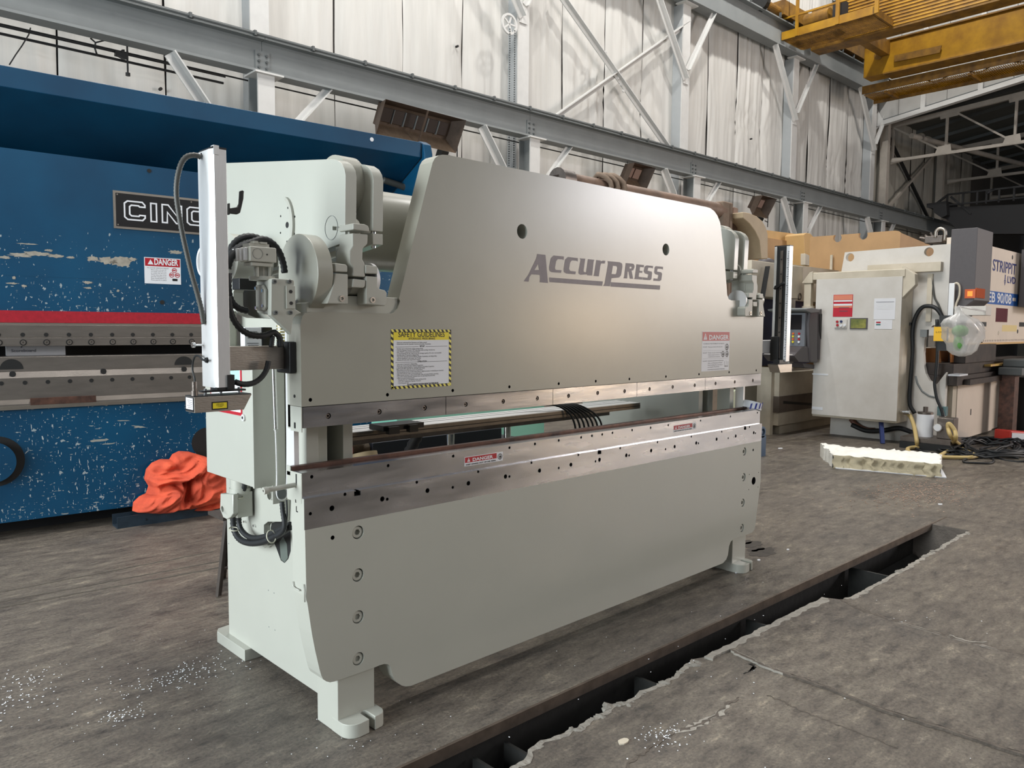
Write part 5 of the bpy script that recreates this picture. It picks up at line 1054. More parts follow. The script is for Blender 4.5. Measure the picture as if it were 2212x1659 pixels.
# nameplate
u0, z1 = B.uz(243, 411); _, z0 = B.uz(247, 493); L_ = 2.0
npl = lb_('nameplate', G().box(u0, u0+L_, -.012, 0, z0, z1), steel_b); lb_('nameplate_field', G().box(u0+.018, u0+L_-.018, -.014, -.011, z0+.018, z1-.018), blkp, npl)
GL_ = {'C': [(1, .68), (1, .84), (.86, 1), (.16, 1), (0, .86), (0, .14), (.16, 0), (.86, 0), (1, .16), (1, .33), (.7, .33), (.66, .27), (.36, .27), (.3, .33), (.3, .67), (.36, .73), (.66, .73), (.7, .68)],
 'I': [(0, 0), (0, 1), (1, 1), (1, 0)], 'N': [(0, 0), (0, 1), (.34, 1), (.7, .5), (.7, 1), (1, 1), (1, 0), (.68, 0), (.3, .52), (.3, 0)],
 'A': [(0, 0), (.34, 1), (.66, 1), (1, 0), (.72, 0), (.64, .2), (.36, .2), (.28, 0)], 'T': [(.35, 0), (.35, .73), (0, .73), (0, 1), (1, 1), (1, .73), (.65, .73), (.65, 0)]}
def outline(g, pts, x, z, w, h, t, y):
    P = [Vector((x+a*w, z+b*h)) for a, b in pts]; n = len(P); inn = []
    ar = sum(P[i].x*P[(i+1) % n].y-P[(i+1) % n].x*P[i].y for i in range(n)); sg = 1 if ar > 0 else -1
    for i in range(n):
        a, b, c = P[i-1], P[i], P[(i+1) % n]; d1 = (b-a).normalized(); d2 = (c-b).normalized(); n1 = Vector((-d1.y, d1.x))*sg; n2 = Vector((-d2.y, d2.x))*sg
        m_ = (n1+n2); m_ = m_/max(.35, m_.length_squared/2)/1; inn.append(b+m_*t/1)
    for i in range(n):
        j = (i+1) % n; g.b.faces.new([g.b.verts.new((q.x, y, q.y)) for q in (P[i], P[j], inn[j], inn[i])])
hh = (z1-z0)*.53; zb_ = z0+(z1-z0)*.24; x = u0+.075
for chx in 'CINCINNATI':
    w_ = .055 if chx == 'I' else .165; g = G(); outline(g, GL_[chx], x, zb_, w_, hh, .012, -.0145); lb_('letter', g, white, npl); x += w_+.033
for du, dz in ((.03, .03), (.03, z1-z0-.03), (.6, z1-z0-.03)): lb_('rivet', G().cyl((u0+du, -.017, z0+dz), (u0+du, -.013, z0+dz), .006, 8), steel_b, npl)
# danger sign
a = B.uz(311, 555); b = B.uz(391, 615)
dg = lb_('danger_label', G().box(a[0], b[0], -.002, -.001, b[1], a[1]), white); W_ = b[0]-a[0]; H_ = a[1]-b[1]
lb_('label_header', G().box(a[0]+.006, b[0]-.006, -.003, -.002, a[1]-H_*.33, a[1]-.006), redp, dg)
text('DANGER', .07, white, MY(a[0]+W_*.27, -.0036, a[1]-H_*.27), dg, width=W_*.66, bold=.002, local=True)
lb_('warning_triangle', G().prism([(a[0]+W_*.09, a[1]-H_*.27), (a[0]+W_*.25, a[1]-H_*.27), (a[0]+W_*.17, a[1]-H_*.08)], 'Y', -.0036, -.003), white, dg)
for k in range(8): text(('TO AVOID SERIOUS INJURY', 'Never place any part of', 'your body under the ram', 'or within the die area', 'Always keep clear of the', 'moving machine parts', 'Read manual before use', 'Keep guards in place')[k], .012, greyp, MY(a[0]+W_*.07+(.03 if k else 0), -.0024, a[1]-H_*(.42+.065*k)), dg, width=W_*(.42 if k else .6), local=True)
for (dx, dz) in ((.82, .46), (.74, .64), (.9, .64)): lb_('pictogram', G().ring((a[0]+W_*dx, -.003, a[1]-H_*dz), (a[0]+W_*dx, -.002, a[1]-H_*dz), .02, .015, 16).box(a[0]+W_*dx-.012, a[0]+W_*dx+.01, -.003, -.002, a[1]-H_*dz-.004, a[1]-H_*dz+.006), redp, dg)
lb_('pictogram', G().box(a[0]+W_*.76, a[0]+W_*.9, -.003, -.002, a[1]-H_*.87, a[1]-H_*.78), blkp, dg)
# clamps with bolts, dies
st1 = mat('machined_steel', (132, 126, 120), .42, .8, var=.12, vscale=4, stretch=(1, 1, 5), bump=.1)
lb_('upper_clamp', G().box(U0, 3.45, -.02, .10, 1.489, 1.582), st1, bevel=.002)
hx = [49, 99, 148, 196, 242, 287, 331, 373, 413]; us = [B.uz(x, 723, v=-.02)[0] for x in hx]; du = (us[-1]-us[0])/8
zh = B.uz(196, 723, v=-.02)[1]; zb_ = B.uz(196, 739, v=-.03)[1]
lc = lb_('lower_clamp', G().box(U0, 3.45, -.03, .09, 1.423, 1.487), st1, bevel=.002)
for k in range(-9, 22):
    u = us[0]+du*k
    if u > 3.4 or u < U0+.05: continue
    lb_('clamp_hole', G().cyl((u, -.022, zh), (u, -.015, zh), .0155, 14), bore)
    lb_('clamp_bolt', G().ring((u, -.033, zb_), (u, -.029, zb_), .023, .017, 18), bore, lc); lb_('bolt_head', G().ring((u, -.036, zb_), (u, -.03, zb_), .016, .008, 14, hexa=True), st1, lc, smooth=1)
lb_('die_block', G().box(U0, 3.45, -.10, .12, 1.235, 1.345), st1, bevel=.003)
lb_('die_step', G().prism([(-.115, 1.235), (-.14, 1.19), (-.14, 1.03), (-.20, 1.0), (-.20, .985), (.1, .985), (.1, 1.235)], 'X', U0, 3.45), st1)
lb_('die_ledge', G().box(U0, 3.45, -.215, .08, .962, .988), steel_b)
for q, w_, h_ in (((25, 792), .075, .038), ((397, 783), .075, .036)):
    u, z = B.uz(*q, v=-.10); lb_('lifting_slot', G().prism([(u+w_*math.cos(t), z-.02+h_*2*max(0, math.sin(t))) for t in [math.pi*i/12 for i in range(13)]], 'Y', -.1015, -.099), bore)
for q in ((27, 808), (223, 802), (397, 797)): u, z = B.uz(*q, v=-.12); lb_('die_hole', G().cyl((u, -.135, z), (u, -.10, z), .021, 14), bore)
u3 = B.uz(3, 829, v=-.14)[0]; u4 = B.uz(54, 827, v=-.14)[0]; zz = B.uz(104, 825, v=-.14)[1]
for k in range(-8, 20):
    u = u3+(u4-u3)*k
    if U0+.1 < u < 3.4: lb_('die_hole', G().cyl((u, -.1415, zz), (u, -.13, zz), .0155, 12), bore)
p0 = B.uz(65, 849, v=-.2); p1 = B.uz(207, 849, v=-.2)
lb_('bed_panel', G().box(U0, 3.72, -.19, -.05, .13, .962), bluec2)
lb_('bed_body', G().box(U0, 3.72, -.05, .6, .13, .9), blue)
solo('flat_bar', G().box(0, p1[0]-p0[0], 0, .03, 0, .05), rust, 'short brown flat steel bar lying on the ledge of the blue press', 'steel bar').location = B.w(p0[0], -.205, .99)
bpy.data.objects['flat_bar'].rotation_euler.z = B.a; bpy.data.objects['flat_bar'].data.transform(Matrix.Translation(((p1[0]-p0[0])/2, .015, 0)))
# round opening of the bed; round plate with its shadow painted as a dark disc
u, z = B.uz(447, 955, v=-.19); o_ = lb_('bed_opening', G().cyl((u, -.1915, z), (u, -.185, z), .125, 32), bore); lb_('pin_block', G().box(u+.02, u+.1, -.194, -.19, z-.05, z+.06), mat('faded_blue', (90, 110, 150), .6, var=.2), o_)
u, z = B.uz(-16, 1000, v=-.24); lb_('round_plate', G().cyl((u, -.25, z), (u, -.20, z), .145, 36), bluec2, smooth=1); lb_('plate_shadow', G().cyl((u+.02, -.1915, z), (u+.02, -.19, z), .185, 36), bore)
lb_('plinth', G().box(U0+.2, 3.4, .1, 1.8, 0, .13), dk)
vb = [B.uz(*q, v=.4) for q in ((877, 376), (896, 408))]; lb_('valve_box', G().box(vb[0][0], vb[1][0], .4, .6, vb[1][1]-.1, vb[0][1]), blue, bevel=.008)
P = [B.uz(*q, v=.4) for q in ((822, 400), (832, 385), (850, 376), (870, 374))]; lb_('valve_hose', G().tube(spline([(a_, .45, b_) for a_, b_ in P], 6), .02, 8), black, smooth=3)
P = [B.uz(*q, v=.4) for q in ((822, 390), (840, 396), (858, 402), (880, 412))]; lb_('valve_hose', G().tube(spline([(a_, .35, b_) for a_, b_ in P], 6), .035, 8), greyhose, smooth=3)
# printed foam board behind the blue press gap
a = B.uz(30, 735, v=.12); b = B.uz(142, 775, v=.12)
fb = T('foam_board', 'grey printed foam insulation board stuck inside the gap of the blue press', 'foam board', tuple(B.w(a[0], .15, 1.35)), B.a)
mk('board', inF(G().box(a[0]-.05, b[0], .12, .19, 1.346, 1.62), B), mat('foam_grey', (160, 158, 160), .8), fb)
M_ = Matrix.Translation(B.w(a[0]-.02, .118, 1.425)) @ Matrix.Rotation(B.a, 4, 'Z') @ MY(0, 0, 0)
text('Styrofoam', .075, greyp, M_, fb, width=.32, bold=.0015)
M_ = Matrix.Translation(B.w(a[0]-.02, .118, 1.375)) @ Matrix.Rotation(B.a, 4, 'Z') @ MY(0, 0, 0)
text('Scoreboard', .03, greyp, M_, fb, width=.16, bold=.0005)
lb_('back_frame', G().box(U0, 3.4, .5, .55, 1.2, 2.0), dk)
# orange cloth heap
oc = mat('orange_cloth', (226, 92, 58), .85, var=.12, vscale=5, c2=(176, 66, 44), bump=.3, bscale=80)
def cloth():
    g = G(); cc = (398, 1050)
    bd = [(288, 1106), (290, 1086), (303, 1073), (317, 1066), (322, 1050), (313, 1035), (317, 1014), (329, 1000), (346, 992), (366, 992), (372, 981), (386, 974), (406, 975), (440, 985), (470, 998), (482, 1040), (478, 1075), (472, 1092), (440, 1100), (380, 1104), (330, 1108)]
    bd = bd[::-1]; n = len(bd); yb = 6.455
    def yw(x): return B.w(0, -.19, 0).y+(x-B.w(0, 0, 0).x)*math.tan(B.a)-.006
    def fn(s, t):
        q = (s % 1)*n; i = int(q) % n; f = q-int(q); px = bd[i][0]*(1-f)+bd[(i+1) % n][0]*f; py = bd[i][1]*(1-f)+bd[(i+1) % n][1]*f
        p = at(cc[0]+(px-cc[0])*t, cc[1]+(py-cc[1])*t, Y=yb)
        k = (1-t**4)**.5 if t < 1 else 0; w_ = Vector((p.x*2.6+.6*p.z, 0, p.z*3.4-1.2*p.x))
        wp = Vector((mnoise.noise(w_*1.3), 0, mnoise.noise(w_*1.3+Vector((4, 7, 1)))))*.9
        f1 = 1-abs(mnoise.noise(w_*1.25+wp))*2.2; f2 = 1-abs(mnoise.noise((w_+wp)*2.7+Vector((3, 1, 2))))*2.2; f3 = mnoise.noise(w_*7+wp*2)
        d = .03+k*(.12+.10*f1+.05*f2+.018*f3)+.10*k*max(0, (.45-p.z))
        return Vector((p.x, yw(p.x)-max(.004, d), max(.015, p.z)))
    g.grid(fn, 160, 60)
    return g
solo('cloth_heap', cloth(), oc, 'crumpled bright orange cloth heap on the floor against the blue press', 'cloth', smooth=3)
# steel channel on the floor
a = at(254, 1143, Z=0); b = at(476, 1109, Z=0); d = (b-a).normalized()
cs = mat('blue_black_channel', (52, 66, 78), .45, .5, var=.2, vscale=9)
n_ = Vector((-d.y, d.x, 0)); chn = T('steel_channel', 'dark blue steel channel lying on the floor before the orange cloth', 'steel channel', tuple(a))
def chp(o_, z_): return a+n_*o_+Vector((0, 0, z_))
sec = [(0, 0), (.15, 0), (.15, .09), (.14, .09), (.14, .012), (.01, .012), (.01, .09), (0, .09)]
mk('channel', G().hull2([chp(*q) for q in sec], [chp(*q)+d*1.9 for q in sec]), cs, chn)
for k in (.2, .7, 1.05): mk('bolt', G().cyl(chp(-.006, .045)+d*k, chp(.0, .045)+d*k, .01, 8), cs, chn)
q = at(440, 1090, Y=a.y-.02); solo('ratchet_clamp', G().bar(q+Vector((-.05, .03, .0)), q+Vector((.16, .05, .05)), .03, .03).box(q.x-.09, q.x-.03, q.y+.0, q.y+.05, q.z-.03, q.z+.03), steel_d, 'small grey ratchet clamp resting on the dark blue channel', 'clamp')
# stand behind the sage press
sd = T('jack_stand', 'rusty steel trestle leg standing behind the left foot of the sage press', 'stand', tuple(at(465, 1289, Z=0)))
p = at(465, 1289, Z=0); q = at(484, 1118, Y=p.y+.1); mk('leg', G().angle(p, q, .035, .006, (0, -1, 0)), steel_d, sd)
p2 = p+Vector((.3, -.12, 0)); mk('leg', G().angle(p2, q+Vector((.1, -.05, 0)), .035, .006, (0, -1, 0)), steel_d, sd)
p3 = p+Vector((.16, .3, 0)); mk('leg', G().angle(p3, q+Vector((.06, .1, 0)), .035, .006, (0, -1, 0)), steel_d, sd)
mk('top_plate', G().box(q.x-.04, q.x+.14, q.y-.08, q.y+.14, q.z, q.z+.02), steel_d, sd); r_ = at(484, 1228, Y=p.y+.05); mk('cross_bar', G().bar(r_, r_+Vector((.26, -.08, .02)), .03, .01), steel_d, sd)
# ---------------------------------------------------------------- machines and clutter at the right
cream = mat('cream_machine_paint', (216, 206, 188), .5, var=.08, vscale=2, c2=(188, 178, 158)); creamd = mat('dirty_cream_paint', (200, 190, 172), .55, var=.2, vscale=2.2, c2=(170, 158, 138))
greym = mat('pale_grey_machine_paint', (214, 210, 204), .5, var=.06, vscale=2.5, c2=(200, 195, 187)); tan = mat('tan_machine_paint', (176, 140, 98), .55, var=.08, vscale=3)
tanl = mat('light_tan_paint', (206, 168, 112), .55, var=.06, vscale=3); bandm = mat('brown_band', (92, 80, 70), .6, var=.2, vscale=4); navy = mat('navy_panel', (22, 40, 92), .5)
towerm = mat('charcoal_cover', (84, 80, 82), .6, var=.05, vscale=20, bump=.1, bscale=200); consm = mat('console_grey', (86, 82, 84), .5)
orange = mat('orange_plastic', (224, 110, 40), .5)
# cream press with banded base
CPr = T('press_brake', 'cream press brake with brown banded base behind the right end of the sage press', 'press brake', (11.5, 6.5, 0))
xb = 10.89; Yc = 5.49
z = lambda px, py, Y=Yc: at(px, py, Y=Y).z
mk('base', G().box(xb, 13.2, Yc, Yc+.9, .14, .94), creamd, CPr, bevel=.004); mk('plinth', G().box(xb+.13, 13.2, Yc+.04, Yc+.9, 0, .139), creamd, CPr)
mk('brown_band', G().box(xb-.012, 13.2, Yc-.012, Yc+.5, z(1680, 892), z(1680, 857)), bandm, CPr)
mk('band_slot', G().prism(xz([(1692, 866), (1757, 871), (1757, 876), (1692, 872)], Yc-.013), 'Y', Yc-.0145, Yc-.0125), bore, CPr)
for dx in (-.015,): 
    for k in (0, 1): mk('band_bolt', G().cyl((xb-.03, Yc+.12+.12*k, z(1680, 872)), (xb-.012, Yc+.12+.12*k, z(1680, 872)), .014, 10), steel_d, CPr)
mk('side_plate', G().box(xb-.09, xb-.001, Yc+.08, 8.2, 0, 1.02), creamd, CPr)
h0 = at(1655, 570, Y=5.4); h1 = at(1733, 646, Y=5.4); mk('ram_housing', G().box(h0.x-.4, h1.x, 5.4, 6.3, h1.z, h0.z+.03), cream, CPr, bevel=.01)
mk('vent_ring', G().ring(at(1731, 641, Y=5.39)+Vector((-.04, 0, 0)), at(1731, 641, Y=5.39)+Vector((-.04, .02, 0)), .055, .04, 20), steel_d, CPr)
mk('rear_housing', G().box(h1.x+.001, h1.x+2.2, 5.8, 6.5, 2.05, 2.62), creamd, CPr); mk('navy_panel', G().box(h0.x-.3, h1.x+1.4, 5.9, 5.98, 1.02, h1.z+.02), navy, CPr)
mk('guide_column', G().box(h1.x+.28, h1.x+.4, 5.7, 5.8, .95, 2.16), greym, CPr); mk('body_block', G().box(xb+.2, 13.1, 6.4, 7.9, 0, 2.0), creamd, CPr)
q0 = at(1664, 575, Y=5.3); q1 = at(1648, 690, Y=5.3); mk('strap', G().bar((q0.x, 5.34, q0.z), (q1.x-.1, 5.34, q1.z-.2), .01, .07, (0, -1, 0)), black, CPr)
mk('machine_top_cap', G().ball((at(1655, 558, Y=5.6).x, 5.6, h0.z+.06), .12, 12, (1.2, 1, .5)), consm, CPr, smooth=3)
# tan machines further back
TP = T('press_brake', 'tan press brake with a round-topped side plate beyond the cream press', 'press brake', (15, 8, 0))
Yt = 7.6; P = xz([(1600, 490), (1648, 496), (1725, 506), (1725, 575), (1600, 575)], Yt)
mk('crown', G().prism(P, 'Y', Yt, Yt+.5), tanl, TP); mk('crown_band', G().prism(xz([(1600, 505), (1724, 524), (1722, 530), (1716, 545), (1712, 600), (1600, 590)], Yt-.02), 'Y', Yt-.03, Yt-.001), tan, TP)
mk('side_plate', G().prism(xz([(1726, 508), (1731, 504), (1740, 505), (1746, 511), (1748, 520), (1744, 640), (1733, 640)], Yt-.3), 'Y', Yt-.4, Yt+.4), tanl, TP, bevel=.01)
mk('link_plate', G().prism(xz([(1729, 548), (1736, 551), (1741, 556), (1741, 575), (1729, 573)], Yt-.5), 'Y', Yt-.6, Yt-.5), cream, TP, bevel=.01)
mk('body', G().box(15.0, 16.3, Yt+.5, Yt+1.6, 0, 3.0), tan, TP)
TM = T('machine_housing', 'large brown-tan steel housing with two round holes behind the control cabinet', 'machine', (14, 7, 0))
Xt = 13.6; a = at(1750, 512, X=Xt); b = at(1934, 498, X=Xt); c_ = at(1945, 503, X=Xt)
side = mk('side_panel', G().prism([(a.y, 0), (a.y, a.z), (b.y, b.z), (b.y-.04, b.z-.01), (c_.y, c_.z), (c_.y, 0)], 'X', Xt, Xt+.06), tan, TM)
cu_ = G()
for q in ((1809, 514), (1864.5, 508)): p = at(*q, X=Xt); cu_.cyl((Xt-.1, p.y, p.z), (Xt+.1, p.y, p.z), .075, 20)
cut(side, cu_, tan); mk('front_beam', G().prism([(Xt+.061, c_.z), (Xt+3.6, c_.z-.22), (Xt+3.6, c_.z-.8), (Xt+.061, c_.z-.6)], 'Y', c_.y, c_.y+.12), tan, TM)
q = at(1797, 551, X=Xt-.05); mk('grease_pipe', G().cyl((Xt-.06, q.y, q.z-.75), (Xt-.06, q.y, q.z), .025, 8), cream, TM)
# control cabinet with door
Xc = 11.2; tl = at(1769.5, 605, X=Xc); bl = at(1752, 898, X=Xc); br = at(1936, 909, X=Xc); tr = at(1950, 598, X=Xc)
z0 = .33; z1 = 2.318; y0 = br.y; y1 = 5.12
CC = T('control_cabinet', 'tall pale grey control cabinet with posters on its door', 'cabinet', (Xc+.2, 4.5, z0))
mk('cabinet_body', G().box(Xc+.02, Xc+.43, y0+.004, y1, z0-.03, z1), cream, CC, bevel=.008)
dr = mk('door', G().box(Xc, Xc+.018, y0, y1, z0, z1+.01), greym, CC, bevel=.004)
def onX(name, p0, p1, X, mt, par, t=.004): a = at(*p0, X=X); b = at(*p1, X=X); return mk(name, G().box(X-t, X, min(a.y, b.y), max(a.y, b.y), min(a.z, b.z), max(a.z, b.z)), mt, par)
po = onX('poster', (1801, 637), (1841, 684), Xc, mat('poster_red', (196, 52, 66), .2, coat=.6), dr)
for k, (f0, f1, mt_) in enumerate(((0, .22, mat('poster_salmon', (222, 138, 112), .25)), (.24, .31, white), (.41, .5, white), (.5, .6, MATS['poster_salmon']))):
    a = at(1802, 638, X=Xc); b = at(1840, 683, X=Xc); mk('poster_band', G().box(Xc-.006, Xc-.004, b.y, a.y, a.z-(a.z-b.z)*f1, a.z-(a.z-b.z)*f0), mt_, po)
a = at(1812, 664, X=Xc); mk('print_line', G().box(Xc-.0062, Xc-.0055, a.y-.15, a.y, a.z-.008, a.z), greyp, po); mk('print_line', G().box(Xc-.0062, Xc-.0055, a.y-.13, a.y-.01, a.z-.058, a.z-.05), greyp, po)
pp_ = onX('paper_sheet', (1889, 645), (1933, 690), Xc, paper, dr); a = at(1893, 650, X=Xc)
for k in range(6): mk('print_line', G().box(Xc-.005, Xc-.004, a.y-.24, a.y-.01*(k % 2), a.z-.02*k-.02, a.z-.02*k-.014), greyp if k < 1 else alu_w, pp_)
pc_ = onX('info_card', (1890, 691), (1927, 711), Xc, paper, dr); a = at(1893, 695, X=Xc)
mk('card_mark', G().box(Xc-.005, Xc-.004, a.y-.06, a.y, a.z-.02, a.z), redp, pc_); mk('card_mark', G().box(Xc-.005, Xc-.004, a.y-.06, a.y, a.z-.05, a.z-.03), mat('card_teal', (64, 120, 120), .5), pc_)
bx_ = onX('button_plate', (1804, 690), (1830, 708), Xc, greym, dr, .02)
for k, (q, mt_) in enumerate((((1809, 695), redp), ((1817.5, 694.5), navy), ((1809.5, 702.5), redp), ((1817, 703), white), ((1825, 702.5), white))): p = at(*q, X=Xc-.02); mk('push_button', G().cyl((Xc-.035, p.y, p.z), (Xc-.019, p.y, p.z), .018, 12), mt_, bx_)
pi_ = onX('framed_picture', (1837, 687), (1874, 711), Xc, consm, dr, .012); a = at(1839, 689, X=Xc); b = at(1871, 709, X=Xc); mk('picture', G().box(Xc-.014, Xc-.012, b.y, a.y, b.z, a.z), mat('picture_green', (176, 170, 80), .5, var=.5, vscale=6, c2=(70, 90, 50)), pi_)
onX('tape_strip', (1755, 806), (1789, 811), Xc, white, dr); onX('tape_strip', (1754, 878), (1777, 886), Xc, white, dr)
for q, r in (((1940, 877), .03),): pass
p = at(1945, 889, Y=y0); mk('cable_gland', G().cyl((p.x, y0-.12, p.z), (p.x, y0, p.z), .03, 12), chrome, CC, smooth=1)
mk('door_latch', G().box(Xc+.33, Xc+.40, y0-.02, y0+.004, 1.66, 1.70), black, CC)
p0 = at(1903, 908, X=Xc+.1); p1 = at(1886, 964, Z=0); mk('support_leg', G().bar(p0, (p0.x-.1, p1.y, 0), .05, .05), mat('blue_leg', (40, 56, 110), .5), CC)
# console arm
za = at(1955, 590, X=Xc+.1).z
arm_ = T('control_console', 'dark grey operator console hanging from a cream square arm over the cabinet', 'control console', (Xc, 5.1, 1.2))
ya = at(1958, 590, X=Xc+.05).y; yb = at(1757, 590, X=Xc+.05).y
mk('arm_tube', G().box(Xc, Xc+.11, ya, yb, za-.055, za+.055), cream, arm_, bevel=.012)
mk('elbow', G().prism([(yb-.02, za+.075), (yb+.03, za+.06), (yb+.14, za-.08), (yb+.14, za-.1), (yb-.02, za-.1)], 'X', Xc-.015, Xc+.125), cream, arm_, bevel=.01)
mk('elbow', G().prism([(ya+.02, za+.08), (ya-.04, za+.07), (ya-.13, za-.05), (ya-.1, za-.16), (ya+.06, za-.36), (ya+.06, za-.42), (ya-.02, za-.42), (ya-.02, za-.08)][0:0] or [(ya+.05, za+.1), (ya-.12, za-.02), (ya-.13, za-.17), (ya+.1, za-.42), (ya+.1, za-.2), (ya+.05, za-.08)], 'X', Xc+.02, Xc+.14), cream, arm_, bevel=.01)
zd = at(1763, 664, X=Xc+.05).z; yv = yb+.06
mk('drop_tube', G().box(Xc, Xc+.10, yv-.055, yv+.055, zd, za-.1), cream, arm_, bevel=.012); mk('swivel', G().cyl((Xc+.05, yv, zd-.01), (Xc+.05, yv, zd+.02), .09, 20), cream, arm_, smooth=1)
Yk = yv-.25
shell = xz([(1752, 670), (1768, 668), (1767, 784), (1751, 782), (1749, 745), (1747, 700)], Yk)
mk('console_shell', G().prism(shell, 'Y', Yk, Yk+.52), consm, arm_, bevel=.02)
mk('hood', G().prism(xz([(1737, 667), (1750, 665), (1769, 668), (1768, 674), (1750, 676), (1738, 671)], Yk), 'Y', Yk-.02, Yk+.56), gsteel, arm_, bevel=.01)
xs = shell[5][0]; zs = lambda py: at(1748, py, Y=Yk).z
fc = mk('face_panel', G().box(xs-.03, xs+.02, Yk+.04, Yk+.48, zs(748), zs(676)), mat('console_face', (112, 116, 122), .4), arm_)
mk('screen', G().box(xs-.034, xs-.03, Yk+.09, Yk+.43, zs(712), zs(680)), mat('screen_glass', (46, 42, 42), .12), fc)
for i in range(3):
    for j in range(4): mk('push_button', G().cyl((xs-.045, Yk+.12+.09*i, zs(721+6*j)), (xs-.03, Yk+.12+.09*i, zs(721+6*j)), .016, 10), (redp, yelp, white, orange)[(i*3+j*2) % 4], fc)
kb_ = xz([(1703, 768), (1722, 748), (1750, 752), (1753, 782), (1714, 782)], Yk+.1); mk('keyboard_tray', G().prism(kb_, 'Y', Yk+.02, Yk+.5), consm, arm_, bevel=.01)
A_ = at(1704, 768, Y=Yk+.1); B_ = at(1724, 748, Y=Yk+.1); mk('keyboard_face', G().hull2([(A_.x, Yk+.05, A_.z+.006), (B_.x+.3, Yk+.05, B_.z+.03), (B_.x+.3, Yk+.48, B_.z+.03), (A_.x, Yk+.48, A_.z+.006)], [(A_.x, Yk+.05, A_.z+.012), (B_.x+.3, Yk+.05, B_.z+.036), (B_.x+.3, Yk+.48, B_.z+.036), (A_.x, Yk+.48, A_.z+.012)]), greym, arm_)
fr_ = xz([(1768, 668), (1798, 667), (1795, 774), (1767, 776)], Yk+.02); mk('rear_box', G().prism(fr_, 'Y', Yk+.02, Yk+.3), consm, arm_)
mk('rear_opening', G().prism(xz([(1770, 678), (1787, 678), (1784, 763), (1779, 763), (1770, 715)], Yk+.015), 'Y', Yk+.012, Yk+.0195), bore, arm_)
mk('lower_bracket', G().prism(xz([(1733, 784), (1752, 787), (1762, 789), (1762, 797), (1738, 794)], Yk+.1), 'Y', Yk+.1, Yk+.3), consm, arm_)
# side-framed grey press with lettering
Xs = 11.65; Yf = 3.45
SP = T('press_brake', 'pale grey press brake, its front tinted by painted warm light, with blue lettering at the right edge', 'press brake', (12.5, 4.2, 0))
O_ = yz([(1825, 545), (2047, 527)], Xs); yT0, zT = O_[0]; zT1 = O_[1][1]
Ye = min(Yf, at(2047.5, 560, X=Xs).y)
P = [(Ye, zT1), (yT0, O_[0][1]), at(1806, 650, X=Xs).yz[:], (yT0+.12, 0), (Ye, 0), (Ye, 1.02)]
P = [tuple(q) for q in P]
arc = yz([(2022, 832), (2008, 822), (2000, 808), (1996, 790), (1995, 765), (1997, 735), (2003, 715), (2015, 703), (2035, 700)], Xs)
P += arc+[(Ye, arc[-1][1])]
sp_ = mk('side_frame', G().prism(P, 'X', Xs, Xs+.08), greym, SP)
cu_ = G()
for q in ((1836, 556), (2006.5, 544)): p = at(*q, X=Xs); cu_.cyl((Xs-.1, p.y, p.z), (Xs+.2, p.y, p.z), .062, 22)
cut(sp_, cu_, greym)
onX('cable_cover', (1880, 574), (2037, 586), Xs-.001, cream, SP, .10)
a = at(1879, 572, X=Xs-.05); b = at(2036, 565, X=Xs-.05); mk('rear_filler', G().box(Xs+.08, 13.3, 4.3, 4.95, 0, 2.4), greym, SP)
# grey tube standing for the crescent shadow line of the frame stiffener
R1 = [at(*q, X=Xs).yz for q in ((1978, 812), (1982, 828), (1992, 845), (2007, 855), (2022, 859))]
mk('rib_shadow_line', G().tube([(Xs-.004, p[0], p[1]) for p in R1], .012, 6), gsteel, SP, smooth=3)
zl_ = at(2141, 740, Y=Yf).z
pnl = mk('ram_panel', G().prism([(Xs+.081, zl_-.01), (Xs+.081, at(2141, 533, Y=Yf).z+.0), (at(2206, 548, Y=Yf).x, at(2206, 548, Y=Yf).z), (19.0, at(2206, 548, Y=Yf).z+.02), (19.0, zl_-.01)], 'Y', Yf, Yf+.1), mat('warm_lit_white_paint', (222, 208, 192), .5, var=.05, vscale=2.5), SP)  # front colour carries the warm light on it, pinker than the side
def onY(name, p0, p1, Y, mt, par, t=.004): a = at(*p0, Y=Y); b = at(*p1, Y=Y); return mk(name, G().box(min(a.x, b.x), max(a.x, b.x), Y-t, Y, min(a.z, b.z), max(a.z, b.z)), mt, par)
a = at(2145, 631, Y=Yf); b = at(2199, 663, Y=Yf); bt = at(2199, 636, Y=Yf).z; bb_ = at(2199, 662, Y=Yf).z
x1_ = at(2199.5, 640, Y=Yf).x
bnd = mk('blue_band', G().box(Xs+.3, x1_, Yf-.003, Yf, bb_, bt), mat('logo_blue', (22, 92, 172), .4), pnl)
xa = at(2134, 645, Y=Yf).x; text('EB 90/08', .22, white, MY(xa, Yf-.005, bb_+.03), bnd, width=at(2184, 645, Y=Yf).x-xa, bold=.004)
onY('badge', (2187, 643), (2194, 651), Yf-.003, greym, bnd)
xa = at(2144, 580, Y=Yf).x; xb2 = at(2195, 580, Y=Yf).x; ztx = at(2190, 593, Y=Yf).z
lg_ = mat('logo_navy', (40, 52, 122), .4)
text('STRIPPIT', .25, lg_, MY(xa, Yf-.003, ztx-.0), pnl, width=xb2-xa, bold=.003)
xa = at(2176, 605, Y=Yf).x; text('LVD', .15, lg_, MY(xa, Yf-.003, at(2190, 613, Y=Yf).z), pnl, width=xb2-xa, bold=.004)
xe = at(2171, 603, Y=Yf).x; ze = at(2171, 603, Y=Yf).z
mk('logo_mark', G().prism([(xe-.05, ze-.02), (xe, ze-.10), (xe+.05, ze-.02), (xe+.03, ze-.02), (xe, ze-.065), (xe-.03, ze-.02)], 'Y', Yf-.003, Yf), lg_, pnl); mk('logo_mark', G().prism([(xe-.02, ze-.03), (xe-.02, ze+.07), (xe+.02, ze+.07), (xe+.02, ze-.03)], 'Y', Yf-.003, Yf), lg_, pnl)
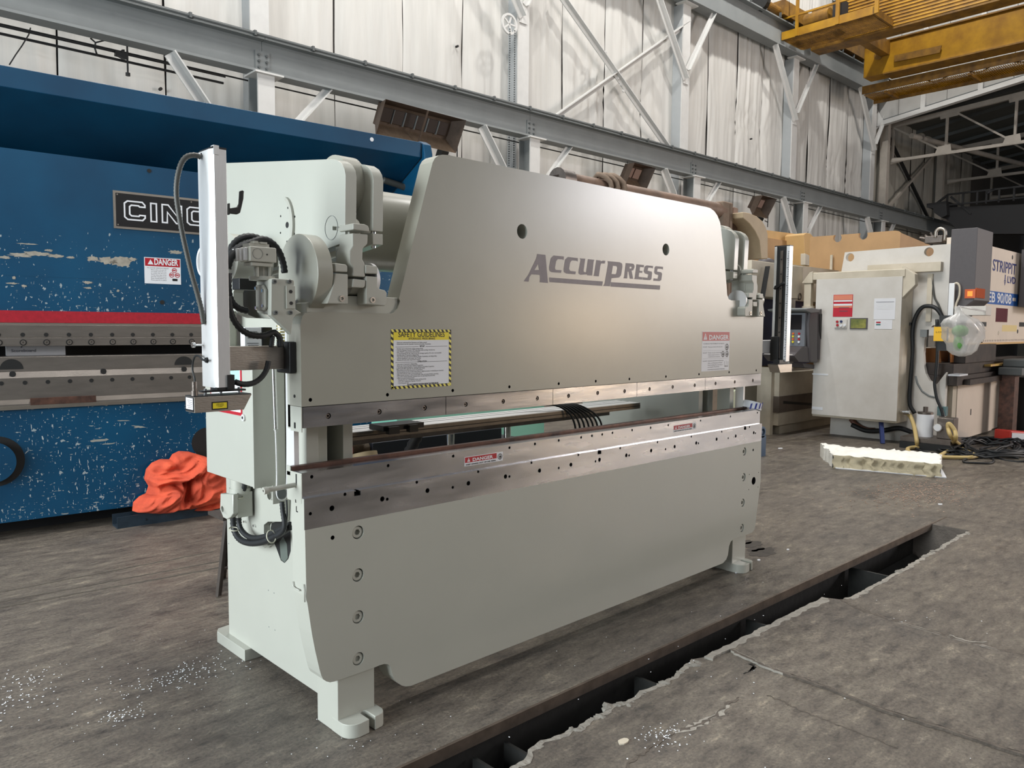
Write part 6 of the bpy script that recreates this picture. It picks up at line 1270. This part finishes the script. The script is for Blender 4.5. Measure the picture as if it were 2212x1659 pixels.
onY('maroon_window', (2152, 665), (2175, 696), Yf, mat('maroon_acrylic', (96, 20, 34), .3), pnl)
onY('slot_plate', (2108, 695), (2130, 705), Yf-.001, black, pnl); onY('slot_plate', (2202, 696), (2230, 706), Yf-.001, black, pnl)
for q in ((2187, 556), (2111, 716), (2157, 719), (2198, 716)): p = at(*q, Y=Yf); mk('panel_hole', G().cyl((p.x, Yf-.003, p.z), (p.x, Yf, p.z), .035, 14), bore if q[0] != 2157 else cream, pnl)
onY('yellow_stain', (2165, 702), (2196, 716), Yf, mat('yellowed_paint', (222, 200, 140), .6), pnl, .0008)
mk('ruler_lip', G().box(Xs+.5, 19, Yf-.03, Yf, zl_-.03, zl_), tanl, pnl)
for k in range(40): mk('ruler_tick', G().box(12.6+.09*k, 12.62+.09*k, Yf-.002, Yf, zl_+.015, zl_+.045), greyp, pnl)
# lower cabinet panels
pa = at(2066, 830, Y=Yf); pb_ = at(2145, 815, Y=Yf); pcx = at(2178, 815, Y=Yf)
mk('base_panel', G().prism([(pa.x, .02), (pa.x, pa.z-.02), (pb_.x, pb_.z-.0), (pb_.x, .02)], 'Y', Yf-.02, Yf), MATS['warm_lit_white_paint'], SP); mk('base_panel', G().box(pb_.x+.01, pcx.x, Yf+.02, Yf+.05, .02, pb_.z), MATS['warm_lit_white_paint'], SP)
mk('base_side', G().box(pa.x-.18, pa.x-.002, Yf-.01, Yf+.3, 0, pa.z-.02), creamd, SP)
p = at(2097, 890, Y=Yf-.02); mk('key_slot', G().box(p.x-.02, p.x+.02, Yf-.022, Yf-.0195, p.z-.045, p.z+.045), bore, SP)
mk('upright_web', G().prism(xz([(2075, 750), (2143, 745), (2138, 770), (2138, 780), (2060, 785)], 4.0), 'Y', 4.0, 4.1), greym, SP)
# dies and tooling on the bed
tool = mat('oily_tooling', (70, 60, 54), .5, .5, var=.3, vscale=7, c2=(40, 34, 32))
bz0, bz1 = at(2066, 830, Y=Yf-.1).z, at(2066, 812, Y=Yf-.1).z
mk('bed_rail', G().box(pa.x-.4, 17.5, Yf-.12, Yf+.3, bz0-.02, bz1), tool, SP); mk('bed_rail_step', G().box(pa.x-.1, 17.5, Yf-.2, Yf-.121, bz0-.02, (bz0+bz1)/2), tool, SP)
sx = at(2009, 800, X=Xs+.1); mk('die_rail', G().box(Xs+.1, 16.6, Yf-.06, Yf+.4, bz1+.002, bz1+.16), tool, SP)
for k, (x0, x1, y0_, h_, mt_) in enumerate(((2010, 2066, .5, .2, steel_b), (2066, 2095, .1, .12, tool), (2085, 2150, -.1, .26, tool), (2110, 2120, .0, .3, tool))):
    a = at(x0, 790, Y=Yf+y0_); b = at(x1, 790, Y=Yf+y0_); solo('die_block', G().box(a.x, b.x, Yf+y0_, Yf+y0_+.2, bz1+.162, bz1+.162+h_), mt_, ('long bare steel die block at the left of the oily bench', 'short oily die block beside the cardboard box', 'long dark oily die block at the middle of the bench', 'narrow upright die block behind the long dark one')[k], 'die block', bevel=.006)
solo('white_wedge', G().box(at(2066, 805, Y=Yf-.16).x, at(2084, 805, Y=Yf-.16).x, Yf-.2, Yf-.06, bz1+.162-.155, bz1+.03), white, 'small white block on the rail edge of the dirty bench', 'block')
cb_ = T('cardboard_box', 'open brown cardboard box standing on the tooling under the hanging bag', 'box', (at(2055, 790, Y=3.7).x, 3.7, bz1+.37))
mk('box_side', G().prism(xz([(2030, 752), (2058, 750), (2062, 782), (2034, 781)], 3.66), 'Y', 3.66, 3.675), mat('cardboard', (158, 104, 60), .8), cb_); mk('box_side', G().prism([(3.66, .0+at(2062, 782, Y=3.66).z), (3.66, at(2060, 752, Y=3.66).z), (4.0, at(2060, 752, Y=3.66).z), (4.0, at(2062, 782, Y=3.66).z)], 'X', at(2033, 780, Y=3.66).x, at(2033, 780, Y=3.66).x+.012), MATS['cardboard'], cb_)
mk('box_flap', G().prism(xz([(2054, 760), (2067, 759), (2066, 783), (2055, 783)], 3.5), 'Y', 3.5, 3.515), mat('cardboard_light', (206, 130, 70), .8), cb_)
# charcoal tower covers
TY = 3.1; a = at(2107, 600, Y=TY); xT = a.x; xT2 = at(2140.5, 600, Y=TY).x; yT = at(2050.5, 590, X=xT).y; ztop = at(2107, 491.5, X=xT).z; zb1_ = at(2107, 648, X=xT).z; zb0_ = at(2120, 690, Y=TY+.1).z
tw = T('cylinder_cover', 'tall charcoal cylinder cover with orange lamp on the grey press', 'machine cover', (xT+.3, 3.4, zb0_))
yq = TY
zl2 = at(2050.5, 700, X=xT).z
mk('cover_shell', G().hull2([(xT, yq, ztop), (xT, yT, ztop), (xT, yT, zl2), (xT, yq+.25, zb0_+.05), (xT, yq, zb1_)], [(xT2, yq, ztop), (xT2, yT, ztop), (xT2, yT, zl2), (xT2, yq+.25, zb0_+.0), (xT2, yq, zb1_)]), towerm, tw, bevel=.008)
onX('lamp_lens', (2085, 625), (2107, 644), xT, mat('amber_lens', (196, 84, 16), .2, emit=0), tw, .012); onY('lamp_lens', (2107, 622), (2125, 645), yq, MATS['amber_lens'], tw, .012)
mk('lit_bulb', G().box(xT-.016, xT-.012, yq+.02, yq+.08, at(2100, 640, X=xT).z, at(2100, 629, X=xT).z), mat('glowing_bulb', (255, 140, 40), .4, emit=.6), tw)
x2_ = at(2204, 600, Y=yT).x
solo('cylinder_cover', G().box(x2_, x2_+.9, TY, yT, zb1_, ztop), towerm, 'second charcoal cylinder cover cut off by the right edge', 'machine cover')
# small linear guide in front of the tower
lx = xT-.06; a = at(2056, 612, X=lx); b = at(2056, 682, X=lx); lgd = T('linear_guide', 'slim aluminium guide with loop cable left of the orange lamp', 'linear guide', (lx, a.y, b.z))
mk('guide_bar', G().box(lx-.04, lx, at(2063, 640, X=lx).y, at(2051, 640, X=lx).y, b.z, a.z), alu_w, lgd, bevel=.004)
P = [at(*q, X=lx-.01) for q in ((2062, 613), (2068, 612), (2073, 620), (2072, 640), (2066, 655), (2063, 668))]; mk('loop_cable', G().tube(spline(P, 6), .014, 6), cream, lgd, smooth=3)
a = at(2054, 668, X=lx-.05); b = at(2088, 688, Y=2.95); mk('sensor_block', G().box(lx-.08, lx+.16, a.y-.42, a.y-.05, b.z+.05, b.z+.17), greym, lgd, bevel=.006)
mk('black_bracket', G().box(lx-.1, lx+.1, a.y-.15, a.y+.12, b.z-.42, b.z+.05), black, lgd)
# yellow lock tags
for q, lab in (((2033, 719), 'larger yellow lockout tag hanging left of the plastic bag'), ((2053, 722), 'narrow yellow lockout tag close beside the plastic bag')):
    p = at(*q, X=lx-.14); w_ = .09 if q[0] < 2040 else .045
    t_ = T('lockout_tag', lab, 'tag', tuple(p)); mk('tag_card', G().box(p.x, p.x+.01, p.y-w_, p.y+w_, p.z-.11, p.z+.08), mat('tag_yellow', (238, 186, 36), .5) if 'tag_yellow' not in MATS else MATS['tag_yellow'], t_); mk('tag_hook', G().tube([p+Vector((0, 0, .08)), p+Vector((0, -.03, .14)), p+Vector((0, -.05, .1))], .008, 5), chrome, t_)
    text('LOCK', .03, blkp, MX(p.x-.002, p.y+w_*.7, p.z), t_, width=w_*1.4)
# plastic bag
bagm = mat('clear_plastic', (225, 222, 220), .25, alpha=.55, spec=.8); g = G(); bp_ = at(2088, 662, X=xT-.25)
pr_ = [(662, 1.5), (668, 2.5), (678, 4), (690, 13), (700, 17), (715, 19), (730, 18), (745, 14), (757, 12), (766, 8), (770, 3)]; cxs = [2071, 2072, 2074, 2074, 2077, 2083, 2083, 2080, 2078, 2077, 2077]
rg = []
for (py, hw), cxx in zip(pr_, cxs):
    c0 = at(cxx, py, Y=2.9); rr = (at(cxx+hw, py, Y=2.9)-c0).length
    rg.append([g.b.verts.new(c0+Vector((math.cos(t), math.sin(t)*.6, 0))*rr*(1+.25*mnoise.noise(Vector((math.cos(t)*2, math.sin(t)*2, py*.05)))+.12*math.sin(t*7+py*.05))) for t in [2*math.pi*j/28 for j in range(28)]])
for A_, B_ in zip(rg, rg[1:]):
    for j in range(28): g.b.faces.new((A_[j], A_[(j+1) % 28], B_[(j+1) % 28], B_[j]))
bagt = T('plastic_bag', 'crumpled clear plastic bag with green contents hanging on the grey press', 'bag', tuple(at(2077, 770, Y=2.9)))
mk('bag_film', g, bagm, bagt, smooth=3)
p_ = at(2071, 662, Y=2.9); mk('bag_handle', G().tube([p_, (lx+.05, a.y-.40, b.z+.10)], .012, 6), bagm, bagt, smooth=3)
c0 = at(2074, 715, Y=2.9); c1 = at(2070, 742, Y=2.9); mk('green_contents', G().ball(c0, .09, 12, (1.2, 1, .8)).ball(c1, .07, 10, (1, .8, 1.3)), mat('green_wrap', (120, 190, 100), .6), bagt, smooth=3)
P = [at(*q, X=Xs-.05) for q in ((1973, 760), (1971, 720), (1975, 690), (1985, 668), (2003, 660), (2022, 665), (2036, 685), (2040, 700))]
def cab_(name, pts, r, mt, lab, cat='cable', X=None, Y=None, Z=None, k=8, grp=None):
    P = [at(a, b, X=X, Y=Y, Z=Z) for a, b in pts] if X or Y or Z is not None else pts
    if Z is not None: P = [p+Vector((0, 0, .0)) for p in P]
    return solo(name, G().tube(spline(P, k), r, 7), mt, lab, cat, smooth=3, group=grp)
cab_('black_hose', [(1976, 893), (1965, 870), (1967, 820), (1972, 760), (1971, 720), (1976, 690), (1988, 668), (2003, 661), (2022, 666), (2036, 685), (2040, 702)], .028, blackrub, 'thick black hose arching over the side of the grey press', 'hose', X=Xs-.08)
cab_('black_hose', [(2024, 690), (2025, 760), (2021, 815), (2019, 830), (2024, 860), (2034, 885), (2038, 905), (2037, 930)], .022, blackrub, 'black hose running straight down past the throat of the grey press', 'hose', X=Xs-.1)
cab_('black_hose', [(1840, 918), (1870, 930), (1905, 930), (1940, 925), (1965, 932), (1980, 940)], .035, blackrub, 'sagging black hose under the control cabinet', 'hose', X=Xs-.1)
cab_('brown_hose', [(1838, 905), (1850, 918), (1870, 928), (1890, 930)], .04, mat('brown_hose_rubber', (110, 74, 60), .6), 'short brown hose curving below the cabinet', 'hose', X=Xs-.05)
onX('wire_trunk', (2006, 592), (2012, 695), Xs-.001, cream, SP, .04); onX('junction_box', (1992, 712), (2006, 728), Xs-.001, gsteel, SP, .08); onX('terminal_box', (2010, 707), (2022, 725), Xs-.001, greym, SP, .06); onX('relay_box', (2029, 877), (2047, 898), Xs-.001, mat('teal_grey', (90, 118, 120), .5), SP, .08)
cab_('thin_wire', [(2013, 600), (2018, 640), (2028, 660), (2040, 690)], .012, greyhose, 'thin grey wire slanting down to the charcoal cover', 'wire', X=Xs-.03)
# valve cluster on top of the grey press
tp = at(2010, 522, X=Xs+.1); vc = T('hydraulic_valves', 'chrome and rusty hydraulic valves on top of the grey press', 'valve', tuple(tp))
mk('valve_block', G().box(tp.x, tp.x+.15, tp.y-.15, tp.y+.08, tp.z-.02, tp.z+.08), steel_d, vc, bevel=.01); mk('valve_pipe', G().tube(spline([tp+Vector((0, -.06, .05)), tp+Vector((0, -.07, .14)), tp+Vector((0, -.12, .17)), tp+Vector((0, -.18, .13)), tp+Vector((0, -.18, 0))], 6), .022, 10), steel_b, vc, smooth=3)
for k in range(3): mk('valve_stem', G().cyl(tp+Vector((.05, -.02+.05*k, .05)), tp+Vector((.05, .02+.07*k, .13-.03*k)), .016, 10), steel_d, vc, smooth=1)
# pump
pu = at(1998, 950, X=Xs-.35); X0 = Xs-.35; a = at(1981, 893, X=X0); b = at(2015, 944, X=X0); yc_ = (a.y+b.y)/2; rr = abs(a.y-b.y)/2
pm = T('oil_pump', 'white cylindrical oil pump with a gauge on a black base by the grey press', 'pump', (X0, yc_, 0))
mk('pump_body', G().cyl((X0, yc_, b.z), (X0, yc_, a.z), rr, 28), white, pm, smooth=1); mk('pump_base', G().box(X0-.28, X0+.2, yc_-.45, yc_+.22, 0, b.z-.06), black, pm); mk('pump_tray', G().box(X0-.26, X0+.2, yc_-.4, yc_+.22, b.z-.058, b.z), steel_d, pm)
mk('lid', G().cyl((X0, yc_, a.z), (X0, yc_, a.z+.03), rr*.9, 24).cyl((X0, yc_, a.z+.03), (X0, yc_, a.z+.1), .03, 10), steel_d, pm, smooth=1)
mk('valve_body', G().box(X0-.1, X0+.1, yc_-.38, yc_-.18, b.z+.0, b.z+.28), steel_d, pm, bevel=.01); p = at(2028, 923, X=X0-.1); mk('gauge', G().cyl((X0-.16, p.y, p.z), (X0-.1, p.y, p.z), .055, 20), chrome, pm, smooth=1); mk('gauge_dial', G().cyl((X0-.163, p.y, p.z), (X0-.16, p.y, p.z), .045, 20), white, pm)
yh = mat('yellow_hose', (196, 172, 116), .5)
cab_('yellow_hose', [at(1946, 889, X=Xc+.3), at(1963, 895, X=Xc+.2), at(1973, 915, X=Xc+.1), at(1980, 950, X=11.0), at(1982, 966, Z=.02)], .028, yh, 'yellow hose dropping from the cabinet gland to the floor', 'hose')
cab_('yellow_hose', [at(*q, Z=.03) for q in ((1968, 978), (1960, 972), (1968, 967), (2000, 966), (2035, 967), (2052, 962))]+[at(2064, 948, X=10.7), at(2062, 930, X=10.7), at(2050, 915, X=10.7), at(2048, 925, X=10.7), at(2056, 945, X=10.7)]+[at(2080, 965, Z=.03), at(2110, 978, Z=.03)], .026, yh, 'yellow hose looping up once beside the warm-tinted base panel', 'hose')
cab_('yellow_hose', [at(*q, Z=.03) for q in ((2030, 984), (2055, 970), (2066, 958), (2080, 970), (2105, 982))], .024, yh, 'forked yellow hose end on the floor by the cable pile', 'hose')
cab_('yellow_hose', [at(*q, Z=.03) for q in ((2026, 987), (2060, 988), (2095, 988), (2112, 985))], .024, yh, 'straight yellow hose lying nearest the insulation batt', 'hose')
g = G(); random.seed(5); ctr = at(2145, 972, Z=0)
for k in range(16):
    a0 = random.random()*6; r0 = .35+.35*random.random(); c0 = ctr+Vector((random.gauss(0, .12), random.gauss(0, .15), 0)); n = 26
    g.tube([c0+Vector((math.cos(a0+i*.3)*r0*1.5*(1+.1*math.sin(i)), math.sin(a0+i*.3)*r0*.75, .02+.09*random.random()*(k/16)+.02*math.sin(i*.9+k))) for i in range(n)], .014, 5)
solo('cable_pile', g, blackrub, 'tangled pile of black cables on the floor below the grey press', 'cables', kind='stuff', smooth=3)
cab_('loose_cable', [at(*q, Z=.015) for q in ((2150, 975), (2120, 985), (2085, 992), (2083, 998), (2110, 1000), (2140, 1000), (2146, 992), (2135, 985), (2170, 985), (2200, 990))], .012, blackrub, 'single black cable curling out in front of the cable pile', 'cable')
rd_ = at(2180, 955, Z=0); rp_ = T('tool_case', 'red handheld tool case with white label on the floor at the right edge', 'tool', (rd_.x, rd_.y, .0))
mk('case_body', G().hull2([(rd_.x-.3, rd_.y-.08, 0), (rd_.x+.25, rd_.y-.35, 0), (rd_.x+.35, rd_.y-.15, 0), (rd_.x-.2, rd_.y+.15, 0)], [(rd_.x-.3, rd_.y-.08, .2), (rd_.x+.25, rd_.y-.35, .14), (rd_.x+.35, rd_.y-.15, .14), (rd_.x-.2, rd_.y+.15, .2)]), mat('red_plastic', (206, 58, 48), .45), rp_, bevel=.02); mk('case_label', G().hull2([(rd_.x-.285, rd_.y-.092, .04), (rd_.x-.05, rd_.y-.207, .04), (rd_.x-.05, rd_.y-.207, .15), (rd_.x-.285, rd_.y-.092, .17)], [(rd_.x-.285, rd_.y-.098, .04), (rd_.x-.05, rd_.y-.213, .04), (rd_.x-.05, rd_.y-.213, .15), (rd_.x-.285, rd_.y-.098, .17)]), white, rp_)
# work table at the right edge
tx = at(2189, 940, Z=.0); tx = Vector((tx.x, tx.y, 0)); tb = T('work_table', 'rusty steel table post with grey clamp at the right edge', 'table', tuple(tx))
pz = at(2190, 812, Y=tx.y).z; mk('table_post', G().box(tx.x-.09, tx.x+.16, tx.y, tx.y+.2, 0, pz), rust, tb, bevel=.004)
mk('clamp_head', G().box(tx.x-.15, tx.x+.7, tx.y-.1, tx.y+.22, pz, pz+.12).box(tx.x+.1, tx.x+.7, tx.y-.1, tx.y+.22, pz+.12, pz+.24), gsteel2, tb, bevel=.02); mk('table_top', G().box(tx.x-.5, tx.x+1.8, tx.y+.23, tx.y+.6, pz+.14, pz+.17), mat('yellow_tape_sheet', (216, 176, 70), .5, var=.4, vscale=5, c2=(190, 150, 110)), tb)
solo('green_machine', G().box(13.6, 17, 6.9, 7.5, 0, 1.45), mat('green_machine_paint', (66, 104, 68), .55), 'green painted machine seen through the throat of the grey press', 'machine')
solo('dark_cabinet', G().box(tx.x+.75, tx.x+1.8, tx.y+.0, tx.y+.45, 0, .85), dk, 'black cabinet behind the rusty table post', 'cabinet')
# insulation batt
batt_m = mat('white_batt', (240, 238, 230), .9, var=.05, vscale=8, bump=.8, bscale=14)
Q = [Vector((10.25, 4.50, 0)), Vector((9.05, 3.72, 0)), Vector((9.18, 2.68, 0)), Vector((10.75, 3.15, 0))]
Q = [Vector(at(1772, 968, Z=.1)), Vector(at(1800, 1011, Z=0)), Vector(at(2030, 1032, Z=0)), Vector(at(2032, 982, Z=.14))]
for q_ in Q: q_.z = 0
def fb_(s, t, top=True):
    a = Q[1].lerp(Q[2], s); b = Q[0].lerp(Q[3], s); p = a.lerp(b, t); e = min(s, 1-s, t, 1-t)
    n = mnoise.noise(p*4)*.5+mnoise.noise(p*11)*.35+mnoise.noise(p*25)*.2
    h = .155*(1 if e > 0 else .98)+.055*n*(1 if t > .06 else .3)
    if e == 0: p = p+Vector((mnoise.noise(p*13)*.04, mnoise.noise(p*17)*.03, 0))
    return p+Vector((0, 0, max(.05, h)))
ba = T('insulation_batt', 'slab of white glass fibre insulation lying on the floor', 'insulation', tuple(Q[1]))
mk('fluffy_top', G().grid(fb_, 140, 44), batt_m, ba, smooth=3)
def side(s, t): 
    p = fb_(s, 0); q = Vector((p.x, p.y, .0)); r = p.lerp(q, t); return r+Vector((0, -.015*abs(mnoise.noise(Vector((s*60, t*9, 0))))-.012*math.sin(t*9), 0))
mk('layered_edge', G().grid(side, 160, 14), mat('yellowish_fibre', (222, 212, 182), .9, var=.08, vscale=6, stretch=(1, 1, 14), bump=.8, bscale=40), ba, smooth=3)
for s_ in (0, 1): mk('end_edge', G().grid(lambda s, t, s_=s_: Vector((fb_(s_, s).x, fb_(s_, s).y, fb_(s_, s).z*(1-t)))+Vector((.01*mnoise.noise(Vector((s*20, t*5, s_))), 0, 0)), 40, 6), batt_m, ba, smooth=3)
mk('paper_facing', G().prism([tuple((Q[1]+Vector((-.04, -.05, 0)))[:2]), tuple((Q[2]+Vector((.02, -.06, 0)))[:2]), tuple(Q[3][:2]), tuple(Q[0][:2])], 'Z', .002, .012), white, ba)
# brown machine behind the sage press
bro = mat('dusty_brown_steel', (136, 110, 92), .6, .2, var=.15, vscale=4, c2=(98, 80, 68)); canv = mat('old_canvas', (130, 112, 96), .85, var=.15, vscale=6, bump=.4, bscale=30); dust = mat('dusty_tan_guard', (178, 158, 128), .6, var=.1, vscale=5)
Ym = 4.4; BM = T('press_machine', 'old brown machine with a canvas-wrapped pipe behind the sage press', 'machine', (6, 4.6, 0))
l0 = at(1224, 392, Y=Ym); l1 = at(1556, 455, Y=Ym); rp2 = .075
mk('pipe_beam', G().tube([Vector((l0.x+(l1.x-l0.x)*i/20, Ym, l0.z+(l1.z-l0.z)*i/20-.01)) for i in range(21)], .085, 16), bro, BM, smooth=3)
mk('pipe_collar', G().cyl((l0.x-.12, Ym, l0.z), (l0.x+.02, Ym, l0.z-.0), .10, 16, r2=.10), steel_d, BM, smooth=1); mk('pointed_end', G().prism(xz([(1190, 380), (1222, 374), (1228, 396), (1200, 392)], Ym), 'Y', Ym-.02, Ym+.02), steel_d, BM)
for q, w_ in (((1308, 400), .08), ((1322, 402), .10), ((1295, 397), .06)):
    p = at(*q, Y=Ym); x = p.x; z_ = l0.z+(l1.z-l0.z)*(x-l0.x)/(l1.x-l0.x)
    mk('strap_wrap', G().tube([Vector((x+.03*math.sin(i), Ym+.11*math.cos(i*math.pi/8), z_+.11*math.sin(i*math.pi/8))) for i in range(17)], w_*.4, 6), canv, BM, smooth=3)
p = at(1325, 385, Y=Ym-.1); mk('cloth_flap', G().hull2([p, p+Vector((.25, 0, -.12)), p+Vector((.22, 0, -.2)), p+Vector((-.02, 0, -.06))], [p+Vector((0, .1, .02)), p+Vector((.25, .1, -.1)), p+Vector((.22, .1, -.18)), p+Vector((-.02, .1, -.04))]), canv, BM)
for (x0, x1, ytop, mt_, dy) in ((1545, 1562, 438, bro, .0), (1563, 1578, 433, canv, -.08), (1577, 1585, 436, canv, -.05), (1584, 1596, 446, bro, .02)):
    a = at(x0, ytop, Y=Ym+dy); b = at(x1, ytop, Y=Ym+dy); mk('machine_post', G().box(a.x, b.x, Ym+dy, Ym+dy+.25, 0, a.z), mt_, BM, bevel=.02)
p = at(1608, 500, Y=Ym); g = G(); R_ = .55; cx_ = at(1598, 560, Y=Ym); A = []; B2 = []
P = xz([(1596, 459), (1610, 461), (1626, 468), (1638, 478), (1646, 492), (1650, 508), (1650, 560), (1636, 560), (1632, 520), (1622, 500), (1610, 484), (1596, 472)], Ym-.1)
mk('curved_guard', G().prism(P, 'Y', Ym-.15, Ym+.25), dust, BM, bevel=.01); mk('guard_plate', G().prism(xz([(1596, 470), (1612, 478), (1624, 495), (1632, 520), (1634, 600), (1596, 600)], Ym), 'Y', Ym+.2, Ym+.25), bro, BM)
mk('pipe_support', G().box(l0.x+.35, l0.x+.45, Ym-.05, Ym+.05, 0.8, l0.z-.06), bro, BM)
mk('machine_body', G().box(at(1560, 600, Y=5.8).x, at(1650, 600, Y=5.8).x, 5.8, 6.5, 0, 1.9), mat('olive_machine', (118, 112, 98), .7, var=.1, vscale=2), BM)
# things seen through the working gap
teal = mat('teal_tank', (110, 170, 150), .5); solo('oil_tank', G().box(4.0, 5.9, 5.6, 6.0, .2, 1.05), teal, 'pale teal tank seen through the gap of the sage press', 'tank')
nb = mat('dark_navy_steel', (24, 30, 40), .5)
solo('steel_bench', G().box(2.15, 4.0, 3.95, 4.7, 0, .78), nb, 'dark navy steel bench behind the working gap', 'bench', bevel=.006)
a = at(805, 957, Y=4.0); solo('tool_chest', G().box(a.x, a.x+1.1, 4.0, 4.6, .782, a.z), nb, 'dark navy chest standing on the bench behind the gap', 'chest', bevel=.006)
zb9 = .785; p = at(715, 990, Y=4.0); rs = T('respirator', 'grey dust respirator with a pink filter lying on the bench', 'respirator', (p.x, 4.05, zb9))
mk('mask', G().ball((p.x, 4.06, zb9+.055), .075, 16, (1, .8, .75)), gsteel2, rs, smooth=3)
for k in range(9): t = -.9+.22*k; mk('filter_rib', G().tube([Vector((p.x+.078*math.sin(t)*math.cos(f), 4.06-.064*math.cos(t)*math.cos(f)-.002, zb9+.055+.058*math.sin(f))) for f in [i*.25-1 for i in range(9)]], .0016, 5), alu_w, rs)
p2 = at(742, 983, Y=4.02); mk('pink_filter', G().cyl((p2.x-.04, 4.03, zb9+.06), (p2.x+.04, 4.03, zb9+.065), .055, 18), mat('filter_pink', (170, 92, 100), .6), rs, smooth=1)
p = at(775, 980, Y=4.0); solo('work_gloves', G().ball((p.x, 4.1, zb9+.07), .09, 14, (1.3, .8, .75)).ball((p.x+.12, 4.08, zb9+.05), .07, 12, (1.2, .8, .7)), mat('glove_brown', (84, 74, 62), .9, bump=.8, bscale=20), 'crumpled brown work gloves beside the respirator', 'gloves', smooth=3)
p = at(770, 1003, Y=3.99); solo('rope_coil', G().ring((p.x+.05, 3.99, zb9+.0), (p.x+.05, 4.0, zb9+.03), .09, .05, 24), mat('rope_tan', (150, 134, 106), .9), 'tan rope coil lying in front of the work gloves', 'rope', smooth=1)
a = at(1512, 873, Y=5.2); b = at(1590, 892, Y=5.2)
solo('sloped_cover', G().prism([(a.x, 0), (a.x, a.z), (b.x-.45, a.z-.03), (b.x, .80), (b.x, 0)], 'Y', 5.2, 5.7), mat('pale_green_cover', (178, 184, 158), .5), 'pale green sloped machine cover behind the right end of the gap', 'machine cover', bevel=.01)
# roll of tape on the bed end
p = at(1619, 883, Z=1.056); tr_ = T('tape_roll', 'white and blue roll of tape lying on the right end of the bed', 'tape', (p.x, p.y, 1.056)); c0 = Vector((p.x, 2.60, 1.058))
mk('tape', G().ring(c0, c0+Vector((.012, -.004, .045)), .062, .047, 36), white, tr_, smooth=1)
for k in range(5): t = 3.4+.5*k; mk('tape_print', G().hull2([c0+Vector((.0625*math.cos(t+d), .0625*math.sin(t+d), .004)) for d in (0, .09, .18)]+[c0+Vector((.012+.0625*math.cos(t+d), -.004+.0625*math.sin(t+d), .042)) for d in (.18, .09, 0)], [c0+Vector((.064*math.cos(t+d), .064*math.sin(t+d), .004)) for d in (0, .09, .18)]+[c0+Vector((.012+.064*math.cos(t+d), -.004+.064*math.sin(t+d), .042)) for d in (.18, .09, 0)]), mat('print_blue', (50, 60, 140), .5) if 'print_blue' not in MATS else MATS['print_blue'], tr_)
# trolley behind the right end
p = at(1652, 985, Z=0); tj = T('trolley_jack', 'blue trolley jack with grey wheel behind the right end of the sage press', 'jack', (p.x, p.y, 0)); q = at(1651, 933, Y=p.y)
mk('wheel', G().ring((q.x-.03, p.y, q.z), (q.x-.03, p.y+.05, q.z), .07, .045, 24).cyl((q.x-.03, p.y+.01, q.z), (q.x-.03, p.y+.04, q.z), .02, 12), mat('jack_blue', (70, 92, 118), .5), tj, smooth=1); mk('jack_body', G().box(p.x-.12, p.x+.02, p.y, p.y+.12, 0, q.z-.05), MATS['jack_blue'], tj)
# small litter
for i, (q, s) in enumerate((((1639, 1211), .012), ((1686, 969), .03), ((1702, 1188), .010), ((1346, 1603), .02), ((2031, 1090), .02), ((1590, 1238), .008))): splat(q, s, 9, (1.3, .8), white if i != 3 else cream, fl, 'paint_chip', .006)
print('TRIS', sum(len(o.data.polygons) for o in bpy.data.objects if o.type == 'MESH'))
